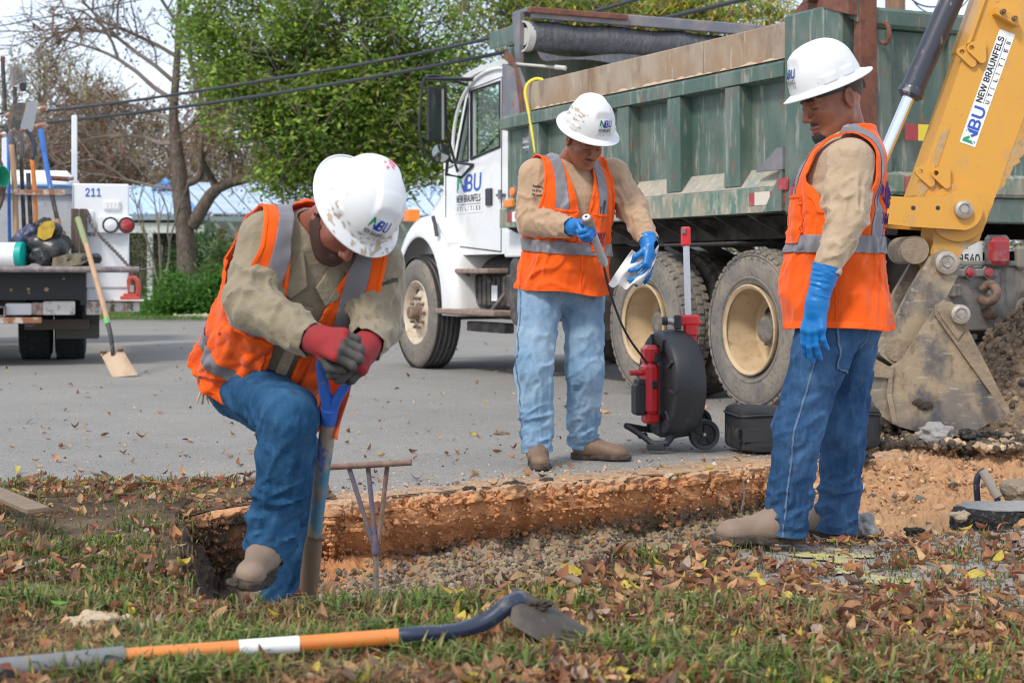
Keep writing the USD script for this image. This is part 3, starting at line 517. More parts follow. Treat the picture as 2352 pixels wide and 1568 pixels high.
thin_tree(190, 310, 53, (.15, .09, .055), 1900, 3, 1.6, 'low brown thicket tree behind the blue handled shovel', (.45, .10, .09), .06)
thin_tree(285, 290, 54, (.16, .095, .055), 2000, 3, 1.7, 'brown thicket tree with red berries right of the white rack post', (.45, .10, .09), .05)
thin_tree(350, 270, 55, (.16, .10, .05), 2000, 3, 1.7, 'brown thicket tree just left of the forked trunk', (.34, .24, .04), .3)
thin_tree(480, 300, 50, (.17, .10, .05), 1500, 3, 1.5, 'brown thicket tree behind the house roof and the fork of the trunk', (.30, .22, .05), .25)
thin_tree(610, 330, 52, (.18, .11, .05), 1500, 3, 1.5, 'brown thicket tree seen under the crown of the green tree', (.30, .22, .05), .25)
thin_tree(960, 330, 52, (.16, .10, .05), 1200, 3, 1.5, 'brown thicket tree behind the white cab of the dump truck', (.28, .2, .05), .25)
# far wood closing the view behind the thin trees
rf = np.random.RandomState(77); n = 70000
fu = rf.uniform(-300, 2600, n); top = 250+60*np.sin(fu*.011)+40*np.sin(fu*.037+1)+np.where(fu > 1500, 120, 0); d = rf.uniform(78, 92, n); v = top+(640-top)*rf.uniform(0, 1, n)**.75
m, c = leafcards(np.stack([(fu-HU)/FPX*d, d, CAMZ-(v-HV)/FPX*d], 1), .30, tint(n, (.19, .135, .085), rf, .35, (.20, .18, .06), .35), rf)
obj('far_wood', m, 'leafcard', col=c, label='brown and olive far wood closing the view behind the house and thin trees', cat='wood', kind='stuff')

# ---- house with blue-white metal roof
pm('roof_blue', (.42, .60, .80), .38, metal=.25, layers=[(.8, .4, .65, (.62, .74, .88), (1, 1, 3), .8), (6, .6, .72, (.30, .42, .58), (1, 1, 3), .4)], spec=.6)
pm('roof_pale', (.60, .70, .82), .35, metal=.3, layers=[(1.2, .42, .6, (.42, .56, .74), (1, 1, 2), .8)], spec=.6)
pm('siding', (.74, .74, .72), .7, layers=[(3, .5, .7, (.6, .59, .55), O1, .5)])
pm('trim_red', (.52, .06, .05), .5); pm('gutter', (.30, .38, .42), .4); pm('porch_dark', (.045, .04, .035), .9); pm('trim_blue', (.10, .26, .52), .5)
pm('house_white', (.76, .76, .74), .6); pm('curtain', (.6, .62, .62), .8); glass('pane_glass', (.75, .8, .82))
hs = thing('house', 'white house with blue metal roof and red trimmed window behind the forked tree', 'house', loc=(-9, 41, 0))
def roof_panels(c, n, mat, th=.03):
    """standing-seam panels between corners a b (eave) and c d (ridge), each its own piece"""
    a, b, e, f = [np.asarray(q, float) for q in c]; nn = nrm(np.cross(b-a, e-a)); nn *= np.sign(nn[2]) if abs(nn[2]) > .01 else 1
    for k in range(n):
        s0, s1 = k/n, (k+1)/n-.006; q = [a+(b-a)*s0, a+(b-a)*s1, e+(f-e)*s1, e+(f-e)*s0]; V = np.array(q+[x-nn*th for x in q]); m = trimesh.convex.convex_hull(V)
        r = sticks([q[0]+nn*.02], [q[3]+nn*.02], .022, .022, 4); obj('panel', [m, r], mat, hs)
hd = 40.
H_ = lambda u, v, dd=0.: W(u, v, hd+dd)
roof_panels([H_(150, 492), H_(470, 490), H_(150, 428, 3.4), H_(385, 426, 3.4)], 12, 'roof_blue')   # porch roof
roof_panels([H_(452, 489, .1), H_(1180, 496, .1), H_(385, 418, 4.6), H_(1130, 428, 4.6)], 22, 'roof_pale')
obj('gable', trimesh.convex.convex_hull(np.array([H_(345, 432, 2.6), H_(412, 436, 2.6), H_(378, 412, 2.6), H_(345, 432, 2.9), H_(412, 436, 2.9), H_(378, 412, 2.9)])), 'trim_blue', hs)
obj('barge_board', [tube([H_(380, 413, 2.3), H_(430, 458, 1.2), H_(462, 496, -.1)], .07, 4)], 'trim_blue', hs)
obj('gutter', [box((3.6, .12, .12), H_(310, 500, -.1)), box((7.6, .12, .12), H_(810, 503, .0))], 'gutter', hs)
obj('wall', [span(H_(455, 700, .9), H_(1180, 508, 1.0))], 'siding', hs)
for k in range(13): obj('clapboard', span(H_(456, 520+k*13, .86), H_(1180, 531.5+k*13, .90)), 'siding', hs)
obj('porch_wall', span(H_(140, 700, 2.4), H_(470, 500, 2.5)), 'porch_dark', hs)
obj('beam', span(H_(150, 535, -.05), H_(470, 512, .05)), 'house_white', hs)
for u in (345, 490): obj('post', span(H_(u-7, 690, -.06), H_(u+7, 535, .06)), 'house_white', hs)
obj('floor', span(H_(140, 690, 0), H_(470, 680, 2.4)), 'porch_dark', hs)
for (u0, u1) in ((503, 512), (588, 598), (640, 650)): obj('trim', span(H_(u0, 668, .78), H_(u1, 526, .85)), 'trim_red', hs)
obj('trim', span(H_(588, 536, .77), H_(650, 524, .84)), 'trim_red', hs)
wn = obj('window', [span(H_(598, 660, .8), H_(602, 537, .84)), span(H_(636, 660, .8), H_(640, 537, .84)), span(H_(602, 541, .8), H_(636, 537, .84)), span(H_(602, 600, .8), H_(636, 596, .84))], 'house_white', hs)
obj('pane', span(H_(602, 660, .83), H_(636, 541, .835)), 'pane_glass', wn); obj('curtain', span(H_(602, 610, .852), H_(636, 541, .856)), 'curtain', wn)
# ---- shrubs before the house
def shrub(u, v0, v1, w, d, n, base, label, alt=None, pa=.25, size=.1, name='shrub', dens=None, **kw):
    r = np.random.RandomState(int(u)); nb = max(10, n//220); s = d/FPX; mid = (v0+v1)/2; cen = blob(u, mid, w, (v1-v0)/2, d, nb, r); lv = clumpy(r, cen, np.array([.16, .16, .12])*kw.pop('sig', 1.), n); zb = .05+.010*max(0, d-40)
    lv[:, 2] = np.maximum(lv[:, 2], zb); t = thing(name, label, 'shrub', loc=((u-HU)*s, d, zb)); m, c = leafcards(lv, size, tint(n, base, r, .4, alt, pa), r, **kw); obj('foliage', m, 'leafcard', t, col=c, kind='stuff')
    b0 = np.array([(u-HU)*s, d, zb]); obj('stem', sticks(np.tile(b0, (nb, 1))+r.normal(0, .1, (nb, 3))*[1, 1, 0], cen, .015, .006), 'twig', t)
shrub(430, 630, 738, 100, 34.2, 9000, (.065, .20, .025), 'bright green rounded bush at the foot of the forked tree', (.10, .22, .035), .4)
shrub(500, 640, 735, 50, 33.6, 3500, (.06, .19, .025), 'bright green bush right of the forked tree, behind the bending worker', (.10, .21, .03), .35)
shrub(365, 660, 735, 42, 33.4, 2600, (.07, .20, .025), 'low green bush just right of the red vice of the service truck', (.10, .20, .03), .3)
shrub(328, 520, 690, 30, 36.5, 1500, (.12, .15, .06), 'grey green wispy shrub before the porch post', (.16, .17, .08), .4, wide=.2, sig=1.2)
shrub(480, 510, 650, 36, 37., 1500, (.075, .17, .03), 'tall leafy green shrub against the white house wall', (.12, .22, .05), .4, size=.13, sig=1.3)
shrub(505, 560, 660, 34, 35., 1500, (.10, .18, .05), 'feathery pale green shrub right of the forked trunk', (.16, .22, .08), .4, wide=.16, size=.2)
shrub(400, 560, 650, 30, 37.5, 1200, (.05, .12, .03), 'dark green shrub before the porch left of the trunk', None)
out, tips = [], []
for u in (365, 380, 395): grow(W(370, 670, 36), [(u-380)*.02, 0, 1], 1.1, .035, 2, out, tips, rt, .3, .3, (2, 3), .7)
t = thing('bare_shrub', 'leafless grey many stemmed shrub before the dark porch', 'shrub', loc=W(370, 670, 36)); obj('stem', seg_mesh(out), 'twig', t)
r4 = np.random.RandomState(3); pts = [G(u, 735-abs(r4.normal(0, 5)), .03) for u in r4.uniform(225, 540, 900)]
gm, gc = grass(np.array(pts), r4, .06, .14, 1.0, 4, .08); obj('lawn_grass', gm, 'grass_vc', col=gc*np.array([.9, 1.15, .8]), label='bright lawn grass along the far side of the road', cat='grass', kind='stuff')
# pale rubble banks beyond the road
def heap(u0, u1, v0, v1, n, seed, label):
    r = np.random.RandomState(seed); pts = []
    for _ in range(n):
        a = r.uniform(); u = u0+(u1-u0)*a; v = v1-(v1-v0)*r.uniform()*math.sin(math.pi*min(1, max(.08, a if u0 < 700 else .5))); d = 32.6; p = W(u, v, d+(v1-v)*.03); p[2] = max(p[2], .0); pts.append(p)
    stones('rubble_bank', np.array(pts), r.uniform(.03, .10, n), np.array([.62, .56, .47])*r.uniform(.75, 1.25, (n, 1)), r, label)
heap(405, 560, 738, 760, 700, 5, 'low heap of pale limestone rubble at the far road edge behind the bending worker')
heap(890, 1700, 778, 812, 2200, 6, 'long bank of pale limestone rubble seen beneath the dump truck')
# ---- overhead cables and the pole they hang from
pm('cable', (.035, .037, .042), .5)
def cable(pts, r, label, d0=24.): obj('overhead_cable', tube(spl([W(u, v, d) for u, v, d in pts], 40), r, 6), 'cable', label=label, cat='cable', smooth=True)
cable([(-60, 262, 30), (180, 247, 28), (640, 180, 25.5), (1100, 94, 23), (1480, -6, 21), (1700, -70, 20)], .026, 'black overhead cable crossing before the green tree, the upper of the pair')
cable([(-60, 298, 30), (180, 274, 28), (640, 214, 25.5), (1150, 122, 23), (1700, 1, 20), (1900, -50, 19)], .030, 'black overhead cable crossing before the green tree, the lower of the pair')
cable([(-40, 68, 34), (130, 36, 33), (330, -2, 32), (420, -24, 31)], .012, 'thin overhead wire in the open sky at the top left corner')
cable([(2080, -20, 22), (2115, 12, 22), (2150, 16, 22), (2185, 2, 22), (2200, -20, 22)], .012, 'looped thin wire hanging beside the wooden pole behind the truck')
cable([(2090, -30, 22), (2120, 24, 22), (2170, 34, 22), (2215, 10, 22), (2235, -30, 22)], .010, 'lower looped thin wire beside the wooden pole behind the truck')
pm('pole_wood', (.26, .15, .09), .85, layers=[(20, .4, .6, (.16, .09, .055), (1, 1, .1), .8)])
up_ = thing('utility_pole', 'brown wooden utility pole rising behind the tailgate of the dump truck', 'pole', loc=W(2056, 700, 34.5)*[1, 1, 0])
_p = W(2056, 30, 34.5); obj('pole', tube([[_p[0], _p[1], 0], [_p[0], _p[1], 11.0]], [.24, .20], 16), 'pole_wood', up_, smooth=40); obj('cross_arm', box((2.2, .1, .12), (_p[0], _p[1]-.22, 10.2), .01), 'pole_wood', up_)
# ================= LETTERING =================
_tx = {}
def text(s, w, h, bold=True, th=.0015):
    """lettering fitted into width w and height h, origin at its lower left"""
    if (s, bold) not in _tx: _tx[(s, bold)] = meshkit.text_mesh(s, 1.0, .02, bold)
    m = _tx[(s, bold)].copy(); b = m.bounds; m.apply_translation(-b[0]); m.apply_scale([w/(b[1][0]-b[0][0]), h/(b[1][1]-b[0][1]), th/.02]); return m
def logo(w, th=.0012):
    """the utility's emblem: {material: mesh}, lower left at the origin, about w wide and .95 w tall"""
    N, BU = text('N', .40*w, .40*w, True, th), text('BU', .62*w, .40*w, True, th); N.apply_translation([0, .42*w, 0]); BU.apply_translation([.39*w, .42*w, 0])
    lf = lambda m: (m.vertices[:, 1]-.42*w)-((m.vertices[:, 0])*1.05-.02*w); sh = np.eye(4); sh[0, 1] = .10
    up, lo = clip(N.subdivide().subdivide(), lf(N.subdivide().subdivide())-.025*w), clip(N.subdivide().subdivide(), -lf(N.subdivide().subdivide())-.025*w)
    g = {'logo_green': [up], 'logo_blue': [lo, BU], 'logo_black': []}
    a = text('NEW BRAUNFELS', 1.0*w, .17*w, True, th); a.apply_translation([0, .19*w, 0]); x = 0
    u = [text(c, (.02 if c == 'I' else .06)*w, .10*w, True, th) for c in 'UTILITIES']
    for i, m in enumerate(u): m.apply_translation([.02*w+i*.114*w, 0, 0])
    g['logo_black'] = [a, box((w, .012*w, th), (w/2, .145*w, th/2))]+u
    out = {k: cat_(v) for k, v in g.items()}
    for k in out:
        if k != 'logo_black': m = out[k]; m.vertices[:, 0] += (m.vertices[:, 1]-.42*w)*.08
    return out
pm('logo_green', (.02, .30, .13), .5); pm('logo_blue', (.03, .09, .42), .5); pm('logo_black', (.02, .02, .025), .5); pm('decal_white', (.78, .78, .76), .45)
def put_logo(w, R, o, parent, back=None):
    for k, m in logo(w).items(): obj('logo', place(m, R, o), k, parent)
# ================= DUMP TRUCK =================
pm('green_paint', (.068, .118, .094), .55, layers=[(3.5, .42, .62, (.155, .185, .155), (1, 1, .4), .85), (9, .57, .68, (.19, .10, .065), (1, 1, .7), .8), (16, .56, .66, (.36, .36, .30), (1.2, 1.2, .16), .65), (3, .5, .7, (.045, .088, .068), O1, .6), (28, .60, .68, (.20, .13, .09), O1, .5)], bump=(40, .15, .004))
pm('green_dusty', (.10, .19, .15), .75, layers=[(7, .40, .62, (.36, .29, .21), (1, 1, .5), .85), (22, .5, .64, (.50, .43, .34), (1, 1, .4), .6)])
pm('ledge_dusty', (.37, .325, .26), .95, layers=[(5, .42, .60, (.22, .25, .21), (1, 1, 1), .8), (18, .52, .66, (.52, .42, .31), O1, .6)], bump=(90, .5, .005))
pm('board_wood', (.27, .195, .13), .85, layers=[(1.6, .40, .60, (.32, .205, .12), (1, 1, .8), .9), (3, .46, .62, (.38, .32, .25), (.8, .8, .5), .7), (7, .54, .66, (.15, .10, .07), (1, 1, .35), .6), (26, .60, .68, (.50, .44, .36), (1.3, 1.3, .18), .7)], bump=(30, .3, .004, (1, 1, .2)))
pm('rust', (.19, .075, .045), .85, layers=[(14, .42, .62, (.10, .045, .035), O1, .8), (30, .6, .7, (.32, .2, .13), O1, .5)])
pm('grey_steel', (.15, .155, .18), .6, layers=[(5, .45, .62, (.26, .22, .2), O1, .7), (12, .58, .68, (.22, .10, .06), O1, .8)])
pm('white_paint', (.76, .76, .75), .28, coat=.4, layers=[(3, .50, .72, (.60, .56, .50), (1, 1, .4), .55), (22, .60, .72, (.45, .40, .33), (1, 1, .3), .45)])
pm('rubber', (.045, .044, .043), .85, layers=[(6, .38, .6, (.20, .165, .13), O1, .75), (30, .5, .7, (.25, .21, .17), O1, .4)], bump=(60, .2, .003), spec=.25)
pm('rubber_grey', (.17, .155, .14), .9, layers=[(5, .4, .62, (.27, .225, .175), O1, .8), (35, .5, .66, (.08, .075, .07), O1, .5)], bump=(60, .2, .003), spec=.2)
pm('rubber_dark', (.030, .030, .031), .8, layers=[(12, .5, .7, (.09, .08, .07), O1, .5)], spec=.3)
pm('rim_tan', (.52, .38, .225), .65, layers=[(6, .45, .65, (.36, .24, .13), O1, .7), (20, .6, .72, (.20, .12, .07), O1, .6)], bump=(30, .2, .004))
pm('rim_cream', (.55, .47, .36), .55, layers=[(8, .5, .66, (.34, .22, .13), O1, .7)])
pm('hub_rust', (.16, .10, .07), .7, layers=[(20, .45, .62, (.30, .2, .13), O1, .7)])
pm('hub_grey', (.13, .115, .10), .75, layers=[(20, .45, .62, (.26, .21, .16), O1, .7)])
pm('under_dark', (.045, .038, .032), .9, layers=[(4, .45, .65, (.13, .10, .075), O1, .8)])
pm('dark_metal', (.05, .05, .052), .6, layers=[(8, .45, .65, (.17, .14, .11), O1, .7)])
pm('black_trim', (.02, .02, .022), .4); pm('mirror_glass', (.35, .37, .36), .05, metal=1.0); pm('orange_lens', (.80, .22, .02), .25); pm('red_lens', (.34, .02, .026), .3, coat=.25, layers=[(14, .5, .68, (.36, .20, .15), O1, .5)]); pm('silver_tape', (.62, .56, .46), .5); pm('tarp', (.085, .088, .095), .75, layers=[(6, .45, .6, (.13, .13, .14), (3, 1, 1), .7)], bump=(14, 1., .03, (2, 1, 1))); pm('rope_yellow', (.75, .60, .06), .7)
pm('sand_line', (.46, .35, .24), .95, bump=(120, .5, .006)); pm('plate_white', (.70, .70, .66), .5, layers=[(20, .5, .7, (.45, .4, .33), O1, .5)]); pm('step_wood', (.30, .21, .16), .85, layers=[(16, .4, .6, (.16, .12, .10), (1, 1, 1), .7)])
pm('pipe_white', (.50, .48, .44), .5); pm('cab_dark', (.03, .03, .032), .8); glass('cab_glass', (.86, .95, .92)); pm('seat_grey', (.08, .08, .085), .9)
TF, TN, TO = np.array([-.437, .8995, 0]), np.array([-.8995, -.437, 0]), np.array([1.5455, 10.57, 0])
TR = np.column_stack([TF, TN, [0, 0, 1]])
def tw(s, l, z): return TO+TR@np.array([s, l, z])
def s_of(u, l): k = (u-HU)/FPX; return (TO[0]-.8995*l-k*(TO[1]-.437*l))/(.437+.8995*k)
def z_of(v, s, l): return CAMZ-(v-HV)/FPX*tw(s, l, 0)[1]
truck = thing('dump_truck', 'large dump truck with white cab and worn green bed parked behind the standing workers', 'dump truck', loc=tw(2.5, -1.2, 0))
def T(name, m, mat, parent=None, **k):
    if isinstance(m, list): m = cat_(m)
    return obj(name, place(m, TR, TO), mat, parent or truck, **k)
B = lambda s0, s1, l0, l1, z0, z1, b=.008: span(np.array([s0, l0, z0]), np.array([s1, l1, z1]), b)
def prism(poly, axis, a, b):
    """polygon extruded from a to b along local axis: 'l' poly=(s, z); 's' poly=(l, z)"""
    m = trimesh.creation.extrude_polygon(sg.Polygon(poly).buffer(0), abs(b-a), engine='earcut'); v = m.vertices.copy(); lo = min(a, b)
    if axis == 'l': m.vertices = np.stack([v[:, 0], v[:, 2]+lo, v[:, 1]], 1); m.invert()
    else: m.vertices = np.stack([v[:, 2]+lo, v[:, 0], v[:, 1]], 1)
    return m
# bed
SF, SR, SP = 3.72, -1.03, -.45
T('bed_panel', B(SP, SF, -.10, -.07, 1.45, 2.16), 'green_paint')
T('bed_panel', B(SR, SF, -2.44, -2.38, 1.30, 2.49), 'green_paint'); T('bed_floor', B(SR+.05, SF, -2.38, -.10, 1.36, 1.42), 'under_dark')
T('top_rail', prism([(-.10, 2.13), (.035, 2.15), (.035, 2.235), (.01, 2.26), (-.10, 2.26)], 's', SP, SF), 'green_paint')
T('bottom_rail', prism([(-.12, 1.30), (.03, 1.30), (.03, 1.455), (-.065, 1.575), (-.12, 1.575)], 's', SP, SF), 'green_dusty')
T('sand_deposit', [grid(lambda a, b: np.stack([SP+3.6*a, .028-.045*b, 2.262+.022*np.sin(np.pi*b)*(meshkit.noise(np.stack([a*60, a*0, a*0], -1), 4)*1.3-.1)], -1), 240, 7)], 'sand_line'); T('ledge_dust', prism([(.026, 1.459), (-.066, 1.577), (-.064, 1.585), (.03, 1.463)], 's', SP+.02, SF-.3), 'ledge_dusty')
for u in (1232, 1330, 1438, 1555, 1690):
    s = s_of(u, 0); T('rib', prism([(s-.095, 1.48), (s+.095, 1.48), (s+.085, 2.14), (s-.085, 2.14)], 'l', -.07, .028), 'green_paint')
s = s_of(1245, 0)
T('corner_post', [B(SR, SP, -.14, .035, 1.28, 2.53, .015), prism([(-.45, 1.30), (-.25, 1.30), (-.45, 1.56)], 'l', -.06, .05)], 'green_paint')
for k, (s0, s1) in enumerate([(SP, .55), (.555, 2.20), (2.205, SF-.42)]): T('sideboard', B(s0+.004, s1-.004, -.055, -.01, 2.262, 2.50, .006), 'board_wood')
T('front_plate', prism([(SF-.42, 2.262), (SF+.02, 2.262), (SF+.02, 2.72), (SF-.22, 2.66), (SF-.34, 2.5), (SF-.41, 2.46)], 'l', -.06, -.005), 'grey_steel')
T('plate_rust', prism([(SF-.42, 2.26), (SF-.35, 2.26), (SF-.24, 2.66), (SF-.02, 2.76), (SF-.06, 2.82), (SF-.20, 2.76), (SF-.36, 2.50)], 'l', -.003, .006), 'rust')
T('bulkhead', B(SF-.03, SF+.03, -2.40, -.06, 1.30, 2.86), 'green_paint')
T('cab_shield', [B(SF-.02, SF+.62, -.22, -.16, 2.93, 3.08, .006), B(SF-.02, SF+.66, -2.3, -2.24, 2.93, 3.08), B(SF+.02, SF+.08, -2.3, -.16, 2.86, 3.06)], 'green_paint')
# tarp housing and rolled tarp across the front of the bed
T('tarp_housing', prism([(SF-.20, 2.70), (SF-.13, 2.70), (SF-.06, 3.12), (SF-.22, 3.14)], 'l', -.10, -.06), 'grey_steel')
T('tarp_cover', [place(box((.34, 2.55, .035), (0, -1.28, 0), .005), np.eye(3), (SF-.18, -.08, 3.15)), place(box((.05, 2.5, .09), (0, -1.28, 0), .005), np.eye(3), (SF-.335, -.08, 3.115))], 'grey_steel')
T('tarp_cover_edge', box((.06, .95, .05), (SF-.36, -.55, 3.135), .006), 'rust')
tp = np.stack([np.full(40, SF-.22), np.linspace(-.12, -2.5, 40), np.full(40, 2.93)], 1)
rr_ = .125+.012*np.sin(np.linspace(0, 23, 40))*np.random.RandomState(1).uniform(.3, 1, 40)
rl = tube(tp, rr_, 20); rl.vertices += meshkit.noise(rl.vertices*np.array([9, 5, 9]), 3)[:, None]*np.array([0, 0, .02]); T('tarp_roll', rl, 'tarp', smooth=True)
T('roll_end', lathe([(.0, 0), (.075, 0), (.075, -.05), (.128, -.05), (.135, .02), (.118, .02), (.118, -.03), (0, -.03)], 24, (0, 1, 0), (SF-.22, -.10, 2.93)), 'pipe_white', smooth=30)
fl = grid(lambda a, b: np.stack([SF-.30-.20*a+.03*np.sin(b*17)*a, -.18-2.1*b, 2.80-.10*a-.03*np.sin(b*11+a*3)], -1), 8, 40); T('tarp_flap', solidify(fl, .008), 'tarp', smooth=True)
T('tarp_bar', rod((SF-.16, -.02, 2.70), (SF-.46, -.27, 2.65), .013), 'pipe_white'); T('tarp_bar', rod((SF-.46, -.27, 2.65), (SF-.54, -.33, 2.635), .020), 'pipe_white')
# tailgate and rear
T('tailgate', [B(SR-.03, SR+.03, -2.30, -.17, 1.50, 2.38)], 'green_paint')
T('tailgate_frame', [B(SR-.09, SR+.03, -2.36, -.10, 2.38, 2.50, .02), B(SR-.08, SR+.02, -2.36, -2.20, 1.42, 2.38, .015), B(SR-.075, SR+.02, -.30, -.12, 1.42, 2.38, .015)], 'green_paint')
T('tailgate_post', B(SR-.07, SR+.02, -.88, -.74, 1.53, 2.38, .012), 'green_paint'); T('tailgate_sill', [B(SR-.085, SR+.02, -2.40, -.10, 1.38, 1.52, .02)], 'green_dusty'); T('rear_sill', B(SR-.06, SR+.1, -2.40, -.05, 1.22, 1.376, .01), 'green_paint')
T('hinge_plate', [B(SR-.10, SR-.035, -.16, -.03, 1.62, 2.72, .006), prism([(-1.12, 2.44), (-.86, 2.52), (-.90, 2.74), (-1.12, 2.76)], 'l', -.02, .045)], 'rust')
T('hinge_arm', prism([(SR-.09, 2.40), (SR+.22, 2.53), (SR+.16, 3.0), (SR-.09, 3.0)], 'l', -.13, -.02), 'green_paint')
T('hinge_pin', [rod((SR+.34, .04, 2.62), (SR+.34, -.12, 2.62), .045, n=14), prism([(SR+.2, 2.52), (SR+.62, 2.52), (SR+.30, 2.70)], 'l', -.06, -.03)], 'rust')
hk = spl([(SR-.10, -.20, 2.40), (SR-.16, -.20, 2.34), (SR-.14, -.20, 2.28), (SR-.09, -.20, 2.29)], 8); T('latch_hook', tube(hk, .014, 8), 'rust')
for l, z, m in ((-.42, 1.76, 'red_lens'), (-.52, 1.76, 'rope_yellow'), (-.42, 1.44, 'red_lens'), (-.53, 1.44, 'silver_tape')): T('reflector_tape', B(SR-.092, SR-.088, l-.055, l+.045, z-.05, z+.05, 0), m)
T('load', grid(lambda a, b: np.stack([SR+.1+4.6*a, -2.36+2.24*b, 2.30+.20*np.sin(np.pi*b)*np.sin(np.pi*np.clip(a*1.05, 0, 1))**.4+.06*meshkit.noise(np.stack([a*40, b*20, a*0], -1), 2)], -1), 80, 40), 'sand_line', smooth=True)
# plates and lamps on the side
T('maker_plate', B(s_of(1222, .03), s_of(1184, .03), -.066, -.060, z_of(346, 3.3, 0), z_of(302, 3.3, 0), .002), 'grey_steel')
o = np.array([s_of(1187, .0), -.059, z_of(332, 3.3, 0)]); RT = np.column_stack([[-1, 0, 0], [0, 0, 1], [0, 1, 0]])
T('lettering', place(text('DAVIS', .13, .05), RT, o+[0, 0, .02]), 'plate_white'); T('lettering', place(text('TRUCK & EQUIPMENT', .13, .018), RT, o+[0, 0, -.025]), 'plate_white')
def lamp(name, s, l, z, r, mat, ax=(0, 1, 0)):
    T(name, lathe([(0, .018), (r*.8, .014), (r, .0), (r, -.015), (0, -.015)], 20, ax, (s, l, z)), mat, smooth=40); T(name+'_ring', lathe([(r, .004), (r*1.2, .008), (r*1.25, -.012), (r, -.012)], 20, ax, (s, l, z), closed=True), 'grey_steel')
lamp('marker_lamp', s_of(1178, .02), .02, z_of(441, 3.5, 0), .045, 'orange_lens'); lamp('marker_lamp', s_of(1826, .06), .055, z_of(442, -.6, 0), .052, 'red_lens')
T('marker_light', B(s_of(1808, .05), s_of(1784, .05), .03, .052, z_of(440, -.4, 0), z_of(410, -.4, 0), .01), 'red_lens'); T('marker_light', B(s_of(1178, .05), s_of(1160, .05), .03, .07, z_of(478, 3.6, 0), z_of(460, 3.6, 0), .01), 'orange_lens')
T('bracket', prism([(-.16, 1.56), (-.46, 1.56), (-.46, 1.70), (-.40, 1.70)], 'l', .02, .05), 'grey_steel')
zt = 1.345
for u0, u1, m in ((1720, 1733, 'red_lens'), (1733, 1768, 'silver_tape'), (1768, 1806, 'red_lens'), (1164, 1176, 'red_lens'), (1176, 1188, 'decal_white')): T('reflector_tape', B(s_of(u1, .034), s_of(u0, .034), .031, .034, zt, zt+.085, 0), m)
T('rope', tube(spl([(3.05, .02, 1.9), (3.10, .03, 2.1), (3.16, .04, 2.3), (3.19, .02, 2.49), (3.17, -.05, 2.53), (3.12, -.10, 2.5)], 24), .014, 6), 'rope_yellow', smooth=True)
# chassis
T('frame_rail', [B(SR+.1, 6.4, -.86, -.78, .78, 1.05), B(SR+.1, 6.4, -1.66, -1.58, .78, 1.05)], 'under_dark'); T('sub_frame', [B(SR, SF, -.40, -.30, 1.14, 1.30), B(SR, SF, -2.1, -2.0, 1.14, 1.30), B(SR, 6.4, -1.4, -1.0, .7, .78)], 'under_dark')
for k in range(12): s = SR+.25+k*.40; T('gusset', prism([(.0, 1.30), (-.10, 1.30), (-.78, 1.02), (-.78, .93)], 's', s, s+.018), 'dark_metal')
for s_, l_, r_ in ((0, -.3, .11), (1.365, -.3, .11), (5.5, -.1, .07)): T('axle', rod((s_, l_, .53), (s_, -2.2, .53), r_), 'under_dark')
T('mud_guard', B(.2, 1.15, -.62, -.05, 1.10, 1.12), 'under_dark'); T('mud_guard', B(2.05, 2.10, -.62, -.02, .45, 1.12), 'under_dark')
# wheels
def tyre_prof(R, w, rim):
    h = w/2; return [(rim, -h*.82), (rim+.03, -h*.95), (rim+.35*(R-rim), -h*1.0), (rim+.7*(R-rim), -h*.98), (R-.035, -h*.86), (R-.012, -h*.74), (R, -h*.45), (R+.003, 0), (R, h*.45), (R-.012, h*.74), (R-.035, h*.86), (rim+.7*(R-rim), h*.98), (rim+.35*(R-rim), h*1.0), (rim+.03, h*.95), (rim, h*.82), (rim-.012, 0)]
def tread(R, w, n, c, rows=4):
    ms = []
    for k in range(n):
        for j in range(rows):
            a = (k+(j % 2)*.5)/n*2*np.pi; b = box((.022, w*.9/rows*.82, 2*np.pi*R/n*.70), (R-.002, (j-(rows-1)/2)*w*.9/rows, 0), .004); edge = j in (0, rows-1)
            if edge: b.apply_translation([-.010, 0, 0])
            ms.append(place(b, np.array([[math.cos(a), 0, -math.sin(a)], [0, 1, 0], [math.sin(a), 0, math.cos(a)]]), c))
    return ms
AX = (0, 1, 0)
def nuts(n, r, l, c, sz): return [rod((c[0]+r*math.cos(a), c[1]+l, c[2]+r*math.sin(a)), (c[0]+r*math.cos(a), c[1]+l+.045, c[2]+r*math.sin(a)), sz, sz*.75, 6) for a in np.arange(n)*2*np.pi/n]
def arc_text(s, r, h, c, l, mid, step):
    ms = []
    for i, ch in enumerate(s):
        if ch == ' ': continue
        a = mid-(i-(len(s)-1)/2)*step; m = text(ch, h*.62 if ch not in 'It' else h*.4, h, False, .004); m.apply_translation([-h*.31, 0, 0])
        rad = np.array([-math.cos(a), 0, math.sin(a)]); tan = np.array([-math.sin(a), 0, -math.cos(a)]); ms.append(place(m, np.column_stack([tan, rad, [0, 1, 0]]), np.array(c)+rad*r+[0, l, 0]))
    return ms
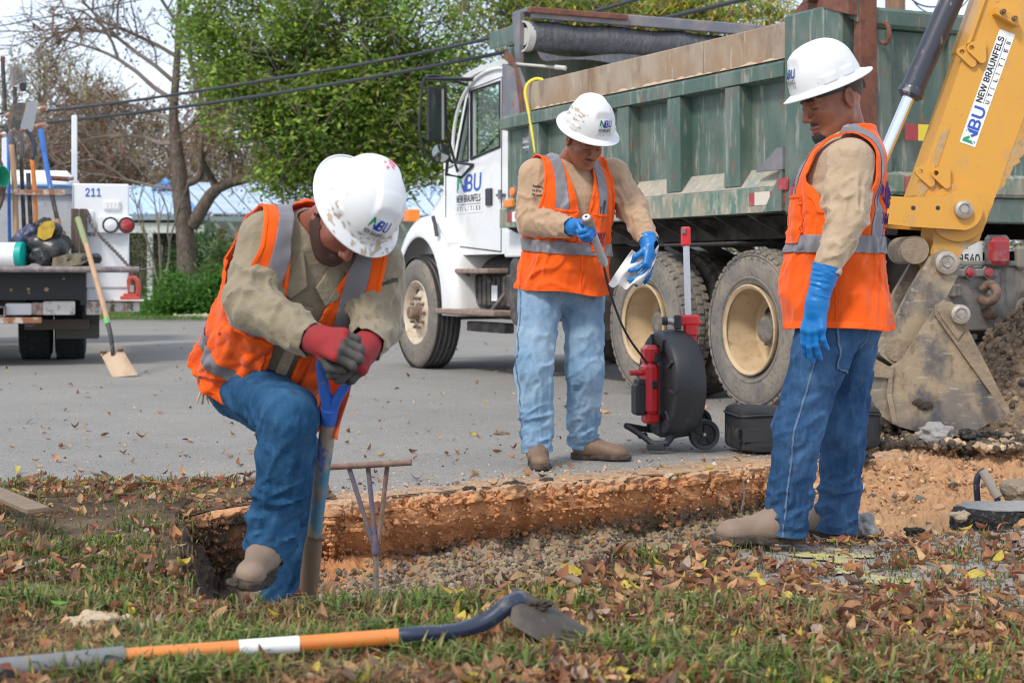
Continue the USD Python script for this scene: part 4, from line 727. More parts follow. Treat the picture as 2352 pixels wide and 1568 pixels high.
def rear_wheel(s, label_, tr=True):
    c = np.array([s, -.15, .535]); w = obj('wheel', place(lathe([(.272, .135), (.292, .150), (.300, .145), (.296, .12), (.285, .11), (.275, .02), (.255, -.09), (.20, -.125), (.11, -.13), (.11, -.15), (.28, -.15)], 40, AX, c), TR, TO), 'rim_tan', truck, smooth=40, label=label_)
    ty = T('tyre', lathe(tyre_prof(.525, .28, .30), 64, AX, c, closed=True), 'rubber_grey', w, smooth=40)
    T('tread', tread(.525, .28, 46, c), 'rubber_grey', w, kind='stuff')
    T('hub', [lathe([(0, .03), (.06, .028), (.085, .015), (.10, -.02), (.118, -.04), (.118, -.10), (.15, -.13)], 24, AX, c)], 'hub_grey', w, smooth=35); T('nut', nuts(10, .10, -.055, c, .016), 'hub_grey', w, kind='stuff')
    for a in (.6, 2.7, 4.7): T('hand_hole', lathe([(0, .004), (.038, 0), (.040, -.01)], 16, nrm([0, 1, 0]), c+[.205*math.cos(a), -.118, .205*math.sin(a)]), 'cab_dark', w)
    T('lettering', arc_text('Firestone', .425, .055, c, .133, np.pi*.58, .155)+arc_text('STEEL RADIAL', .40, .022, c, .136, -np.pi*.5, .075), 'rubber_grey', w)
    T('bead', [lathe([(.335, .137), (.345, .142), (.352, .137)], 48, AX, c), lathe([(.487, .128), (.493, .132), (.499, .124)], 48, AX, c)], 'rubber_grey', w)
    ci = c+[0, -.33, 0]; wi = obj('inner_wheel', place(lathe(tyre_prof(.53, .27, .28), 48, AX, ci, closed=True), TR, TO), 'rubber', truck, smooth=40); T('tread', tread(.528, .27, 40, ci), 'rubber', wi, kind='stuff')
    cf = c+[0, -2.1, 0]; T('far_wheel', lathe(tyre_prof(.53, .56, .28), 40, AX, cf, closed=True), 'rubber', smooth=40)
rear_wheel(0, 'rearmost dusty tan wheel of the truck'); rear_wheel(1.365, 'forward of the two rear tan wheels, behind the red reel')
c = np.array([5.52, -.06, .53]); ang = -.10
w = obj('front_wheel', place(lathe([(.30, .10), (.31, .125), (.302, .13), (.285, .11), (.265, .05), (.24, .045), (.20, .075), (.15, .095), (.12, .10), (0, .10)], 40, AX, c), TR, TO), 'rim_cream', truck, smooth=40)
T('tyre', lathe(tyre_prof(.53, .29, .305), 64, AX, c, closed=True), 'rubber_grey', w, smooth=40)
T('tread', [lathe([(.530, k*.05-.115), (.536, k*.05-.11), (.536, k*.05-.08), (.530, k*.05-.075)], 64, AX, c) for k in range(5)], 'rubber_dark', w)
T('hub', lathe([(0, .20), (.05, .20), (.062, .19), (.066, .11), (.10, .10)], 24, AX, c), 'hub_rust', w, smooth=35); T('nut', nuts(10, .145, .09, c, .02), 'hub_rust', w, kind='stuff')
for a in (1.0, 2.2, 4.0): T('hand_hole', lathe([(0, .004), (.034, 0), (.036, -.01)], 16, AX, c+[.225*math.cos(a), .058, .225*math.sin(a)]), 'cab_dark', w)
T('far_wheel', lathe(tyre_prof(.53, .30, .30), 40, AX, c+[0, -2.1, 0], closed=True), 'rubber', smooth=40)
# cab
CL, CR, so = -.12, -2.26, s_of
side = [(3.86, 1.08), (5.0, 1.08), (5.26, 1.16), (5.27, 1.88), (5.06, 1.97), (4.74, 2.60), (4.60, 2.70), (3.86, 2.74)]
win = [(4.02, 2.03), (4.64, 1.96), (4.64, 2.58), (4.02, 2.60)]; vent = [(4.70, 1.95), (4.98, 1.95), (4.72, 2.50), (4.70, 2.53)]
def side_plate(l0, l1): return prism(side, 'l', l0, l1) if False else _sp(l0, l1)
def _sp(l0, l1):
    m = trimesh.creation.extrude_polygon(sg.Polygon(side, [win, vent]), abs(l1-l0), engine='earcut'); v = m.vertices.copy(); m.vertices = np.stack([v[:, 0], v[:, 2]+min(l0, l1), v[:, 1]], 1); m.invert(); return m
cab = T('cab', [_sp(CL-.05, CL), _sp(CR, CR+.05), B(3.86, 3.90, CR+.05, CL-.05, 1.08, 2.1), B(3.86, 5.2, CR+.06, CL-.06, 1.08, 1.14), prism([(CR, 1.9), (CL, 1.9), (CL, 1.96), (CR, 1.96)], 's', 5.05, 5.28)], 'white_paint')
rf_ = grid(lambda a, b: np.stack([3.84+.92*a, CL+.012+(CR-CL-.024)*b, 2.735+.06*np.sin(np.pi*b)**.5-.15*np.maximum(a-.55, 0)**1.5], -1), 20, 24); T('roof', solidify(rf_, .05), 'white_paint', smooth=40)
T('drip_rail', tube(spl([(3.86, CL+.012, 2.70), (4.55, CL+.012, 2.67), (4.72, CL+.012, 2.60), (5.03, CL+.012, 1.98)], 24), .016, 6), 'white_paint', smooth=True)
def ring(poly, l, r): p = [(a, l, b) for a, b in poly]; return tube(p+[p[0], p[1]], r, 6)
T('window_seal', [ring(win, CL, .016), ring(vent, CL, .013)], 'black_trim')
for q_, l_ in ((win, CL-.028), (vent, CL-.028), (win, CR+.028)): T('window', TM([[a, l_, b] for a, b in q_], [[0, 1, 2, 3]]), 'cab_glass')
T('windscreen', TM([[5.06, CL-.05, 1.97], [5.06, CR+.05, 1.97], [4.72, CR+.05, 2.62], [4.72, CL-.05, 2.62]], [[0, 1, 2, 3]]), 'cab_glass')
T('pillar', [rod((5.06, CL-.03, 1.96), (4.70, CL-.03, 2.66), .03), rod((5.06, CR+.03, 1.96), (4.70, CR+.03, 2.66), .03)], 'white_paint')
T('seat', [B(4.0, 4.15, -.85, -.40, 1.3, 2.1, .04), B(4.0, 4.5, -.85, -.40, 1.3, 1.5, .04), B(4.0, 4.15, -1.95, -1.5, 1.3, 2.1, .04)], 'seat_grey'); T('dashboard', B(4.75, 5.1, CR+.08, CL-.08, 1.5, 1.95, .05), 'cab_dark')
a = np.linspace(0, 2*np.pi, 25); sw = np.stack([4.55+.10*np.cos(a), -.62+.21*np.sin(a), 2.02+.18*np.cos(a)], 1); T('steering_wheel', tube(sw, .016, 8), 'black_trim')
T('door_gap', [ring([(4.0, 1.10), (5.22, 1.18), (5.22, 1.90), (4.98, 1.93), (4.67, 2.60), (3.98, 2.64)], CL+.001, .006)], 'cab_dark')
T('door_handle', [B(so(1132, CL), so(1118, CL), CL, CL+.02, z_of(472, 4.2, CL), z_of(432, 4.2, CL), .008)], 'black_trim'); T('hinge', [B(3.90, 4.02, CL, CL+.05, 1.585, 1.61), rod((3.92, CL+.05, 1.56), (3.92, CL+.05, 1.64), .02)], 'grey_steel')
s0, s1, z0, z1 = so(1049, CL), so(1107, CL), z_of(484, 4.7, CL), z_of(398, 4.7, CL)
dec = T('decal', B(s1-.01, s0+.01, CL+.001, CL+.004, z0-.02, z1+.02, 0), 'decal_white'); lw = s0-s1-.03
for k, m in logo(lw, .0015).items():
    m.apply_scale([1, (z1-z0)/(.84*lw), 1]); T('logo', place(m, RT, (s0-.01, CL+.0045, z0)), k, dec)
T('number', place(text('219', .17, .10), np.column_stack([nrm([-1, .05, .45]), nrm([-.4, -.1, 1]), [.05, .995, .1]]), (5.56, CL+.035, 1.60)), 'logo_blue')
# bonnet and wings
def hood(a, b):
    s = 5.24+1.35*a; ds = 1.35*a; hw = 1.06-.03*a-.17*a*a; zt = 1.97-.70*ds+.13*ds*ds; th = np.pi*(1-b); x = np.cos(th); y = np.sin(th)
    sx = np.sign(x)*np.abs(x)**.28; sy = np.abs(y)**.33; zb = 1.10; return np.stack([s+0*b, -1.19+hw*sx, zb+(zt-zb)*sy], -1)
T('bonnet', grid(hood, 18, 40), 'white_paint', smooth=True); T('grille', B(6.55, 6.60, -1.95, -.43, .95, 1.5), 'black_trim'); T('bumper', B(6.55, 6.75, -2.4, .0, .50, .80, .04), 'white_paint')
def wing(a, b):
    th = np.radians(200-203*a); l = np.interp(b, [0, .1, .2, .3, 1], [.035, .045, .02, -.03, -.62]); m = np.interp(b, [0, .1, .2, .3, 1], [0, .08, .75, 1, 1])
    c, sn_ = np.cos(th), np.sin(th); rx = .575+m*np.where(c > 0, .235, .14); rz = .70+m*.19; return np.stack([5.50-rx*c, l+0*a, .56+rz*sn_], -1)
T('wing', solidify(grid(wing, 50, 22), -.012), 'white_paint', smooth=True)
T('wing_fill', prism([(4.86, .60), (4.93, .60), (5.0, 1.0), (5.22, 1.32), (5.3, 1.38), (5.3, 1.5), (4.9, 1.2)], 'l', -.20, .0), 'white_paint')
T('wheel_well', [prism([(5.0, .6), (5.0, 1.05), (5.2, 1.25), (5.8, 1.25), (6.1, 1.0), (6.1, .6)], 'l', -.72, -.66), B(5.55, 5.85, -.66, -.5, .95, 1.2, .03), rod((5.7, -.5, 1.05), (5.7, -.38, 1.05), .07)], 'under_dark')
T('bonnet_catch', [tube([(5.12, .055, 1.44), (5.06, .06, 1.36), (5.02, .06, 1.26)], .02, 8)], 'black_trim'); lamp_ = T('indicator', B(5.86, 6.0, -.12, .0, 1.42, 1.54, .01), 'orange_lens')
T('roof_lamp', lathe([(.0, .06), (.04, .05), (.05, 0), (0, 0)], 16, (0, 0, 1), (4.4, -.55, 2.79)), 'orange_lens')
# mirrors on bracket
ms = obj('mirror', place(B(4.595, 4.625, .16, .335, 2.10, 2.60, .02), TR, TO), 'black_trim', truck); T('mirror_glass', B(4.590, 4.5945, .175, .32, 2.12, 2.58, 0), 'mirror_glass', ms)
rm_ = obj('round_mirror', place(lathe([(0, .05), (.06, .035), (.088, 0), (.092, -.01), (.085, -.012), (0, .004)], 24, (1, 0, 0), (4.62, .20, 2.00)), TR, TO), 'black_trim', truck, smooth=40); T('mirror_glass', lathe([(0, -.02), (.05, -.013), (.084, -.004)], 24, (1, 0, 0), (4.612, .20, 2.00)), 'mirror_glass', rm_, smooth=True)
T('mirror_bracket', [tube(spl([(4.66, CL, 2.64), (4.64, .1, 2.68), (4.62, .36, 2.66), (4.62, .385, 2.5), (4.62, .385, 2.1), (4.62, .30, 1.96), (4.62, .2, 1.92)], 30), .014, 8), tube([(4.55, CL, 2.68), (4.62, .34, 2.665)], .018, 8), tube([(4.60, .16, 2.64), (4.66, .12, 2.2), (4.95, CL, 1.86)], .013, 8), tube([(4.62, .2, 2.08), (4.70, .05, 1.93), (4.58, CL, 1.90)], .014, 8), tube([(4.62, .12, 2.0), (4.80, .06, 1.82), (4.85, CL, 1.80), (4.58, CL+.01, 1.90)], .016, 8)], 'black_trim')
# steps, tank, battery box
T('step', box((.95, .22, .045), (4.55, -.12, .93), .01), 'step_wood'); T('step', box((1.35, .24, .05), (4.45, -.05, .56), .01), 'step_wood')
T('step_bracket', [rod((4.9, -.05, .55), (4.9, -.35, .9), .02), rod((4.1, -.05, .55), (4.1, -.35, .9), .02), rod((4.75, -.1, .92), (4.75, -.3, .75), .018), rod((4.35, -.1, .92), (4.35, -.3, .75), .018), B(3.9, 4.7, -.2, -.1, .38, .47)], 'dark_metal')
T('tank', [rod((4.0, -.52, .78), (4.78, -.52, .78), .30, n=28)], 'dark_metal', smooth=40); T('battery_box', [B(4.0, 4.85, -.42, -.2, .60, .90, .02)]+[B(4.08+k*.1, 4.11+k*.1, -.2, -.185, .62, .88) for k in range(8)], 'dark_metal')
T('air_tank', [lathe([(0, .26), (.12, .24), (.16, .18), (.16, -.3), (.12, -.36), (0, -.38)], 24, (0, 0, 1), (3.72, -.25, .82))], 'dark_metal', smooth=40)
T('label', B(4.2, 4.32, -.178, -.174, .66, .80, 0), 'decal_white'); T('side_skirt', B(3.5, 3.9, -.3, -.1, 1.05, 1.28, .01), 'white_paint')
T('box', [B(2.2, 3.5, -.9, -.35, .5, 1.0, .02)], 'under_dark')
# rear crossmember with plate, lamps, tow hooks
pm('muddy_steel', (.20, .19, .175), .8, layers=[(4, .42, .62, (.30, .25, .19), O1, .8), (18, .55, .68, (.09, .085, .08), (1, 1, .35), .7)], bump=(50, .4, .006))
SB = SR-.06
T('rear_plate', B(SB, SB+.05, -2.25, -.62, .55, .95, .01), 'muddy_steel'); T('pintle_plate', B(SB-.03, SB, -2.2, -1.55, .60, .90, .01), 'muddy_steel')
def RB(l, z): return np.array([SB-.005, l, z])
RR = np.column_stack([[0, -1, 0], [0, 0, 1], [-1, 0, 0]])
np_ = obj('number_plate', place(place(box((.31, .16, .004), (0, 0, 0), .001), RR, RB(-.85, 1.025)), TR, TO), 'plate_white', truck)
T('lettering', [place(text('TEXAS', .10, .026), RR, RB(-.80, 1.075)-[.003, 0, 0]), place(text('EXEMPT', .07, .013), RR, RB(-.815, 1.058)-[.003, 0, 0]), place(text('U*8540', .26, .062), RR, RB(-.72, .965)-[.003, 0, 0])], 'logo_black', np_)
T('lamp_bar', B(SB-.03, SB, -1.12, -.66, .885, .935, .008), 'muddy_steel')
for l in (-.74, -.88, -1.03): lamp('rear_marker', SB-.03, l, .912, .035, 'red_lens', (-1, 0, 0))
T('tail_lamp', [B(SB-.08, SB-.02, -1.18, -1.01, .955, 1.13, .035)], 'red_lens'); T('tail_lamp_ring', B(SB-.06, SB-.01, -1.195, -.995, .94, 1.145, .035), 'dark_metal'); T('lamp_bracket', [B(SB-.02, SB+.04, -1.95, -.66, .952, .985), B(SB-.04, SB+.02, -1.36, -1.27, .93, 1.08, .02)], 'muddy_steel')
for l in (-.98, -1.62): T('tow_hook', [tube(spl([(SB-.03, l, .80), (SB-.12, l-.02, .82), (SB-.15, l, .76), (SB-.09, l+.02, .73), (SB-.03, l, .75)], 14), .03, 8), rod((SB-.08, l-.05, .66), (SB-.02, l-.05, .66), .04)], 'hub_rust', smooth=True)
a = np.linspace(0, 2*np.pi, 20); T('shackle', tube(np.stack([SB-.07+0*a, -1.28+.05*np.sin(a), .66+.075*np.cos(a)], 1), .02, 8), 'muddy_steel'); T('bracket', B(SB-.06, SB, -.80, -.73, .76, .84, .01), 'hub_grey'); T('bracket', B(SB-.05, SB, -1.40, -1.32, .72, .80, .01), 'hub_grey'); T('bracket', rod((SB-.09, -1.42, .84), (SB-.02, -1.55, .88), .02), 'hub_grey')
# ================= EXCAVATOR ARM =================
pm('yellow_paint', (.62, .30, .035), .45, layers=[(3, .5, .7, (.55, .27, .05), O1, .6), (9, .60, .70, (.38, .26, .14), (1, 1, .6), .55), (30, .66, .74, (.10, .07, .05), O1, .6)], bump=(30, .15, .003), coat=.15)
pm('yellow_muddy', (.50, .27, .06), .75, layers=[(7, .42, .58, (.42, .30, .18), O1, .9), (20, .55, .68, (.26, .19, .12), O1, .6)], bump=(40, .6, .008))
pm('bucket_steel', (.21, .18, .145), .5, metal=.3, layers=[(3.2, .44, .58, (.40, .30, .19), (1, 1, 1.6), .9), (5, .50, .62, (.075, .075, .085), (1, 1, .7), .85), (13, .54, .64, (.16, .10, .06), (1.5, 1, .8), .6), (30, .60, .68, (.52, .48, .42), (.35, 1, 1.8), .6)], bump=(35, .35, .005))
pm('bucket_mud', (.30, .23, .155), .92, layers=[(9, .42, .62, (.20, .155, .11), O1, .8)], bump=(40, .8, .01)); pm('black_hose', (.03, .032, .045), .35, layers=[(14, .60, .68, (.35, .33, .32), (1, 1, .4), .8)], coat=.2); pm('chrome', (.75, .76, .78), .08, metal=1.0); pm('pin_steel', (.42, .38, .33), .5, metal=.5, layers=[(20, .5, .65, (.2, .16, .12), O1, .7)])
pm('mud', (.055, .042, .03), .95, bump=(60, 1., .01)); 
ED = EPR = 8.75
def ep(poly, d0, d1):
    """plate in the plane facing the viewer, between depths d0 and d1"""
    P = np.array([W(u, v, EPR) for u, v in poly]); g = sg.Polygon(P[:, [0, 2]]).buffer(0); g = max(getattr(g, 'geoms', [g]), key=lambda q: q.area); m = trimesh.creation.extrude_polygon(g, abs(d1-d0), engine='earcut'); v = m.vertices.copy(); m.vertices = np.stack([v[:, 0], v[:, 2]+min(d0, d1), v[:, 1]], 1); m.invert(); return m
EX = thing('excavator_arm', 'yellow excavator arm with chrome cylinder and muddy steel bucket resting beside the truck tailgate', 'excavator', loc=W(2200, 700, ED))
def jag(a, b, n, amp, seed): r = np.random.RandomState(seed); return [(a[0]+(b[0]-a[0])*t+r.uniform(-amp, amp), a[1]+(b[1]-a[1])*t) for t in np.linspace(0, 1, n)]
stick = [(2350, -300), (2246, 0), (2203, 122), (2166, 230), (2089, 450), (2096, 500), (2130, 520), (2128, 560), (2118, 604), (2150, 640), (2178, 606), (2200, 572), (2232, 556)]+jag((2237, 546), (2352, 228), 46, 1.6, 2)+[(2440, -20), (2540, -300)]
obj('stick', [ep(stick, ED-.13, ED+.13)], 'yellow_paint', EX)
obj('stick_flange', ep([(2352, -300), (2240, 0), (2200, 118), (2206, 122), (2248, 3), (2360, -300)], ED-.15, ED+.15), 'yellow_paint', EX)
obj('mud_crust', ep([(2150, 310), (2166, 300), (2128, 420), (2096, 470), (2090, 450)]+[], ED-.134, ED-.129), 'yellow_muddy', EX)
obj('mud_crust', ep(jag((2352, 330), (2200, 556), 30, 5, 4)+[(2234, 556)]+jag((2238, 546), (2352, 230), 46, 1.6, 2), ED-.136, ED-.128), 'yellow_muddy', EX)
obj('mud_crust', ep([(2100, 505), (2130, 522), (2126, 600), (2150, 642), (2180, 606), (2200, 572), (2228, 556), (2160, 530)], ED-.136, ED-.128), 'yellow_muddy', EX)
th = np.linspace(0, 2*np.pi, 40, endpoint=False); circ = lambda u, v, r: [(u+r*math.cos(a), v+r*math.sin(a)) for a in th]
obj('boss_plate', ep(circ(2185, 490, 66), ED-.150, ED-.128), 'yellow_paint', EX)
link = [(1975, 452), (2068, 457), (2150, 455)]+[(2187+45*math.cos(a), 485+46*math.sin(a)) for a in np.linspace(-1.75, 1.45, 14)]+[(2068, 523), (1975, 512)]
obj('tipping_link', ep(link, ED-.205, ED-.165), 'yellow_paint', EX); obj('tipping_link', ep(link, ED+.165, ED+.205), 'yellow_paint', EX)
for u in (2076, 2131): obj('grease_hole', lathe([(0, .002), (.012, .001), (.012, -.002)], 10, (0, -1, 0), W(u, 481, ED)*[1, 0, 1]+[0, ED-.206, 0]), 'cab_dark', EX)
def pin(u, v, r, d0, nm='pin', mat='pin_steel'): c = W(u, v, ED); obj(nm, lathe([(0, .03), (r*.42, .03), (r*.45, .022), (r*.62, .022), (r*.66, .03), (r, .024), (r*1.02, 0), (r, -.2)], 28, (0, -1, 0), (c[0], d0, c[2])), mat, EX, smooth=30)
pin(2187, 485, .047, ED-.21); pin(2150, 604, .060, ED-.20)
for (u, v) in ((2243, 41), (2262, 52)): pass
obj('hose_block', [ep([(2268, 28), (2318, 55), (2312, 72), (2262, 44)], ED-.19, ED-.125)], 'yellow_paint', EX); 
for u, v in ((2278, 41), (2304, 56)): pin(u, v, .014, ED-.19, 'bolt', 'hub_rust')
for (u, v, s) in ((2192, 128, 1), (2098, 398, 1), (2212, 120, .9), (2132, 402, .9)):
    m = sg.MultiPoint([W(u, v, ED)[[0, 2]]]).buffer(.026).union(sg.Point(*W(u+24, v-14, ED)[[0, 2]]).buffer(.02)).union(sg.Point(*W(u+24, v+26, ED)[[0, 2]]).buffer(.02)).convex_hull; hole = sg.Point(*W(u, v, ED)[[0, 2]]).buffer(.014, 6); g = m.difference(hole); e = trimesh.creation.extrude_polygon(g, .03, engine='earcut'); q = e.vertices.copy(); e.vertices = np.stack([q[:, 0], q[:, 2]+ED-(.15 if s == 1 else .165), q[:, 1]], 1); e.invert(); obj('lug', e, 'yellow_paint', EX)
# bucket cylinder: barrel, gland, chrome rod
cA, cB, cC = W(2275, -205, ED), W(2092, 213, ED), W(1982, 470, ED)
obj('cylinder_barrel', tube([cA, cB+(cA-cB)*.02], .064, 24), 'black_hose', EX, smooth=40); dcy = nrm(cB-cA); obj('cylinder_gland', lathe([(.0, -.03), (.066, -.03), (.072, -.02), (.072, .012), (.06, .022), (.05, .03), (0, .03)], 28, dcy, cB), 'black_hose', EX, smooth=35); obj('cylinder_rod', tube([cB, cC], .034, 20), 'chrome', EX, smooth=40); obj('rod_eye', lathe([(.03, -.1), (.07, -.1), (.07, .1), (.03, .1)], 24, (0, 1, 0), cC), 'pin_steel', EX)
# muddy bucket link and bucket
obj('bucket_link', [ep([(2150-34, 590), (2150, 572), (2184, 596), (2180, 630), (2076, 822), (2050, 846), (2005, 812), (2003, 806), (2069, 669)], ED-.19, ED-.13)], 'bucket_steel', EX); obj('bucket_link', ep([(2116, 590), (2150, 572), (2184, 596), (2180, 630), (2076, 822), (2050, 846), (2005, 812), (2003, 806), (2069, 669)], ED+.13, ED+.19), 'bucket_steel', EX)
obj('link_tube', rod(W(2085, 575, ED)*[1, 0, 1]+[0, ED-.16, 0], W(2085, 575, ED)*[1, 0, 1]+[0, ED+.16, 0], .075, n=20), 'bucket_mud', EX); obj('link_tube', rod(W(2040, 800, ED)*[1, 0, 1]+[0, ED-.2, 0], W(2040, 800, ED)*[1, 0, 1]+[0, ED+.2, 0], .06, n=20), 'bucket_mud', EX)
bk = [(2146, 712), (2150, 700), (2166, 690), (2184, 694), (2196, 706), (2318, 944), (2312, 952), (2210, 1002), (2104, 990), (2060, 978), (2024, 955), (2000, 915), (1988, 872), (1984, 840), (2004, 826), (2047, 842), (2073, 826)]
D0, D1 = ED-.27, ED+.30; EPR = D0
obj('side_plate', ep(bk, D0, D0+.03), 'bucket_steel', EX); obj('side_plate', ep(bk, D1-.03, D1), 'bucket_steel', EX)
back = [(1984, 840), (1988, 872), (2000, 915), (2024, 955), (2060, 978), (2104, 990), (2210, 1002)]; inner = [(u*.93+2160*.07, v*.93+850*.07) for u, v in back[::-1]]
obj('bucket_shell', ep(back+inner, D0+.03, D1-.03), 'bucket_steel', EX); obj('bucket_wall', ep([(2184, 694), (2196, 706), (2318, 944), (2306, 950), (2176, 712)], D0+.03, D1-.03), 'bucket_steel', EX)
obj('edge_strip', ep([(2147, 704), (2166, 690), (2184, 694), (2196, 706), (2318, 944), (2308, 951), (2146, 724)], D0-.022, D0-.003), 'bucket_mud', EX); obj('edge_strip', ep([(2104, 990), (2107, 982), (2262, 908), (2276, 903), (2310, 950), (2210, 1003)], D0-.020, D0-.003), 'bucket_steel', EX)
obj('mud_crust', ep([(2150, 712), (2152, 700), (2166, 692), (2180, 700), (2210, 760), (2196, 780), (2160, 730)], D0-.032, D0-.0225), 'bucket_mud', EX); obj('ear', ep([(1983, 862), (1984, 846), (2006, 822), (2050, 846), (2046, 868), (2020, 866)], D0-.02, D0-.003), 'bucket_mud', EX)
obj('rib', ep([(2043, 842), (2052, 838), (2046, 900), (2060, 975), (2048, 972), (2034, 905)], D0-.018, D0-.003), 'bucket_steel', EX)
pin(2168, 718, .05, D0-.04)
for k, (u, v) in enumerate(((2222, 772), (2120, 925))): obj('mud_clod', [place(rock(.02, 200+k*9+j, (1.4, .5, 1), 1, .5), np.eye(3), W(u+j*7-10, v+(j*13) % 9, D0-.008)) for j in range(4)], 'mud', EX, kind='stuff')
# decal along the stick
dx = nrm(W(2297, 82, ED)-W(2206, 337, ED)); dn = np.array([0, -1., 0]); Rd = frame(z=dn, x=dx); o = W(2206, 337, ED)*[1, 0, 1]+[0, ED-.1315, 0]; Ld, hd_ = np.linalg.norm(W(2297, 82, ED)-W(2206, 337, ED)), .088
dcl = obj('decal', place(box((Ld, hd_, .002), (Ld/2, 0, 0), .0005), Rd, o), 'decal_white', EX); of = o+dn*.0015
N_, BU_ = text('N', .072, .066), text('BU', .125, .066); N_ = N_.subdivide().subdivide(); lf = (N_.vertices[:, 1])-(N_.vertices[:, 0]*.95)
for mm, mt in ((clip(N_, lf-.005), 'logo_green'), (clip(N_, -lf-.005), 'logo_blue')): mm.apply_translation([.012, -.033, 0]); obj('logo', place(mm, Rd, of), mt, dcl)
BU_.apply_translation([.088, -.033, 0]); obj('logo', place(BU_, Rd, of), 'logo_blue', dcl)
a_ = text('NEW BRAUNFELS', .37, .034); a_.apply_translation([.235, .004, 0]); u_ = [text(c, .006 if c == 'I' else .017, .022) for c in 'UTILITIES']
for i, m in enumerate(u_): m.apply_translation([.24+i*.042, -.036, 0])
obj('lettering', place(cat_([a_, box((.37, .002, .001), (.42, -.006, .0005))]+u_), Rd, of), 'logo_black', dcl)
# ================= PEOPLE =================
def sn(f, xs, ys, zs):
    """surface of f = 0 over a rectilinear grid (dual mesh), vertices pulled on to the zero level"""
    xs, ys, zs = [np.asarray(a, np.float32) for a in (xs, ys, zs)]; nx, ny, nz_ = len(xs), len(ys), len(zs)
    P = np.stack(np.meshgrid(xs, ys, zs, indexing='ij'), -1).reshape(-1, 3); v = np.empty(len(P), np.float32)
    for i in range(0, len(P), 400000): v[i:i+400000] = f(P[i:i+400000])
    v = v.reshape(nx, ny, nz_); ins = v < 0; ax = [xs, ys, zs]
    cs = (nx-1, ny-1, nz_-1); acc = np.zeros(cs+(3,), np.float32); cnt = np.zeros(cs, np.float32); edges = []
    for k in range(3):
        a = [slice(None)]*3; b = [slice(None)]*3; a[k] = slice(0, -1); b[k] = slice(1, None); va, vb = v[tuple(a)], v[tuple(b)]
        x = np.argwhere(ins[tuple(a)] != ins[tuple(b)]); fa, fb = va[tuple(x.T)], vb[tuple(x.T)]; t = fa/(fa-fb)
        p = np.stack([ax[j][x[:, j]] for j in range(3)], 1); p[:, k] += t*(ax[k][x[:, k]+1]-ax[k][x[:, k]]); o = [j for j in range(3) if j != k]
        for d0 in (0, 1):
            for d1 in (0, 1):
                c = x.copy(); c[:, o[0]] -= d0; c[:, o[1]] -= d1; ok = np.all((c >= 0)&(c < cs), 1); ci = tuple(c[ok].T)
                np.add.at(acc, ci, p[ok]); np.add.at(cnt, ci, 1)
        edges.append((k, x, fa < 0, o))
    idx = np.full(cs, -1, np.int64); m = cnt > 0; idx[m] = np.arange(m.sum()); V = (acc[m]/cnt[m][:, None]).astype(float); F = []
    for k, x, neg, o in edges:
        ok = np.ones(len(x), bool)
        for j in o: ok &= (x[:, j] > 0)&(x[:, j] < cs[j])
        x, neg = x[ok], neg[ok]; q = []
        for d0, d1 in ((1, 1), (0, 1), (0, 0), (1, 0)):
            c = x.copy(); c[:, o[0]] -= d0; c[:, o[1]] -= d1; q.append(idx[tuple(c.T)])
        q = np.stack(q, 1); flip = neg if k != 1 else ~neg; q = np.where(flip[:, None], q, q[:, ::-1]); F.append(q)
    F = quads(np.vstack(F)); F = F[(F >= 0).all(1)]
    return trimesh.Trimesh(V, F, process=False)
def body(f, lo, hi, h): return sn(f, *[np.arange(a, b+h, h) for a, b in zip(lo, hi)])
f4 = np.float32
def cap(P, a, b, ra, rb):
    a, b = np.asarray(a, f4), np.asarray(b, f4); d = b-a; t = np.clip((P-a)@d/(d@d+1e-9), 0, 1); return np.linalg.norm(P-a-t[:, None]*d, axis=1)-(ra+(rb-ra)*t)
def ell(P, c, r, R=None):
    q = P-np.asarray(c, f4)
    if R is not None: q = q@np.asarray(R, f4)
    r = np.asarray(r, f4); k0 = np.linalg.norm(q/r, axis=1); k1 = np.linalg.norm(q/(r*r), axis=1)+1e-6; return k0*(k0-1)/k1
def smin(a, b, k): h = np.clip(.5+.5*(b-a)/k, 0, 1); return b+(a-b)*h-k*h*(1-h)
def smax(a, b, k): return -smin(-a, -b, k)
def folds(P, d, specs, band=.03):
    """cloth folds: specs = (centre or (a, b), reach, amp, along, around, seed): wrinkles running round a limb axis"""
    near = np.abs(d) < band
    if not near.any(): return d
    Q = P[near]; e = np.zeros(len(Q), f4)
    for a, b, reach, amp, fs, fa, seed in specs:
        a, b = np.asarray(a, f4), np.asarray(b, f4); ax = b-a; L = np.linalg.norm(ax); ax = ax/L; s = (Q-a)@ax; q = Q-a-s[:, None]*ax
        r = np.linalg.norm(q, axis=1); w = np.exp(-np.maximum(0, np.maximum(-s, s-L))**2/(reach*.5)**2)*np.exp(-np.maximum(0, r-(.13 if reach < .25 else .3))**2/.03**2)
        u = nrm(np.cross(ax, [.3, .5, .8])); t = np.cross(ax, u); c1, c2 = q@u.astype(f4)/(r+1e-3), q@t.astype(f4)/(r+1e-3)
        n = meshkit.fbm(np.stack([s*fs+.8*c1, c1*fa, c2*fa], 1)+seed*3.7, 2, seed); e += w*amp*(1-2*np.minimum(1, np.abs(n-.5)*6.5))
    d = d.copy(); d[near] -= e; return d
def project(P, D, f, far=.4):
    """march points along D to f = 0"""
    t = np.zeros(len(P), f4); P = P.astype(f4); D = np.asarray(D, f4)
    for _ in range(60): t += np.clip(f(P+t[:, None]*D), -.02, .05)*.7
    return P+t[:, None]*D, t < far
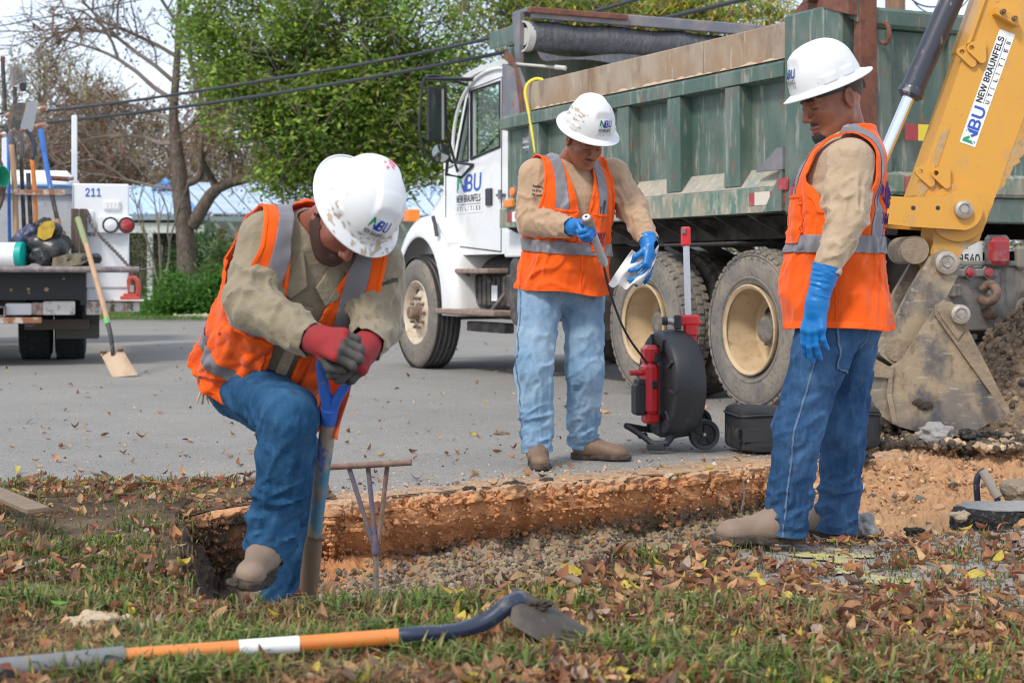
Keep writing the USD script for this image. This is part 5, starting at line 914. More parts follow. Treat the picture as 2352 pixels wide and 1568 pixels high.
def drape_logo(f, o, R, w, parent, off=.002, mats=None, sub=.012):
    """print the emblem on to the cloth f, marching along -R[:, 2]"""
    for k, m in logo(w, .0005).items():
        m = m.copy(); v, ff = trimesh.remesh.subdivide_to_size(m.vertices, m.faces, sub); v = v*[1, 1, 0]; q = v@R.T+o; p, ok = project(q, -R[:, 2], f)
        obj('print', trimesh.Trimesh(p+R[:, 2]*off, ff, process=False), (mats or {}).get(k, k), parent)
def drape_text(s, w, h, f, o, R, mat, parent, off=.002, bold=True):
    m = text(s, w, h, bold, .0004); v, ff = trimesh.remesh.subdivide_to_size(m.vertices, m.faces, .012); q = (v*[1, 1, 0])@R.T+o; p, ok = project(q, -R[:, 2], f); obj('print', trimesh.Trimesh(p+R[:, 2]*off, ff, process=False), mat, parent)
pm('skin', (.255, .092, .046), .46, layers=[(40, .42, .7, (.19, .062, .032), O1, .5), (9, .45, .65, (.29, .115, .06), O1, .4)], bump=(400, .12, .001), sss=.12)
pm('skin_ruddy', (.25, .085, .052), .5, layers=[(30, .42, .7, (.18, .05, .035), O1, .6)], bump=(400, .12, .001), sss=.12)
pm('hair', (.018, .013, .011), .7, bump=(500, .6, .002)); pm('beard_brown', (.048, .022, .015), .8, layers=[(300, .4, .6, (.09, .035, .025), O1, .5)], bump=(400, .6, .002)); pm('stubble', (.075, .042, .03), .75, layers=[(500, .4, .6, (.05, .03, .022), O1, .6)]); pm('lip', (.22, .07, .055), .45); pm('eye_dark', (.02, .014, .012), .4)
pm('vest_orange', (.90, .118, .008), .85, layers=[(2.2, .45, .7, (.82, .092, .007), O1, .5), (14, .64, .76, (.45, .13, .04), O1, .22)], bump=(420, .35, .0016), sheen=.2, spec=.2, transl=.12)
pm('vest_edge', (.90, .115, .012), .8, spec=.2); pm('silver_band', (.185, .175, .19), .5, layers=[(5, .45, .7, (.23, .22, .23), O1, .6)], bump=(300, .15, .001)); pm('print_purple', (.14, .06, .30), .7)
pm('shirt_khaki', (.275, .23, .155), .9, layers=[(3, .42, .65, (.235, .19, .125), O1, .6)], bump=(700, .25, .0012), bump2=(30, .5, .012), sheen=.2, spec=.15); pm('shirt_tan', (.44, .295, .185), .9, layers=[(3, .42, .65, (.38, .25, .155), O1, .6)], bump=(700, .25, .0012), bump2=(30, .5, .012), sheen=.2, spec=.15)
pm('shirt_sand', (.44, .325, .215), .9, layers=[(3, .42, .65, (.38, .27, .175), O1, .6)], bump=(700, .25, .0012), bump2=(30, .5, .012), sheen=.2, spec=.15)
pm('denim_dark', (.014, .060, .135), .9, layers=[(5, .42, .62, (.045, .13, .25), O1, .75), (90, .5, .75, (.07, .15, .25), (1, 1, .2), .35), (3.2, .58, .72, (.12, .115, .10), O1, .40)], bump=(500, .3, .0016), bump2=(26, .5, .012), spec=.15)
pm('denim_mid', (.022, .062, .142), .9, layers=[(5, .42, .62, (.058, .13, .25), O1, .85), (90, .5, .75, (.09, .18, .30), (1, 1, .2), .35), (6, .62, .74, (.16, .14, .12), O1, .40)], bump=(500, .3, .0016), bump2=(26, .5, .012), spec=.15)
pm('denim_pale', (.15, .255, .37), .9, layers=[(4.5, .40, .60, (.30, .41, .52), O1, .85), (90, .5, .75, (.32, .42, .52), (1, 1, .2), .35), (7, .56, .72, (.10, .18, .29), O1, .5)], bump=(500, .3, .0016), bump2=(26, .5, .012), spec=.15)
pm('seam_thread', (.10, .15, .235), .9); pm('boot_brown', (.19, .115, .07), .6, layers=[(9, .42, .62, (.11, .07, .045), O1, .7), (30, .6, .7, (.30, .22, .15), O1, .5)], bump=(120, .25, .002)); pm('boot_dusty', (.27, .195, .14), .8, layers=[(9, .42, .62, (.19, .13, .09), O1, .7), (5, .6, .7, (.12, .08, .055), O1, .6)], bump=(120, .25, .002))
pm('sole', (.035, .028, .022), .85, layers=[(20, .45, .6, (.12, .08, .05), O1, .7)], bump=(60, .6, .006)); pm('leather_belt', (.04, .025, .018), .5)
pm('glove_blue', (.004, .15, .43), .38, layers=[(18, .6, .72, (.05, .27, .56), O1, .35)], bump=(45, .35, .003), bump2=(16, .4, .008), spec=.5); pm('glove_red', (.30, .020, .022), .9, layers=[(18, .45, .66, (.14, .035, .035), O1, .7)], bump=(300, .5, .002)); pm('glove_palm', (.05, .047, .045), .75, layers=[(20, .45, .6, (.10, .085, .07), O1, .6)], bump=(100, .4, .002))
pm('hat_white', (.66, .66, .65), .34, layers=[(7, .50, .74, (.52, .49, .44), O1, .5), (40, .66, .74, (.30, .24, .18), O1, .5)], coat=.2, obj_space=False); pm('hat_mud', (.46, .36, .26), .9); pm('hat_band', (.018, .018, .02), .5); pm('hat_pink', (.85, .12, .25), .5)
def rgrid(lo, hi, h, fine_lo, fine_hi, hf):
    out = []
    for k in range(3):
        a = np.arange(lo[k], fine_lo[k], h); b = np.arange(fine_lo[k], fine_hi[k], hf); c = np.arange(fine_hi[k], hi[k]+h, h); out.append(np.r_[a, b, c])
    return out
# ---- head, in its own frame: x right, y forward, z up, origin between the ears
def head_sdf(Q, w=1.0, jaw=1.0, s=1.0):
    if s != 1.0: return head_sdf(Q/f4(s), w, jaw)*f4(s)
    ax = np.abs(Q[:, 0]); S = np.stack([ax, Q[:, 1], Q[:, 2]], 1).astype(f4)
    d = ell(S, (0, -.012, .035), (.077*w, .100, .092)); d = smin(d, ell(S, (0, .028, -.035), (.063*w, .066, .085)), .03)
    d = smin(d, cap(S, (.050*w*jaw, -.002, -.055), (.022, .066, -.098), .026, .020), .03); d = smin(d, ell(S, (0, .078, -.100), (.024, .018, .017)), .02); d = smin(d, ell(S, (.038*w, .060, -.028), (.026, .024, .024)), .02)
    d = smin(d, cap(S, (0, .086, .024), (.040, .078, .024), .012, .010), .014); d = smax(d, -ell(S, (.031, .101, .004), (.019, .016, .012)), .010); d = smin(d, ell(S, (.031, .079, .002), (.0155, .0135, .0125)), .003)
    d = smin(d, cap(S, (0, .090, .012), (0, .113, -.028), .0075, .0125), .010); d = smin(d, ell(S, (.012, .103, -.034), (.010, .012, .008)), .005); d = smax(d, -ell(S, (.007, .108, -.043), (.004, .006, .004)), .003)
    d = smin(d, ell(S, (0, .090, -.062), (.024, .014, .0085)), .006); d = smin(d, ell(S, (0, .088, -.075), (.020, .013, .008)), .005); d = smax(d, -cap(S, (0, .106, -.0685), (.022, .094, -.0695), .0022, .0016), .003)
    R = frame(y=(.25, .97, 0), x=(.9, -.2, .0)); e = ell(S, (.079*w, -.014, -.006), (.010, .021, .034), R); e = smax(e, -ell(S, (.088*w, -.010, -.002), (.007, .012, .021), R), .003); e = smin(e, ell(S, (.082*w, .001, -.008), (.005, .005, .009)), .004)
    return smin(d, e, .006)
# ---- hard hat with full brim, same frame
def hat(parent, o, R, seed, logo_at=0.0, lift=.078, pitch=0., size=1.0):
    R = R@rotm(0, pitch, 0)*size; o = o+R@np.array([0, -.004, lift])
    AX_, AY_, HZ = .113, .135, .140
    def dome(ph, el):
        c, s = np.cos(ph), np.sin(ph); k = np.cos(el)**.82; h = np.sin(el)
        return np.stack([AX_*c*k, AY_*s*k+.004, HZ*h], -1)
    def shell(a, b):
        ph = a*2*np.pi; P = dome(ph, np.clip((1-b*1.32), 0, 1)*np.pi/2); out = np.clip((b-.757)/.243, 0, 1)
        rx, ry = .147, .168+.004*np.sin(ph); e = np.stack([rx*np.cos(ph), ry*np.sin(ph), -.008-.014*np.ones_like(ph)+.010*np.sin(ph)**2], -1)
        base = dome(ph, 0*ph); bl = out[..., None]; curve = base*(1-bl)+e*bl; curve[..., 2] = base[..., 2]*(1-out)+(-.012*out**.7-.010*out**2+.006*np.sin(ph)**2*out); P = np.where(b[..., None] > .757, curve, P)
        x, y, z = P[..., 0], P[..., 1], P[..., 2]; up = sstep(.03, .075, z)
        rid = .0115*sstep(.047, .036, np.abs(x)-.010*np.clip(-y/.12, 0, 1))*sstep(.112, .088, y)*up; P = P+np.stack([x*0, np.where(y > .05, rid*.5, 0), rid], -1)
        sl = .006*sstep(.020, .012, np.abs(z-.014))*(sstep(.030, .022, np.abs(np.abs(ph-np.pi)-np.pi/2 if False else (np.abs(x)*0+np.abs(y-.045))))+sstep(.030, .022, np.abs(y+.035)))*(np.abs(x) > .07)*(b < .757)
        P = P+np.stack([np.sign(x)*sl, x*0, x*0], -1); return P
    m = grid(shell, 121, 90); m.merge_vertices(digits_vertex=6); m.fix_normals(); 
    if (m.vertex_normals[:, 2]*(m.vertices[:, 2] > .1)).sum() < 0: m.invert()
    hm = solidify(m, .004); h = obj('hard_hat', place(hm, R, o), 'hat_white', parent, smooth=True)
    rim = np.stack([.147*np.cos(np.linspace(0, 2*np.pi, 80)), .168*np.sin(np.linspace(0, 2*np.pi, 80)), -.024+.008*np.sin(np.linspace(0, 2*np.pi, 80))**2], 1)
    obj('brim_edge', place(tube(rim, .0035, 6), R, o), 'hat_white', h, smooth=True)
    a = np.linspace(0, 2*np.pi, 61); bd = np.concatenate([np.stack([.092*np.cos(a), .112*np.sin(a)+.002, np.full(61, zz)+.012*np.sin(a)], 1) for zz in (-.047, .012)]); F = [[i, i+1, i+62, i+61] for i in range(60)]
    obj('suspension_band', place(solidify(TM(bd, F), .004), R, o), 'hat_band', h, smooth=40); obj('ratchet_knob', place(cat_([lathe([(0, .012), (.02, .010), (.022, -.008), (0, -.01)], 18, (0, -1, 0), (0, -.122, -.06)), box((.07, .012, .035), (0, -.108, -.045), .004), box((.012, .01, .05), (.035, -.095, -.02), .003), box((.012, .01, .05), (-.035, -.095, -.02), .003)]), R, o), 'hat_band', h)
    for k, mm in logo(.078, .0003).items():          # emblem wrapped on the front of the shell
        v, ff = trimesh.remesh.subdivide_to_size(mm.vertices, mm.faces, .008); ph = np.pi/2+logo_at+(v[:, 0]-.039)/.125; el = np.radians(9)+v[:, 1]/.118*.95
        p = dome(ph, np.clip(el, 0, 1.2)); n = p/np.array([AX_**2, AY_**2, HZ**2]); n /= np.linalg.norm(n, axis=1, keepdims=True); obj('print', place(trimesh.Trimesh(p+n*(.0045), ff, process=False), R, o), k, h)
    return h, m, R, o
def mud_on(h, m, R, o, region, seed, mat='hat_mud', sc=60, cut=.56):
    v = np.asarray(m.vertices); mm = m.subdivide(); v = mm.vertices; s = meshkit.fbm(v*[sc, sc*.45, sc]+seed, 3, seed)-cut+np.minimum(0, region(v)*14); c = clip(mm, s)
    if len(c.faces) > 3: c.vertices = c.vertices+c.vertex_normals*.0012; objs('mud_smear', place(c, R, o), mat, h)
# ---- hand in its own frame: y to the fingers, x to the thumb side, z out of the back of the hand
def hand_sdf(curl, spread=.0, thumb=((.030, .030, -.008), (.056, .058, -.022), (.060, .088, -.032)), s=1.08, fat=1.0):
    prims = []; bx = [.031, .0105, -.0105, -.030]; by = [.088, .093, .089, .080]; ln = [(.043, .026, .020), (.047, .030, .022), (.044, .028, .021), (.034, .021, .018)]; rr = [.0100, .0103, .0098, .0086]
    for i in range(4):
        p = np.array([bx[i], by[i], 0.]); prims.append((np.array([bx[i]*.55, .012, 0]), p, .017, .0135, 'palm')); ang = 0.
        c = curl[i] if np.ndim(curl[i]) else (curl[i],)*3; ya = spread*(1.5-i)
        for j in range(3):
            ang += c[j]; d = np.array([math.sin(ya)*math.cos(ang), math.cos(ya)*math.cos(ang), -math.sin(ang)]); q = p+d*ln[i][j]*1.05; prims.append((p, q, rr[i]*(1.05-.07*j)*fat, rr[i]*(.98-.07*j)*fat, 'f%d' % i)); p = q
    t = [np.array([.016, .014, -.006])]+[np.array(q) for q in thumb]
    for j in range(3): prims.append((t[j], t[j+1], (.017, .0130, .0115)[j]*fat, (.0135, .0115, .0098)[j]*fat, 't'))
    def f(Q):
        Q = Q/s; groups = {}
        for a, b, ra, rb_, g in prims:
            d = cap(Q, a, b, ra, rb_); groups[g] = d if g not in groups else smin(groups[g], d, .006 if g != 'palm' else .012)
        d = groups['palm']
        for g in groups:
            if g != 'palm': d = smin(d, groups[g], .005)
        return d*s
    pts = np.array([p[k] for p in prims for k in (0, 1)])*s; return f, pts.min(0)-.025, pts.max(0)+.025
def glove(parent, wrist, R, hand, cuff_to, mat, r0=.045, r1=.034, palm=None, label=None, h=.0032):
    """hand sdf and gauntlet as one mesh"""
    f0, lo, hi = hand; R = np.asarray(R); cl = (np.asarray(cuff_to)-wrist)@R; lo = np.minimum(lo, cl-r0-.01); hi = np.maximum(hi, cl+r0+.01); ax = nrm(cl)
    def f(Q):
        c = cap(Q, cl, (0, 0, 0), r0, r1); c = smin(c, cap(Q, (0, 0, 0), (0, .03, 0), r1, .030), .02); d = smin(f0(Q), c, .018); s = (Q-cl.astype(f4))@ax.astype(f4)
        n = meshkit.noise(np.stack([s*130, Q[:, 0]*22, Q[:, 2]*22], 1), 3)-.5 if False else 0; return d-n*.004
    m = body(f, lo, hi, h); m = clip(m, -((m.vertices-cl)@ax)+.0) if len(m.vertices) else m
    w = meshkit.fbm(np.stack([m.vertices@ax*120, m.vertices[:, 0]*25, m.vertices[:, 2]*25], 1), 2, 7)-.5; m.vertices = m.vertices+m.vertex_normals*(w*.007*sstep(-.01, .03, m.vertices@ax-.0))[:, None]
    g = obj('glove', place(m, R, wrist), mat, parent, smooth=True, label=label)
    if palm is not None:
        c = clip(m, palm(m.vertices)); c.vertices = c.vertices+c.vertex_normals*.0012; obj('palm_coating', place(c, R, wrist), 'glove_palm', g, smooth=True)
    return g, f
# ---- boot: heel at origin, toe along +y, sole at z = 0
def boot(parent, heel, R, mat, L=.30, tall=.20, lean=(0, 0, 0), muddy=False):
    s = L/.30; lean = np.array(lean)
    def up(Q):
        d = cap(Q, (0, .045, .055), (0, .10, .060), .040, .044); d = smin(d, cap(Q, (0, .10, .055), (.004, .235, .036), .046, .036), .04); d = smin(d, ell(Q, (.003, .235, .036), (.043, .052, .034)), .02); d = smin(d, cap(Q, (0, .055, .07), np.array([0, .05, tall])+lean, .042, .052), .04); return smax(d, .018-Q[:, 2], .006)
    m = body(lambda Q: up(Q/s)*s, np.array([-.07, -.03, 0])*s, np.array([.07+abs(lean[0]), .31, tall+.07])*s, .006); b = obj('boot', place(m, R, heel), mat, parent, smooth=True)
    def so(Q): out = np.minimum(ell(Q*[1, 1, 0]+np.array([0, 0, 0], f4), (.003, .215, 0), (.049, .085, 1)), np.minimum(ell(Q*[1, 1, 0], (0, .05, 0), (.042, .055, 1)), ell(Q*[1, 1, 0], (0, .13, 0), (.037, .11, 1)))); z = np.abs(Q[:, 2]-.013)-np.where(Q[:, 1] > .095, .011, .013); return np.maximum(out, z)-.002
    sm = body(lambda Q: so((Q/s).astype(f4))*s, np.array([-.065, -.02, -.006])*s, np.array([.065, .32, .034])*s, .0055); obj('sole', place(sm, R, heel), 'sole', b, smooth=40)
    if muddy:
        r = np.random.RandomState(3); ms = [place(rock(r.uniform(.010, .022), k, (1.3, 1.2, .8), 1, .5), np.eye(3), (r.uniform(-.045, .045)*s, r.uniform(-.0, .3)*s, r.uniform(.0, .02))) for k in range(34)]; obj('mud', place(cat_(ms), R, heel), 'mud', b, kind='stuff')
    return b
GH = .0066
ZT = [-.30, -.16, -.08, 0, .10, .20, .30, .42, .50, .545, .58, .62]
TA = [.19, .19, .190, .185, .175, .178, .188, .200, .178, .118, .072, .062]
TB = [.14, .14, .140, .138, .132, .132, .134, .130, .108, .084, .066, .060]
TY = [0, 0, 0, 0, .008, .012, .012, .004, -.012, -.02, -.022, -.022]
def person(name_label, k):
    """k: pose (world joints) and clothing"""
    up = nrm(k['up']); R = frame(z=up, y=k['fwd']); o = np.array(k['hip']); sc = k.get('sc', 1.0); gb = k.get('girth', 1.0)
    t = thing('person', name_label, 'person', loc=o*[1, 1, 0]+[0, 0, k.get('gz', 0)]); loc = lambda P: (P-o.astype(f4))@R.astype(f4)/f4(sc); tow = lambda q: o+R@(np.asarray(q)*sc)
    A, Bt = np.array(TA)*k.get('wide', 1.0), np.array(TB)*gb
    def torso(P, off=0., bot=-.2, top=.60, hem=0.):
        L = loc(P); z = np.clip(L[:, 2], ZT[0], ZT[-1]); a = np.interp(z, ZT, A)+off; b = np.interp(z, ZT, Bt)+off+hem*sstep(.15, -.1, z); y = L[:, 1]-np.interp(z, ZT, TY)-k.get('belly', 0)*np.exp(-((z-.06)/.12)**2)*(L[:, 1] > 0)*.5
        b = b+k.get('belly', 0)*np.exp(-((z-.06)/.14)**2)*(L[:, 1] > 0); q = (np.abs(L[:, 0]/a)**2.5+np.abs(y/b)**2.5)**(1/2.5); d = (q-1)*np.minimum(a, b)
        d = np.maximum(d, np.maximum(L[:, 2]-top, bot-L[:, 2])); return (d*f4(sc)).astype(f4)
    J = {q: np.array(v) for q, v in k['j'].items()}
    hR, hO = frame(z=k['head_up'], y=k['head_fwd']), np.array(k['head'])
    hs = k.get('hs', 1.0); hl = lambda P: (P-hO.astype(f4))@hR.astype(f4)/f4(hs)
    neck_b = tow((0, -.02, .56)); hw = k.get('hw', 1.0)
    def skin(P):
        d = smin(torso(P, -.028, .02, .56), cap(P, neck_b, hO+hR@np.array([0, -.03, -.06]), .060*hw, .056*hw), .05); d = smin(d, head_sdf(hl(P), hw, k.get('jaw', 1.0))*f4(hs), .02)
        for s in 'RL':
            d = smin(d, cap(P, J[s+'sh'], J[s+'el'], .048, .038), .03); d = smin(d, cap(P, J[s+'el'], J[s+'wr'], .038, .026), .015); d = smin(d, cap(P, J[s+'hip'], J[s+'kn'], .06, .045), .03); d = smin(d, cap(P, tow((0, 0, .05)), J[s+'hip'], .08, .06), .03); d = smin(d, cap(P, J[s+'kn'], J[s+'an'], .045, .035), .015)
        return d
    allp = np.array(list(J.values())+[neck_b, hO]); lo, hi = allp.min(0)-.16, allp.max(0)+.16; hr = .0036
    xs = rgrid(lo, hi, .017, hO-.125, hO+.135, hr); obj('body', sn(skin, *xs), k['skin'], t, smooth=True, label='head, neck and body')
    hs_ = body(lambda P: head_sdf(hl(P), hw, k.get('jaw', 1.0))*f4(hs), hO-.165, hO+.165, .0042); Lh = hl(hs_.vertices)
    def face_bit(nm, s, mat, off=.0015, **kw):
        c = clip(hs_, s)
        if len(c.faces): c.vertices = c.vertices+c.vertex_normals*off; (objs if nm.startswith('eye') else obj)(nm, c, mat, t, smooth=True, **kw)
    x, y, z = Lh.T; axx = np.abs(x); jit = (meshkit.fbm(Lh*90, 2, 4)-.5)*.02
    face_bit('eyebrow', np.minimum.reduce([.0034-np.abs(z-.024+.16*np.maximum(axx-.030, 0)-.05*np.minimum(axx-.03, 0)), .044-axx, axx-.014, y-.045])+jit*.12, 'stubble', .0012)
    face_bit('eyelash', np.minimum.reduce([.0017-np.abs(z+.0035-.0*axx), .045-axx, axx-.018, y-.06]), 'eye_dark', .001)
    face_bit('lips', np.minimum.reduce([.0115-np.abs(z+.068), .0225-axx, y-.088])+jit*.05, 'lip', .0008)
    face_bit('hair', np.minimum.reduce([z-.012-.55*np.maximum(0, y+.02)-.55*np.minimum(0, y+.03), .062-y])+.0+jit+np.where((axx > .07)&(np.abs(y+.012) < .022)&(z < .025), -.05, 0), k.get('hairmat', 'stubble'), .002)
    face_bit('moustache', np.minimum.reduce([.0042-np.abs(z+.0515+.12*axx), .025-axx, y-.08])+jit*.12, k.get('beardmat', 'stubble'), .0012)
    if 'beard' in k: face_bit('beard', k['beard'](x, y, z, axx)+jit, k.get('beardmat', 'hair'), k.get('beard_t', .004))
    # shirt
    sr = k.get('sleeve', (.078, .060, .047)); cuffs = {s: nrm(J[s+'wr']-J[s+'el']) for s in 'RL'}
    fs = k.get('fold', 1.0)
    def sleeves(P):
        d = None
        for s in 'RL':
            m = (J[s+'sh']+J[s+'el'])/2; a = smin(cap(P, J[s+'sh'], J[s+'el'], sr[0], sr[1]+.004), cap(P, J[s+'el'], J[s+'wr'], sr[1]+.004, sr[2]), .02); d = a if d is None else np.minimum(d, a)
        return smin(d, cap(P, J['Rsh'], J['Lsh'], .060, .060), .04)
    spec_sh = [(J[s+'el']+(J[s+'sh']-J[s+'el'])*.45, J[s+'el']+(J[s+'wr']-J[s+'el'])*.35, .10, .0062*fs, 17, 1.0, 3+i) for i, s in enumerate('RL')]+[(J[s+'el']+(J[s+'wr']-J[s+'el'])*.55, J[s+'wr'], .06, .0060*fs, 23, .8, 8+i) for i, s in enumerate('RL')]+[(J[s+'sh'], J[s+'el'], .05, .0042*fs, 7, 1.8, 15+i) for i, s in enumerate('RL')]
    shirt0 = lambda P: smin(torso(P, .0, max(-.12, k.get('hem', -.16)+.04), .585), sleeves(P), .045)
    shirt = lambda P: folds(P, shirt0(P), spec_sh)
    pts = np.array([J[q] for q in ('Rsh', 'Lsh', 'Rel', 'Lel', 'Rwr', 'Lwr')]+[o, neck_b, tow((.2, .15, 0)), tow((-.2, -.15, 0))]); m = body(shirt, pts.min(0)-.10, pts.max(0)+.10, GH)
    s_ = np.full(len(m.vertices), 1.0)
    for s in 'RL': w = (m.vertices-J[s+'wr'])@cuffs[s]; near = np.linalg.norm(m.vertices-J[s+'wr'], axis=1) < .14; s_ = np.where(near, np.minimum(s_, -w+.004), s_)
    Ls = loc(m.vertices); s_ = np.minimum(s_, np.maximum(k.get('neck_z', .53)-Ls[:, 2], np.sqrt(Ls[:, 0]**2+(Ls[:, 1]+.01)**2)-.070))
    sh = obj('shirt', solidify(clip(m, s_), .003), k['shirt'], t, smooth=True)
    # vest
    vo = k.get('vest_off', .022)
    spec_v = [(tow((0, 0, -.1)), tow((0, 0, .45)), .3, .0045*fs, 5, 3.2, 31), (tow((.1, 0, .0)), tow((-.1, .05, .2)), .3, .0055*fs, 9, 1.6, 33), (tow((.2, 0, -.05)), tow((.0, .1, .3)), .3, .005*fs, 7, 2., 35)]
    def vest0(P):
        st = None
        for s in 'RL': c = cap(P, J[s+'sh'], J[s+'sh']+(J[s+'el']-J[s+'sh'])*.22, sr[0]+.018, sr[0]+.016); st = c if st is None else np.minimum(st, c)
        st = smin(st, cap(P, J['Rsh'], J['Lsh'], .076, .076), .04); return smin(torso(P, vo, k.get('hem', -.16)-.03, .60, .012), st, .05)
    vest = lambda P: folds(P, vest0(P), spec_v, .04)
    cs = np.array([tow((a, b, c)) for a in (-.27, .27) for b in (-.2, .24) for c in (k.get('hem', -.16)-.05, .62)]); m = body(vest, cs.min(0), cs.max(0), GH); L = loc(m.vertices); x, y, z = L.T
    ah = np.interp(z, [.12, .22, .30, .40, .50, .56], [.6, .30, .215, .192, .182, .17]); hem = k.get('hem', -.16)+.008*np.sin(x*17)+k.get('hem_drop', 0)*np.maximum(0, y)*3
    vn = np.interp(z, k.get('vz', [.14, .20, .50, .60]), k.get('vx', [-.30, .0, .075, .09])); neck = np.sqrt((x/1.12)**2+(y+.012)**2)-.082
    s = np.minimum.reduce([ah-np.abs(x), z-hem, np.where(y > 0, np.abs(x)-vn, 1.), np.where(z > .44, neck+.0, 1.)])
    vm = clip(m, s); v_ = obj('vest', solidify(vm, .004), 'vest_orange', t, smooth=True); L = loc(vm.vertices); x, y, z = L.T; axx = np.abs(x)
    sx = k.get('sx', .108); bz = k.get('bz', .115)
    def shell(nm, sca, mat, off, th=.002):
        c = clip(vm, sca)
        if len(c.faces): c = trimesh.Trimesh(c.vertices+vmn(c)*off, c.faces, process=False); obj(nm, solidify(c, th), mat, v_, smooth=True)
    vmn = lambda c: meshkit.arrays(c, True)[2]
    vs = np.minimum(.026-np.abs(axx-sx-k.get('splay', 0)*(.5-z)), z-bz); hs2 = .028-np.abs(z-bz+k.get('btilt', 0)*y)
    shell('silver_stripe', vs*np.where(x > 0, 1, -1)*np.sign(x+1e-9), 'silver_band', .0035); shell('silver_band', hs2, 'silver_band', .0055)
    edge = np.minimum.reduce([np.where((np.abs(np.where(y > 0, axx-vn_(k, z), 1.)) < .5), .012-np.where(y > 0, axx-vn_(k, z), 1.), -1), z-.14]) ; shell('edge_binding', np.maximum(edge, np.where(z > .15, .010-(np.interp(z, [.12, .22, .30, .40, .50, .56], [.6, .30, .215, .192, .182, .17])-axx), -1)), 'vest_edge', .0022)
    shell('hem_binding', .011-np.abs(z-(k.get('hem', -.16)+.008*np.sin(x*17)+k.get('hem_drop', 0)*np.maximum(0, y)*3)-.010), 'vest_edge', .0022)
    if k.get('zip'): shell('zip', np.minimum.reduce([.0045-np.abs(x), y, .235-z]), 'vest_edge', .004)
    [shell('side_seam', np.minimum.reduce([.003-np.abs(y-.0), q*x-.08, .25-z]), 'vest_edge', .002) for q in (1, -1)]
    for q in k.get('pockets', []): px_, w_, z0, z1 = q; shell('pocket', np.minimum.reduce([w_-np.abs(x-px_), z-z0, z1-z, y]), 'vest_orange', .009, .007); shell('pocket_seam', np.minimum.reduce([w_-np.abs(x-px_), z-z1+.010, z1-z, y]), 'vest_edge', .0115, .002)
    # jeans
    jr = k.get('leg', (.112, .088, .080)); pel = k.get('pelvis', (.185, .135, .13))
    spec_j = []
    for i, s in enumerate('RL'):
        kn, an, hp = J[s+'kn'], J[s+'an'], J[s+'hip']; spec_j += [(kn+(hp-kn)*.25, kn+(an-kn)*.25, .10, .0060*fs, 14, 1.0, 41+i), (kn+(an-kn)*.60, an, .08, .0080*fs, 19, .7, 51+i), (hp, hp+(kn-hp)*.6, .1, .0048*fs, 10, 1.3, 61+i), (kn, an, .05, .0036*fs, 6, 1.8, 71+i)]
    pR = k.get('pR', R); pO = np.array(k.get('pO', tow((0, -.012, -.03))))
    def jeans0(P):
        d = ell(P, pO, pel, pR)
        for s in 'RL':
            b = J[s+'kn']+(J[s+'hip']-J[s+'kn'])*.5; l = smin(cap(P, J[s+'hip'], J[s+'kn'], jr[0], jr[1]), cap(P, J[s+'kn'], J[s+'an']+nrm(J[s+'an']-J[s+'kn'])*.06, jr[1], jr[2]), .03); d = smin(d, l, .035)
        return d
    jeans = lambda P: folds(P, jeans0(P), spec_j, .035)
    pts = np.array([J[q] for q in ('Rhip', 'Lhip', 'Rkn', 'Lkn', 'Ran', 'Lan')]+[pO+.12, pO-.12]); m = body(jeans, pts.min(0)-.15, pts.max(0)+.15, GH); s_ = np.full(len(m.vertices), 1.); seam = np.full(len(m.vertices), -1.); hemb = seam.copy()
    for s in 'RL':
        e = nrm(J[s+'an']-J[s+'kn']); w = (m.vertices-J[s+'an'])@e; near = np.linalg.norm(m.vertices-J[s+'an'], axis=1) < .2; s_ = np.where(near, np.minimum(s_, k.get('cuff', .045)-w-.010*(meshkit.noise(m.vertices*25, 4)-.5)), s_); hemb = np.where(near, np.maximum(hemb, .012-np.abs(w-k.get('cuff', .045)+.014)), hemb)
    jm = clip(m, s_); je = obj('jeans', solidify(jm, .003), k['jeans'], t, smooth=True)
    hc = clip(m, np.minimum(s_, hemb)); 
    if len(hc.faces): objs('hem', trimesh.Trimesh(hc.vertices+meshkit.arrays(hc, True)[2]*.0022, hc.faces, process=False), k['jeans'], je, smooth=True)
    sd = np.array(k.get('seam_dir', R[:, 0])); v = jm.vertices; sv = np.full(len(v), -1.)
    for s in 'RL':
        a, b, c = J[s+'hip'], J[s+'kn'], J[s+'an']; q1 = v-a-np.clip(((v-a)@(b-a))/((b-a)@(b-a)), 0, 1)[:, None]*(b-a); q2 = v-b-np.clip(((v-b)@(c-b))/((c-b)@(c-b)), 0, 1.2)[:, None]*(c-b); q = np.where((np.linalg.norm(q1, axis=1) < np.linalg.norm(q2, axis=1))[:, None], q1, q2); sg_ = 1 if s == 'R' else -1
        w = nrm(np.cross(sd, b-a)); side = q@(sd*sg_); lat = q@w; own = np.linalg.norm(q, axis=1) < .13; sv = np.where(own & (side > .03), np.maximum(sv, .0034-np.abs(lat)), sv)
    sc_ = clip(jm, sv)
    if len(sc_.faces) and k.get('seam_on', True): objs('seam', trimesh.Trimesh(sc_.vertices+meshkit.arrays(sc_, True)[2]*.003, sc_.faces, process=False), 'seam_thread', je)
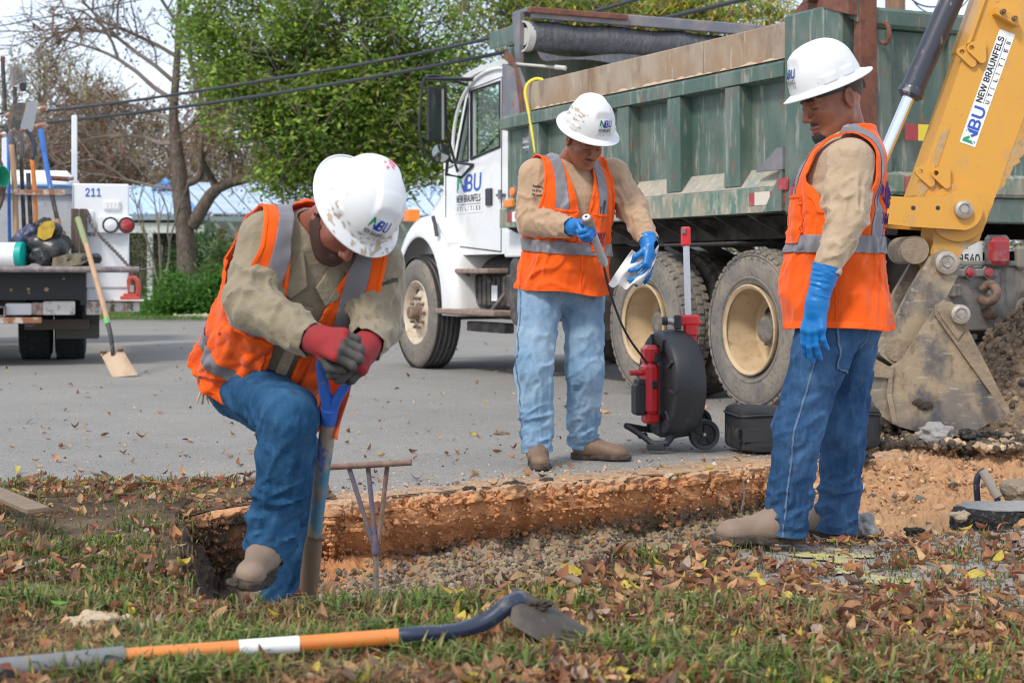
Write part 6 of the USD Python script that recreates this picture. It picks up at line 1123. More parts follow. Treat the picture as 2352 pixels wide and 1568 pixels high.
    for (pp, w_, h_, Rp) in k.get('patch', []):      # back pocket
        Lp = (v-np.array(pp))@Rp; ps = np.minimum.reduce([w_-np.abs(Lp[:, 0]), h_-Lp[:, 1], Lp[:, 1]+h_+.02-np.abs(Lp[:, 0])*.35, .09-np.abs(Lp[:, 2])]); c = clip(jm, ps)
        if len(c.faces): obj('pocket', solidify(trimesh.Trimesh(c.vertices+meshkit.arrays(c, True)[2]*.005, c.faces, process=False), .005), k['jeans'], je, smooth=True); c2 = clip(jm, np.minimum(ps, .007-ps)); obj('pocket_seam', trimesh.Trimesh(c2.vertices+meshkit.arrays(c2, True)[2]*.0068, c2.faces, process=False), 'seam_thread', je)
    return t, dict(torso=lambda P: torso(P, .0, -.2, .6), tow=tow, R=R, J=J, hR=hR, hO=hO, vest=vest, shirt=shirt, jeans=jeans, v=v_, sh=sh, je=je, loc=loc)
def vn_(k, z): return np.interp(z, k.get('vz', [.14, .20, .50, .60]), k.get('vx', [-.30, .0, .075, .09]))
def hip_joints(o, R, J): return J
# ---- the standing worker on the right
up3 = nrm([.012, 0, 1.]); f3 = nrm([-.955, .295, 0])
R3 = frame(z=up3, y=f3); h3 = W(1934, 700, 5.71)
t3, q3 = person('person in blue jeans standing side-on at the right, looking down, blue gloved hand hanging', dict(
    up=up3, fwd=f3, hip=h3, gz=-.08, girth=.96, belly=.030, wide=1.0, skin='skin', shirt='shirt_sand', jeans='denim_mid', hem=-.075, bz=.20, vest_off=.022, hw=1.02, fold=1.0, sc=1.06,
    hs=1.12, head=W(1912, 230, 5.70), head_fwd=nrm([-.88, -.30, -.35]), head_up=nrm([-.33, -.10, .93]), beard=lambda x, y, z, a: np.minimum.reduce([-.088-z, y-.045, .034-a]), beard_t=.006, hairmat='stubble', vx=[-.3, .0, .105, .14], vz=[.17, .25, .47, .56],
    j=dict(Lsh=W(1952, 372, 5.53), Lel=W(1946, 500, 5.47), Lwr=W(1900, 622, 5.44), Rsh=W(1968, 365, 5.90), Rel=W(1975, 495, 5.97), Rwr=W(1905, 590, 5.98),
           Lhip=W(1912, 722, 5.62), Lkn=W(1832, 985, 5.60), Lan=W(1808, 1196, 5.62), Rhip=W(1952, 722, 5.82), Rkn=W(1936, 985, 5.80), Ran=W(1920, 1188, 5.84)),
    leg=(.112, .080, .075), pelvis=(.165, .148, .14), pO=W(1940, 720, 5.72), seam_dir=R3[:, 0], pockets=[(-.11, .055, .20, .36)], sleeve=(.080, .064, .047), sx=.112,
    patch=[(W(1955, 795, 5.56), .070, .075, frame(z=nrm([.62, -.78, 0]), y=np.array([-.12, 0, 1.])))]))
hh = hat(t3, q3['hO'], q3['hR'], 1, logo_at=-.05, lift=.070, pitch=-.06)
hd = hand_sdf([(.35, .35, .25), (.30, .35, .25), (.32, .4, .3), (.40, .45, .3)], .05, thumb=((.026, .03, -.020), (.040, .062, -.034), (.040, .088, -.042)))
hy = nrm(W(1862, 795, 5.42)-W(1876, 700, 5.44)); glove(t3, W(1877, 695, 5.44), frame(y=hy, x=nrm([-.55, .1, 0]) if False else nrm([-.80, .60, 0])), hd, W(1899, 610, 5.44), 'glove_blue', .049, .036)
def boot_at(t, an, gz, yd, mat, L=.30, muddy=False):
    R = frame(z=(0, 0, 1), y=yd); h = np.array(an)-R[:, 1]*.055*L/.30
    if gz is None: gz = max(float(zg(*(h+R[:, 1]*q)[:2])) for q in (.05, .15, .28))+.010
    return boot(t, np.r_[h[:2], gz], R, mat, L, .11, (0, 0, 0), muddy)
boot_at(t3, q3['J']['Lan'], None, (-.99, -.10, 0), 'boot_dusty', .325, True)
boot_at(t3, q3['J']['Ran'], None, (-.80, .60, 0), 'boot_dusty', .31, True)
drape_logo(q3['vest'], q3['tow']((-.10, .30, .375)), frame(z=nrm(R3[:, 1]-.45*R3[:, 0]), x=nrm(-R3[:, 0]-.45*R3[:, 1])), .085, q3['v'], .003, dict(logo_green='print_purple', logo_blue='print_purple', logo_black='print_purple'))
drape_logo(q3['vest'], q3['tow']((-.12, -.35, .225)), frame(z=-R3[:, 1], x=R3[:, 0]), .24, q3['v'], .004, dict(logo_green='print_purple', logo_blue='print_purple', logo_black='print_purple'))
# ---- the worker in the middle, holding the camera probe
up2 = nrm([.075, -.06, 1.]); f2 = nrm([.42, -.90, 0]); h2 = W(1290, 645, 7.74); R2 = frame(z=up2, y=f2)
t2, q2 = person('person in pale jeans standing by the reel, holding a metal probe and a white cloth', dict(
    up=up2, fwd=f2, hip=h2, gz=0, girth=1.06, belly=.02, wide=1.02, skin='skin', shirt='shirt_tan', jeans='denim_pale', hem=-.045, bz=.165, vest_off=.026, fold=1.0, hw=1.02, jaw=1.04,
    head=W(1344, 322, 7.60), head_fwd=nrm([.36, -.74, -.56]), head_up=nrm([.24, -.50, .83]), hairmat='stubble', vx=[-.3, .0, .066, .085], vz=[.20, .235, .5, .6], zip=True,
    j=dict(Rsh=W(1230, 404, 7.66), Rel=W(1222, 508, 7.60), Rwr=W(1310, 522, 7.42), Lsh=W(1406, 402, 7.82), Lel=W(1450, 474, 7.74), Lwr=W(1488, 552, 7.60),
           Rhip=W(1243, 665, 7.70), Rkn=W(1226, 850, 7.62), Ran=W(1233, 1016, 7.60), Lhip=W(1338, 665, 7.80), Lkn=W(1344, 850, 7.74), Lan=W(1339, 1000, 7.86)),
    leg=(.108, .088, .074), pelvis=(.180, .125, .12), pO=W(1291, 655, 7.75), pockets=[(.085, .052, .20, .345), (-.088, .040, .155, .335)], sleeve=(.082, .070, .050)))
hh = hat(t2, q2['hO'], q2['hR'], 2, logo_at=.10); mud_on(*hh, lambda v: np.minimum(.034-np.abs(v[:, 2]-.055-.25*(v[:, 1]-.02)), np.minimum(v[:, 0]*1.-.05, .07-np.abs(v[:, 1]-.01))), 3, sc=85, cut=.56)
ax_ = nrm(W(1349, 503, 7.28)-W(1380, 588, 7.44))         # probe axis towards its lens
fist = hand_sdf([(1.25, 1.35, .9)]*4, .0, thumb=((.032, .034, -.012), (.050, .062, -.030), (.036, .085, -.048)))
yf = nrm(W(1352, 532, 7.33)-W(1300, 526, 7.44)); glove(t2, W(1326, 522, 7.38), frame(y=yf, x=ax_), fist, W(1294, 520, 7.46), 'glove_blue', .044, .036)
hl_ = hand_sdf([(.9, .55, .3), (.55, .5, .35), (.35, .35, .3), (.18, .25, .25)], .14, thumb=((.030, .030, -.020), (.044, .060, -.046), (.030, .082, -.062)))
yl = nrm(np.array([-.12, -.35, -.93])); glove(t2, W(1493, 568, 7.56), frame(y=yl, x=nrm([-.45, -.85, .3])), hl_, W(1486, 546, 7.60), 'glove_blue', .045, .038)
boot_at(t2, q2['J']['Ran'], .003, (.10, -.99, 0), 'boot_brown', .29)
boot_at(t2, q2['J']['Lan'], .003, (.93, -.36, 0), 'boot_brown', .30)
PP = dict(logo_green='print_purple', logo_blue='print_purple', logo_black='print_purple')
drape_logo(q2['vest'], q2['tow']((-.050, .32, .185)), frame(z=R2[:, 1], x=-R2[:, 0]), .075, q2['v'], .0135, PP); drape_text('Safety', .055, .017, q2['vest'], q2['tow']((.115, .32, .215)), frame(z=R2[:, 1], x=-R2[:, 0]), 'print_purple', q2['v'], .0125)
sv_ = frame(z=nrm([-.15, -.98, 0]), x=nrm([.93, -.15, -.12]))
for i, s in enumerate(['Safety', 'is my', 'Responsibility']): drape_text(s, (.055, .045, .095)[i], .016, q2['shirt'], W(1214, 428+i*10, 7.45), sv_, 'logo_black', q2['sh'], .002)
obj('pen', [rod(q2['tow']((-.10, .17, .30)), q2['tow']((-.115, .165, .40)), .005), rod(q2['tow']((-.085, .175, .30)), q2['tow']((-.09, .17, .37)), .005)], 'black_trim', q2['v'])
# ---- the digging worker on the left
h1 = W(590, 868, 4.75); nk = W(742, 512, 4.42); up1 = nrm(nk-h1); f1 = nrm([.32, -.91, -.25]); R1 = frame(z=up1, y=f1)
t1, q1 = person('person in khaki shirt and open vest stooping over a blue handled spade, boot raised', dict(
    up=up1, fwd=f1, hip=h1, gz=-.42, girth=1.0, wide=.96, skin='skin_ruddy', shirt='shirt_khaki', jeans='denim_dark', hem=.005, bz=.12, vest_off=.022, fold=1.0, seam_on=False, hw=1.0, open_collar=True,
    head=W(797, 496, 4.34), head_fwd=nrm([.28, -.55, -.80]), head_up=nrm([.64, -.60, .46]), hairmat='hair', beard=lambda x, y, z, a: np.minimum.reduce([-.052-z-.35*np.maximum(0, a-.02)*0+.5*np.maximum(0, .06-y), y+.0])+.0, beard_t=.003, beardmat='beard_brown',
    vx=[.035, .035, .055, .09], vz=[-.2, .1, .42, .58], sx=.112, splay=.06,
    j=dict(Rsh=W(614, 548, 4.41), Rel=W(574, 695, 4.34), Rwr=W(716, 778, 4.22), Lsh=W(864, 606, 4.48), Lel=W(866, 738, 4.46), Lwr=W(842, 792, 4.30),
           Rhip=W(556, 882, 4.70), Rkn=W(668, 958, 4.34), Ran=W(622, 1222, 4.42), Lhip=W(632, 900, 4.82), Lkn=W(688, 1100, 4.76), Lan=W(636, 1560, 4.82)),
    leg=(.098, .076, .072), pelvis=(.145, .130, .122), pR=frame(z=nrm([.15, -.2, 1]), y=f1), pO=W(583, 868, 4.76), pockets=[(.115, .060, .14, .29), (-.125, .05, .12, .27)], sleeve=(.074, .067, .050)))
hh = hat(t1, q1['hO'], q1['hR'], 3, logo_at=-.12, lift=.072, size=.93)
mud_on(*hh, lambda v: np.minimum(.006-v[:, 2], v[:, 1]-.05), 9, sc=95, cut=.61); mud_on(*hh, lambda v: np.minimum(.012-np.abs(v[:, 2]-.018), v[:, 1]-.03), 4, sc=90, cut=.64); mud_on(*hh, lambda v: np.minimum(.009-np.abs(v[:, 0]+.0), np.minimum(v[:, 2]-.12, .016-np.abs(v[:, 1]+.045))), 2, 'hat_pink', 50, .46)
from scipy.signal import medfilt
def scipy_med(x): return np.r_[x[:2], medfilt(x, 5)[2:-2], x[-2:]]
# collar of the shirt
for sg_ in (1, -1):
    pg = np.array([[.012, .475], [.050, .565], [.085, .545], [.082, .455], [.050, .435]])*[sg_, 1]; tm2 = trimesh.creation.extrude_polygon(sg.Polygon(pg), .001, engine='earcut'); v, ff = trimesh.remesh.subdivide_to_size(tm2.vertices, tm2.faces, .015); v = v[:, :2]; p, ok = project(np.array([q1['tow']((a, .3, c)) for a, c in v]), -R1[:, 1], q1['torso'])
    obj('collar', solidify(trimesh.Trimesh(p+R1[:, 1]*.019, ff[ok[ff].all(1)], process=False), .004), 'shirt_khaki', q1['sh'], smooth=True)
pl = np.linspace(.08, .42, 20); a_ = np.stack([q1['tow']((.012, .3, z)) for z in pl]); a2 = np.stack([q1['tow']((-.022, .3, z)) for z in pl]); A1, _ = project(a_, -R1[:, 1], q1['torso']); A2, _ = project(a2, -R1[:, 1], q1['torso']); A1, A2 = [np.stack([np.interp(pl, pl, scipy_med(A[:, i])) for i in range(3)], 1) for A in (A1, A2)]
obj('placket', solidify(TM(np.vstack([A1, A2])+R1[:, 1]*.015, [[i, i+1, i+21, i+20] for i in range(19)]), .003), 'shirt_khaki', q1['sh'], smooth=True)
for z in (.12, .21, .30, .39): p, _ = project(q1['tow']((-.005, .3, z))[None], -R1[:, 1], q1['torso']); obj('button', lathe([(0, .003), (.006, .002), (.006, -.002)], 12, R1[:, 1], p[0]+R1[:, 1]*.017), 'shirt_sand', q1['sh'])
drape_logo(q1['torso'], q1['tow']((-.052, .32, .305)), frame(z=R1[:, 1], x=-R1[:, 0]), .085, q1['sh'], .014)
drape_text('Responsibility', .09, .016, q1['shirt'], W(868, 668, 4.30), frame(z=nrm([.3, -.95, 0]), x=nrm([.9, .25, .25])), 'logo_black', q1['sh'], .002)
# hanging corner of the open vest
vc = grid(lambda a, b: q1['tow']((0, 0, 0))*0+W(0, 0, 1)*0+np.stack([W(735+70*b*(1-.35*a)+8*np.sin(a*5), 820+190*a-22*(1-b)*a, 4.36+.05*np.sin(b*3.1)) for a, b in zip(a.ravel(), b.ravel())]).reshape(a.shape+(3,)), 24, 14)
obj('vest_flap', solidify(vc, .003), 'vest_orange', q1['v'], smooth=True)
# belt keys
kk = W(472, 872, 4.62); obj('key_ring', tube([kk+[.02*math.cos(a), -.01, .02*math.sin(a)] for a in np.linspace(0, 6.3, 16)], .003, 6), 'hub_grey', t1)
for i in range(7): a = -1.9+.22*i; e = kk+np.array([.07*math.cos(a), -.015+.005*i, .07*math.sin(a)]); obj('key', [rod(kk, e, .004, .003, 6), box((.016, .003, .016), kk+(e-kk)*.35, .001)], ('rim_tan', 'hub_grey')[i % 2], t1)
obj('belt_pouch', box((.03, .06, .07), W(488, 862, 4.66), .008), 'black_trim', t1)
# gloved hands on the D-grip
gA, gB = W(735, 806, 4.20), W(806, 868, 4.26); gx = nrm(gA-gB)
pal = lambda v: np.maximum(-v[:, 2]-.004, v[:, 1]-.108)
fist = hand_sdf([(1.0, 1.3, .9)]*4, .04, thumb=((.034, .030, -.012), (.054, .054, -.028), (.046, .082, -.044)))
y1 = nrm(W(782, 792, 4.14)-W(716, 778, 4.22)); glove(t1, W(728, 780, 4.20), frame(y=y1, x=nrm(np.array([-.25, -.35, -.85]))), fist, W(706, 776, 4.24), 'glove_red', .040, .035, pal)
y2 = nrm(W(806, 838, 4.18)-W(842, 795, 4.30)); glove(t1, W(838, 800, 4.28), frame(y=y2, x=nrm([-.55, -.3, .5])), fist, W(843, 788, 4.31), 'glove_red', .040, .035, pal)
Rb = frame(z=nrm([.22, -.10, .97]), y=nrm([-.06, -.98, -.06])); boot(t1, q1['J']['Ran']-Rb[:, 1]*.05-Rb[:, 2]*.105, Rb, 'boot_dusty', .27, .10, (0, 0, 0), True)
boot_at(t1, q1['J']['Lan'], -.425, (-.1, -.99, 0), 'boot_dusty', .30)
# ================= TOOLS AND GEAR =================
pm('handle_orange', (.66, .21, .04), .45, layers=[(12, .5, .66, (.58, .17, .03), (.15, 1, 1), .6), (30, .62, .72, (.35, .14, .05), O1, .5)], coat=.2); pm('tube_blue', (.016, .024, .048), .35, layers=[(18, .56, .68, (.16, .145, .13), (1, 1, 1), .7)], coat=.2); pm('grip_grey', (.17, .17, .175), .85, layers=[(16, .5, .65, (.24, .22, .20), O1, .5)], bump=(80, .3, .002))
pm('blade_dark', (.060, .048, .038), .6, layers=[(9, .48, .64, (.13, .10, .07), O1, .7), (22, .62, .72, (.24, .22, .20), (1, 1, .4), .4)], bump=(50, .5, .006)); pm('blade_mud', (.20, .15, .105), .9, layers=[(14, .45, .6, (.11, .085, .065), O1, .8)], bump=(50, .8, .008)); pm('spade_blue', (.03, .12, .46), .5, layers=[(25, .55, .66, (.22, .20, .17), O1, .8)]); pm('spade_wood', (.34, .26, .19), .8, layers=[(20, .45, .62, (.22, .165, .12), (1, 1, .15), .7)]); pm('spade_shaft', (.33, .26, .19), .75, layers=[(9, .54, .60, (.04, .20, .30), (1, 1, .35), .9), (17, .58, .64, (.03, .12, .42), (1, 1, .5), .9), (30, .5, .65, (.22, .17, .12), (1, 1, .2), .5)]); pm('spade_mud', (.22, .145, .09), .85, layers=[(18, .5, .65, (.32, .24, .17), (1, 1, .3), .6)], bump=(50, .4, .004)); pm('spade_teal', (.05, .22, .25), .6, layers=[(22, .45, .6, (.30, .25, .2), (1, 1, .3), .9)])
pm('bar_rust', (.17, .10, .075), .7, layers=[(30, .45, .6, (.26, .17, .13), O1, .6)]); pm('bar_blue', (.115, .105, .15), .65, layers=[(25, .45, .6, (.20, .13, .10), O1, .8)]); pm('bar_grey', (.25, .21, .18), .8, layers=[(30, .45, .6, (.15, .11, .09), O1, .7)])
pm('plastic_red', (.60, .025, .03), .38, layers=[(8, .62, .72, (.45, .10, .08), O1, .3)], coat=.2); pm('plastic_black', (.022, .023, .026), .5, layers=[(9, .6, .7, (.10, .09, .08), O1, .4)], bump=(200, .1, .001)); pm('aluminium', (.62, .63, .65), .3, metal=.9); pm('canvas_black', (.022, .022, .025), .85, layers=[(7, .55, .68, (.12, .10, .085), O1, .6)], bump=(300, .4, .002)); pm('rag_white', (.78, .76, .73), .9, layers=[(12, .55, .7, (.66, .58, .48), O1, .5)], bump=(150, .3, .003), transl=.2); pm('cable_black', (.02, .02, .02), .4); pm('lens_white', (.85, .84, .80), .25); pm('zinc', (.42, .43, .42), .42, metal=.7)
# spade with D grip
sp = thing('spade', 'long spade with blue D grip and muddy shaft held by the stooping worker', 'spade', loc=W(705, 1385, 4.62))
g0, g1 = W(736, 806, 4.22), W(806, 866, 4.28); fk = W(757, 945, 4.36); ft = W(704, 1395, 4.70)
obj('grip', tube([g0, g1], .017, 12), 'spade_wood', sp, smooth=40)
obj('yoke', [tube(spl([g0, W(737, 830, 4.24), W(744, 885, 4.30), W(754, 940, 4.35), W(756, 965, 4.37)], 16), np.linspace(.013, .018, 16), 10), tube(spl([g1, W(790, 892, 4.30), W(772, 920, 4.33), W(761, 950, 4.36), W(757, 965, 4.37)], 16), np.linspace(.012, .018, 16), 10), tube([W(757, 935, 4.35), W(755, 968, 4.38)], .024, 14)], 'spade_blue', sp, smooth=40)
P_ = lambda t: W(755, 966, 4.38)*(1-t)+W(722, 1225, 4.58)*t
obj('shaft', tube([P_(0), P_(.5), P_(1)], [.0225, .0215, .020], 16), 'spade_shaft', sp, smooth=40)
Q0, Q1 = P_(1), ft
def blade(a, b):
    c = (Q0+(Q1-Q0)*a[..., None]); w = np.interp(a, [0, .15, .5, 1], [.021, .026, .028, .026]); th = (b-.5)*np.pi*1.5; return c+np.stack([w*np.sin(th), -w*np.cos(th)*.8, 0*a], -1)
obj('blade', solidify(grid(blade, 16, 14), .004), 'spade_mud', sp, smooth=40); obj('foot_tread', box((.035, .03, .008), Q0+[.012, 0, -.012], .002), 'spade_mud', sp)
# forked T bar standing in the trench
D = 5.62; tb = thing('valve_key', 'rusty T shaped bar with three struts standing in the open trench', 'bar tool', loc=W(866, 1385, D)); X = W(862, 1240, D)
obj('cross_bar', tube([W(757, 1072, D), W(850, 1067, D-.02), W(945, 1061, D-.04)], .0115, 10), 'bar_rust', tb, smooth=40)
obj('strut', tube([W(801, 1071, D), X-[.012, 0, 0]], .0085, 8), 'bar_blue', tb); obj('strut', tube([W(845, 1068, D), X], .0085, 8), 'bar_blue', tb); obj('strut', tube([W(890, 1065, D), X+[.012, 0, 0]], .0085, 8), 'bar_rust', tb)
obj('collar', lathe([(.0, .03), (.012, .03), (.014, -.03), (.010, -.04), (0, -.04)], 12, (0, 0, 1), X-[0, 0, .01]), 'bar_blue', tb, smooth=40); obj('rod', tube([X, W(865, 1395, D+.02)], .0095, 8), 'bar_grey', tb)
# foreground shovel
S_ = lambda u, v, lift=.0: (lambda p: p+[0, 0, lift])(W(u, v, (CAMZ-.135+.00012*(v-1390))*FPX/(v-HV)))
fs = thing('shovel', 'orange handled shovel with bent blue neck lying across the near grass', 'shovel', loc=S_(600, 1490))
A, Bq, C = S_(-70, 1542), S_(285, 1507), S_(928, 1459)
obj('grip', tube([A, S_(100, 1527), Bq], [.0225, .0222, .0222], 18), 'grip_grey', fs, smooth=40); obj('handle', tube([Bq, S_(600, 1484), C], [.0170, .0168, .0165], 18), 'handle_orange', fs, smooth=40)
obj('wrap', tube([S_(548, 1488), S_(686, 1478)], .0174, 18, cap=False), 'decal_white', fs, smooth=40, label='white label wrapped round the orange handle')
obj('neck', tube(spl([S_(918, 1460), S_(1000, 1453), W(1080, 1440, 3.53), W(1130, 1418, 3.545), W(1165, 1390, 3.56), W(1200, 1378, 3.58)], 20), [.0172]*9+list(np.linspace(.0172, .021, 11)), 16), 'tube_blue', fs, smooth=40)
def fb(a, b):
    u = 1178+188*a; v = 1382+74*a; w = (b-.5)*np.interp(a, [0, .10, .5, .8, 1], [.06, .20, .21, .14, .012]); p = np.stack([W(x, y, 3.60) for x, y in zip(u.ravel(), v.ravel())]).reshape(a.shape+(3,)); return p+np.stack([w*.25, w*.95, .035-.16*np.abs(b-.5)**2*1.3-.03*a], -1)
obj('blade', solidify(grid(fb, 14, 12), .004), 'blade_dark', fs, smooth=40)
r6 = np.random.RandomState(6); obj('mud', [place(rock(r6.uniform(.004, .010), 300+i, (1.4, 1.2, .7), 1, .6), np.eye(3), W(r6.uniform(1180, 1262), r6.uniform(1380, 1400), 3.57)) for i in range(16)], 'mud', fs, kind='stuff')
# camera probe, push cable, cloth
pr = thing('camera_probe', 'metal pipe camera probe with ringed lens gripped by the middle worker', 'camera', loc=W(1365, 545, 7.3))
e0, e1 = W(1347, 500, 7.26), W(1383, 592, 7.45); dpr = nrm(e0-e1)
obj('head', lathe([(0, .0), (.012, .002), (.0165, .004), (.0225, .002), (.0245, -.006), (.0245, -.05), (.02, -.055), (.02, -.10), (0, -.10)], 24, dpr, e0), 'bar_grey', pr, smooth=35); obj('lens_ring', lathe([(.008, .0065), (.016, .0065), (.017, .003)], 24, dpr, e0), 'lens_white', pr); obj('lens', lathe([(0, .0085), (.006, .008), (.008, .005)], 16, dpr, e0), 'cab_dark', pr)
obj('spring', [tube([e0-dpr*.09, e1], .0185, 16)]+[lathe([(.0185, .006), (.0205, 0), (.0185, -.006)], 18, dpr, e1+dpr*(.004+.018*k)) for k in range(2)], 'zinc', pr, smooth=40); obj('ferrule', lathe([(.0, .02), (.019, .02), (.022, .0), (.018, -.03), (.009, -.05), (0, -.05)], 18, -dpr*-1, e1-dpr*.01), 'zinc', pr, smooth=35)
cb = spl([e1-dpr*.02, W(1393, 640, 7.56), W(1416, 715, 7.75), W(1447, 780, 7.95), W(1476, 820, 8.08), W(1486, 834, 8.14)], 40); obj('push_cable', tube(cb, .0062, 8), 'cable_black', label='black push cable running from the probe down to the red reel', cat='cable', smooth=True)
def rag(a, b):
    top = np.stack([1452+62*b, 574-12*b+18*np.sin(b*3.1)], -1); bot = np.stack([1398+86*b, 652+8*np.sin(b*4)+5*np.sin(b*17), ], -1); q = top*(1-a[..., None])+bot*a[..., None]; u = q[..., 0]+6*np.sin(a*3)*(b-.3); v = q[..., 1]; d = 7.55+.016*np.sin(b*12+a*3)*(.3+a)+.012*np.sin(a*8+b*6)-.04*a
    return np.stack([(u-HU)/FPX*d, d, CAMZ-(v-HV)/FPX*d], -1)
obj('cloth', solidify(grid(rag, 40, 46), .002), 'rag_white', smooth=True, label='crumpled white wiping cloth pinched in the blue glove of the middle worker', cat='cloth')
# pipe inspection reel
RD = 8.25; rl = thing('inspection_reel', 'black and red pipe camera reel with tall silver handle on small wheels', 'cable reel', loc=W(1540, 1025, RD)); ax = nrm([-.955, -.295, 0]); Ra = frame(z=ax, y=(0, 0, 1.)); c = W(1541, 881, RD)
obj('drum', lathe([(0, -.095), (.18, -.095), (.255, -.085), (.272, -.06), (.277, -.01), (.280, 0), (.277, .01), (.272, .055), (.262, .075), (.245, .082), (.20, .075), (.20, .060), (0, .060)], 48, ax, c), 'plastic_black', rl, smooth=35)
for k in range(10): a = k*2*np.pi/10+.2; obj('drum_rib', place(box((.018, .07, .022), (0, .222, .082), .004), Ra@rotm(a, 0, 0), c), 'plastic_black', rl)
hub = lambda x, y, z: c+Ra@np.array([x, y, z]); bx = lambda size, at, b=.008, R=Ra: place(box(size, (0, 0, 0), b), R, at)
obj('motor_unit', [bx((.13, .27, .075), hub(.0, -.02, .118), .025), bx((.10, .10, .08), hub(.0, .15, .115), .02), bx((.09, .06, .08), hub(.0, -.17, .112), .015)], 'plastic_red', rl); obj('cable_port', lathe([(.03, .004), (.026, .008), (.022, 0)], 20, (-.4, -.9, .1), hub(.045, .135, .11), closed=True), 'plastic_black', rl); obj('cable_port_hole', lathe([(0, .001), (.022, .001)], 16, (-.4, -.9, .1), hub(.048, .135, .112)), 'cab_dark', rl)
obj('crank', [tube([hub(.0, .06, .12), hub(.0, .06, .225)], [.017, .014], 10)], 'plastic_red', rl, smooth=40); obj('latch', bx((.03, .04, .03), hub(.055, .0, .115), .004), 'plastic_black', rl); obj('battery', [bx((.085, .16, .055), hub(.0, -.075, .178), .012), bx((.08, .03, .05), hub(0, .012, .165), .006)], 'plastic_black', rl)
obj('handle_pole', [tube([W(1588, 976, RD+.03), W(1576, 560, RD+.03)], .0165, 4)], 'aluminium', rl); obj('handle_grip', [box((.048, .04, .10), W(1575, 543, RD+.03), .008)], 'plastic_red', rl); obj('grip_button', box((.02, .01, .03), W(1571, 530, RD+.004), .003), 'grip_grey', rl)
obj('mount', [box((.12, .07, .055), W(1578, 735, RD-.005), .01), box((.075, .06, .07), W(1586, 757, RD-.005), .012), box((.05, .05, .09), W(1588, 772, RD+.0), .01), tube([W(1595, 742, RD), W(1611, 742, RD)], .012, 8)], 'plastic_red', rl); obj('clamp', [box((.035, .06, .075), W(1556, 740, RD-.03), .006)], 'plastic_black', rl); obj('connector', [tube([W(1521, 737, RD-.03), W(1533, 737, RD-.03)], .022, 12), ], 'plastic_black', rl); obj('connector_neck', tube([W(1532, 737, RD-.03), W(1548, 739, RD-.03)], [.015, .018], 12), 'zinc', rl, smooth=40)
obj('base_frame', [tube(spl([W(1440, 978, RD-.10), W(1470, 997, RD-.12), W(1500, 1020, RD-.15)], 8), .016, 6), tube([W(1500, 1020, RD-.15), W(1530, 1018, RD-.15), W(1548, 994, RD-.1), W(1600, 992, RD-.03)], .021, 6), tube(spl([W(1440, 978, RD-.10), W(1480, 985, RD+.12), W(1530, 990, RD+.16), W(1600, 985, RD+.14)], 10), .017, 6), box((.09, .06, .03), W(1506, 1026, RD-.15), .006), box((.05, .05, .03), W(1476, 1000, RD+.12), .006)], 'plastic_black', rl)
def wheel(u, v, d, r, name='wheel'):
    o = W(u, v, d); a = nrm([.16, -.98, 0]); w = obj(name, lathe([(r*.72, .022), (r*.94, .026), (r, .016), (r, -.016), (r*.94, -.026), (r*.72, -.022)], 36, a, o, closed=True), 'plastic_black', rl, smooth=40)
    obj('rim', [lathe([(0, .010), (r*.2, .012), (r*.22, .004), (r*.68, .004), (r*.72, .016)], 30, a, o)], 'plastic_black', w); F_ = frame(z=a, y=(0, 0, 1.))
    for k in range(5): obj('spoke', place(box((r*.13, r*.5, .012), (0, r*.42, .010), .003), F_@rotm(k*2*np.pi/5, 0, 0), o), 'plastic_black', w)
    obj('axle_cap', lathe([(0, .020), (.008, .018), (.010, .010)], 12, a, o), 'zinc', w)
wheel(1617, 997, RD-.07, .078); wheel(1602, 968, RD+.22, .075)
obj('tool_bag', [place(box((.05, .10, .22), (0, 0, 0), .02), np.eye(3), W(1602, 842, RD+.09))], 'canvas_black', rl); obj('bag_strap', [box((.02, .06, .05), W(1592, 795, RD+.05), .006)], 'plastic_red', rl)
# soft black case behind the right worker
cs = thing('equipment_case', 'long soft black case on the road behind the legs of the right worker', 'bag', loc=W(1840, 1040, 8.15)); yc_ = nrm([.985, .17, 0]); Rc = frame(z=(0, 0, 1), x=yc_); oc = np.array([W(1842, 1040, 8.22)[0], 8.22, .0])
m = trimesh.creation.icosphere(4, 1.0); v = m.vertices; v = np.sign(v)*np.abs(v)**.22; v = v/np.abs(v).max(0); m.vertices = v*[.375, .16, .115]+(meshkit.fbm(v*2.5, 3, 3)-.5)[:, None]*[.01, .03, .035]*1.0+[0, 0, .125]; m.vertices[:, 2] -= .02*np.exp(-((m.vertices[:, 0]+.05)/.2)**2)*(m.vertices[:, 2] > .15)
m.vertices[:, 2] = np.maximum(m.vertices[:, 2], .004); obj('case', place(m, Rc, oc), 'canvas_black', cs, smooth=True); a = np.linspace(0, 2*np.pi, 60); sq = lambda t: np.sign(t)*np.abs(t)**.25
obj('zip', place(tube(np.stack([.380*sq(np.cos(a)), .163*sq(np.sin(a)), 0*a+.195+.004*np.sin(a*3)], 1), .005, 6), Rc, oc), 'plastic_black', cs, smooth=True); obj('carry_handle', place(tube(spl([(-.36, -.13, .11), (-.40, -.16, .12), (-.40, -.16, .085), (-.36, -.13, .075)], 12), .008, 6), Rc, oc), 'plastic_black', cs)
obj('end_pocket', place(box((.10, .006, .07), (-.315, -.158, .10), .002), Rc, oc), 'plastic_black', cs)
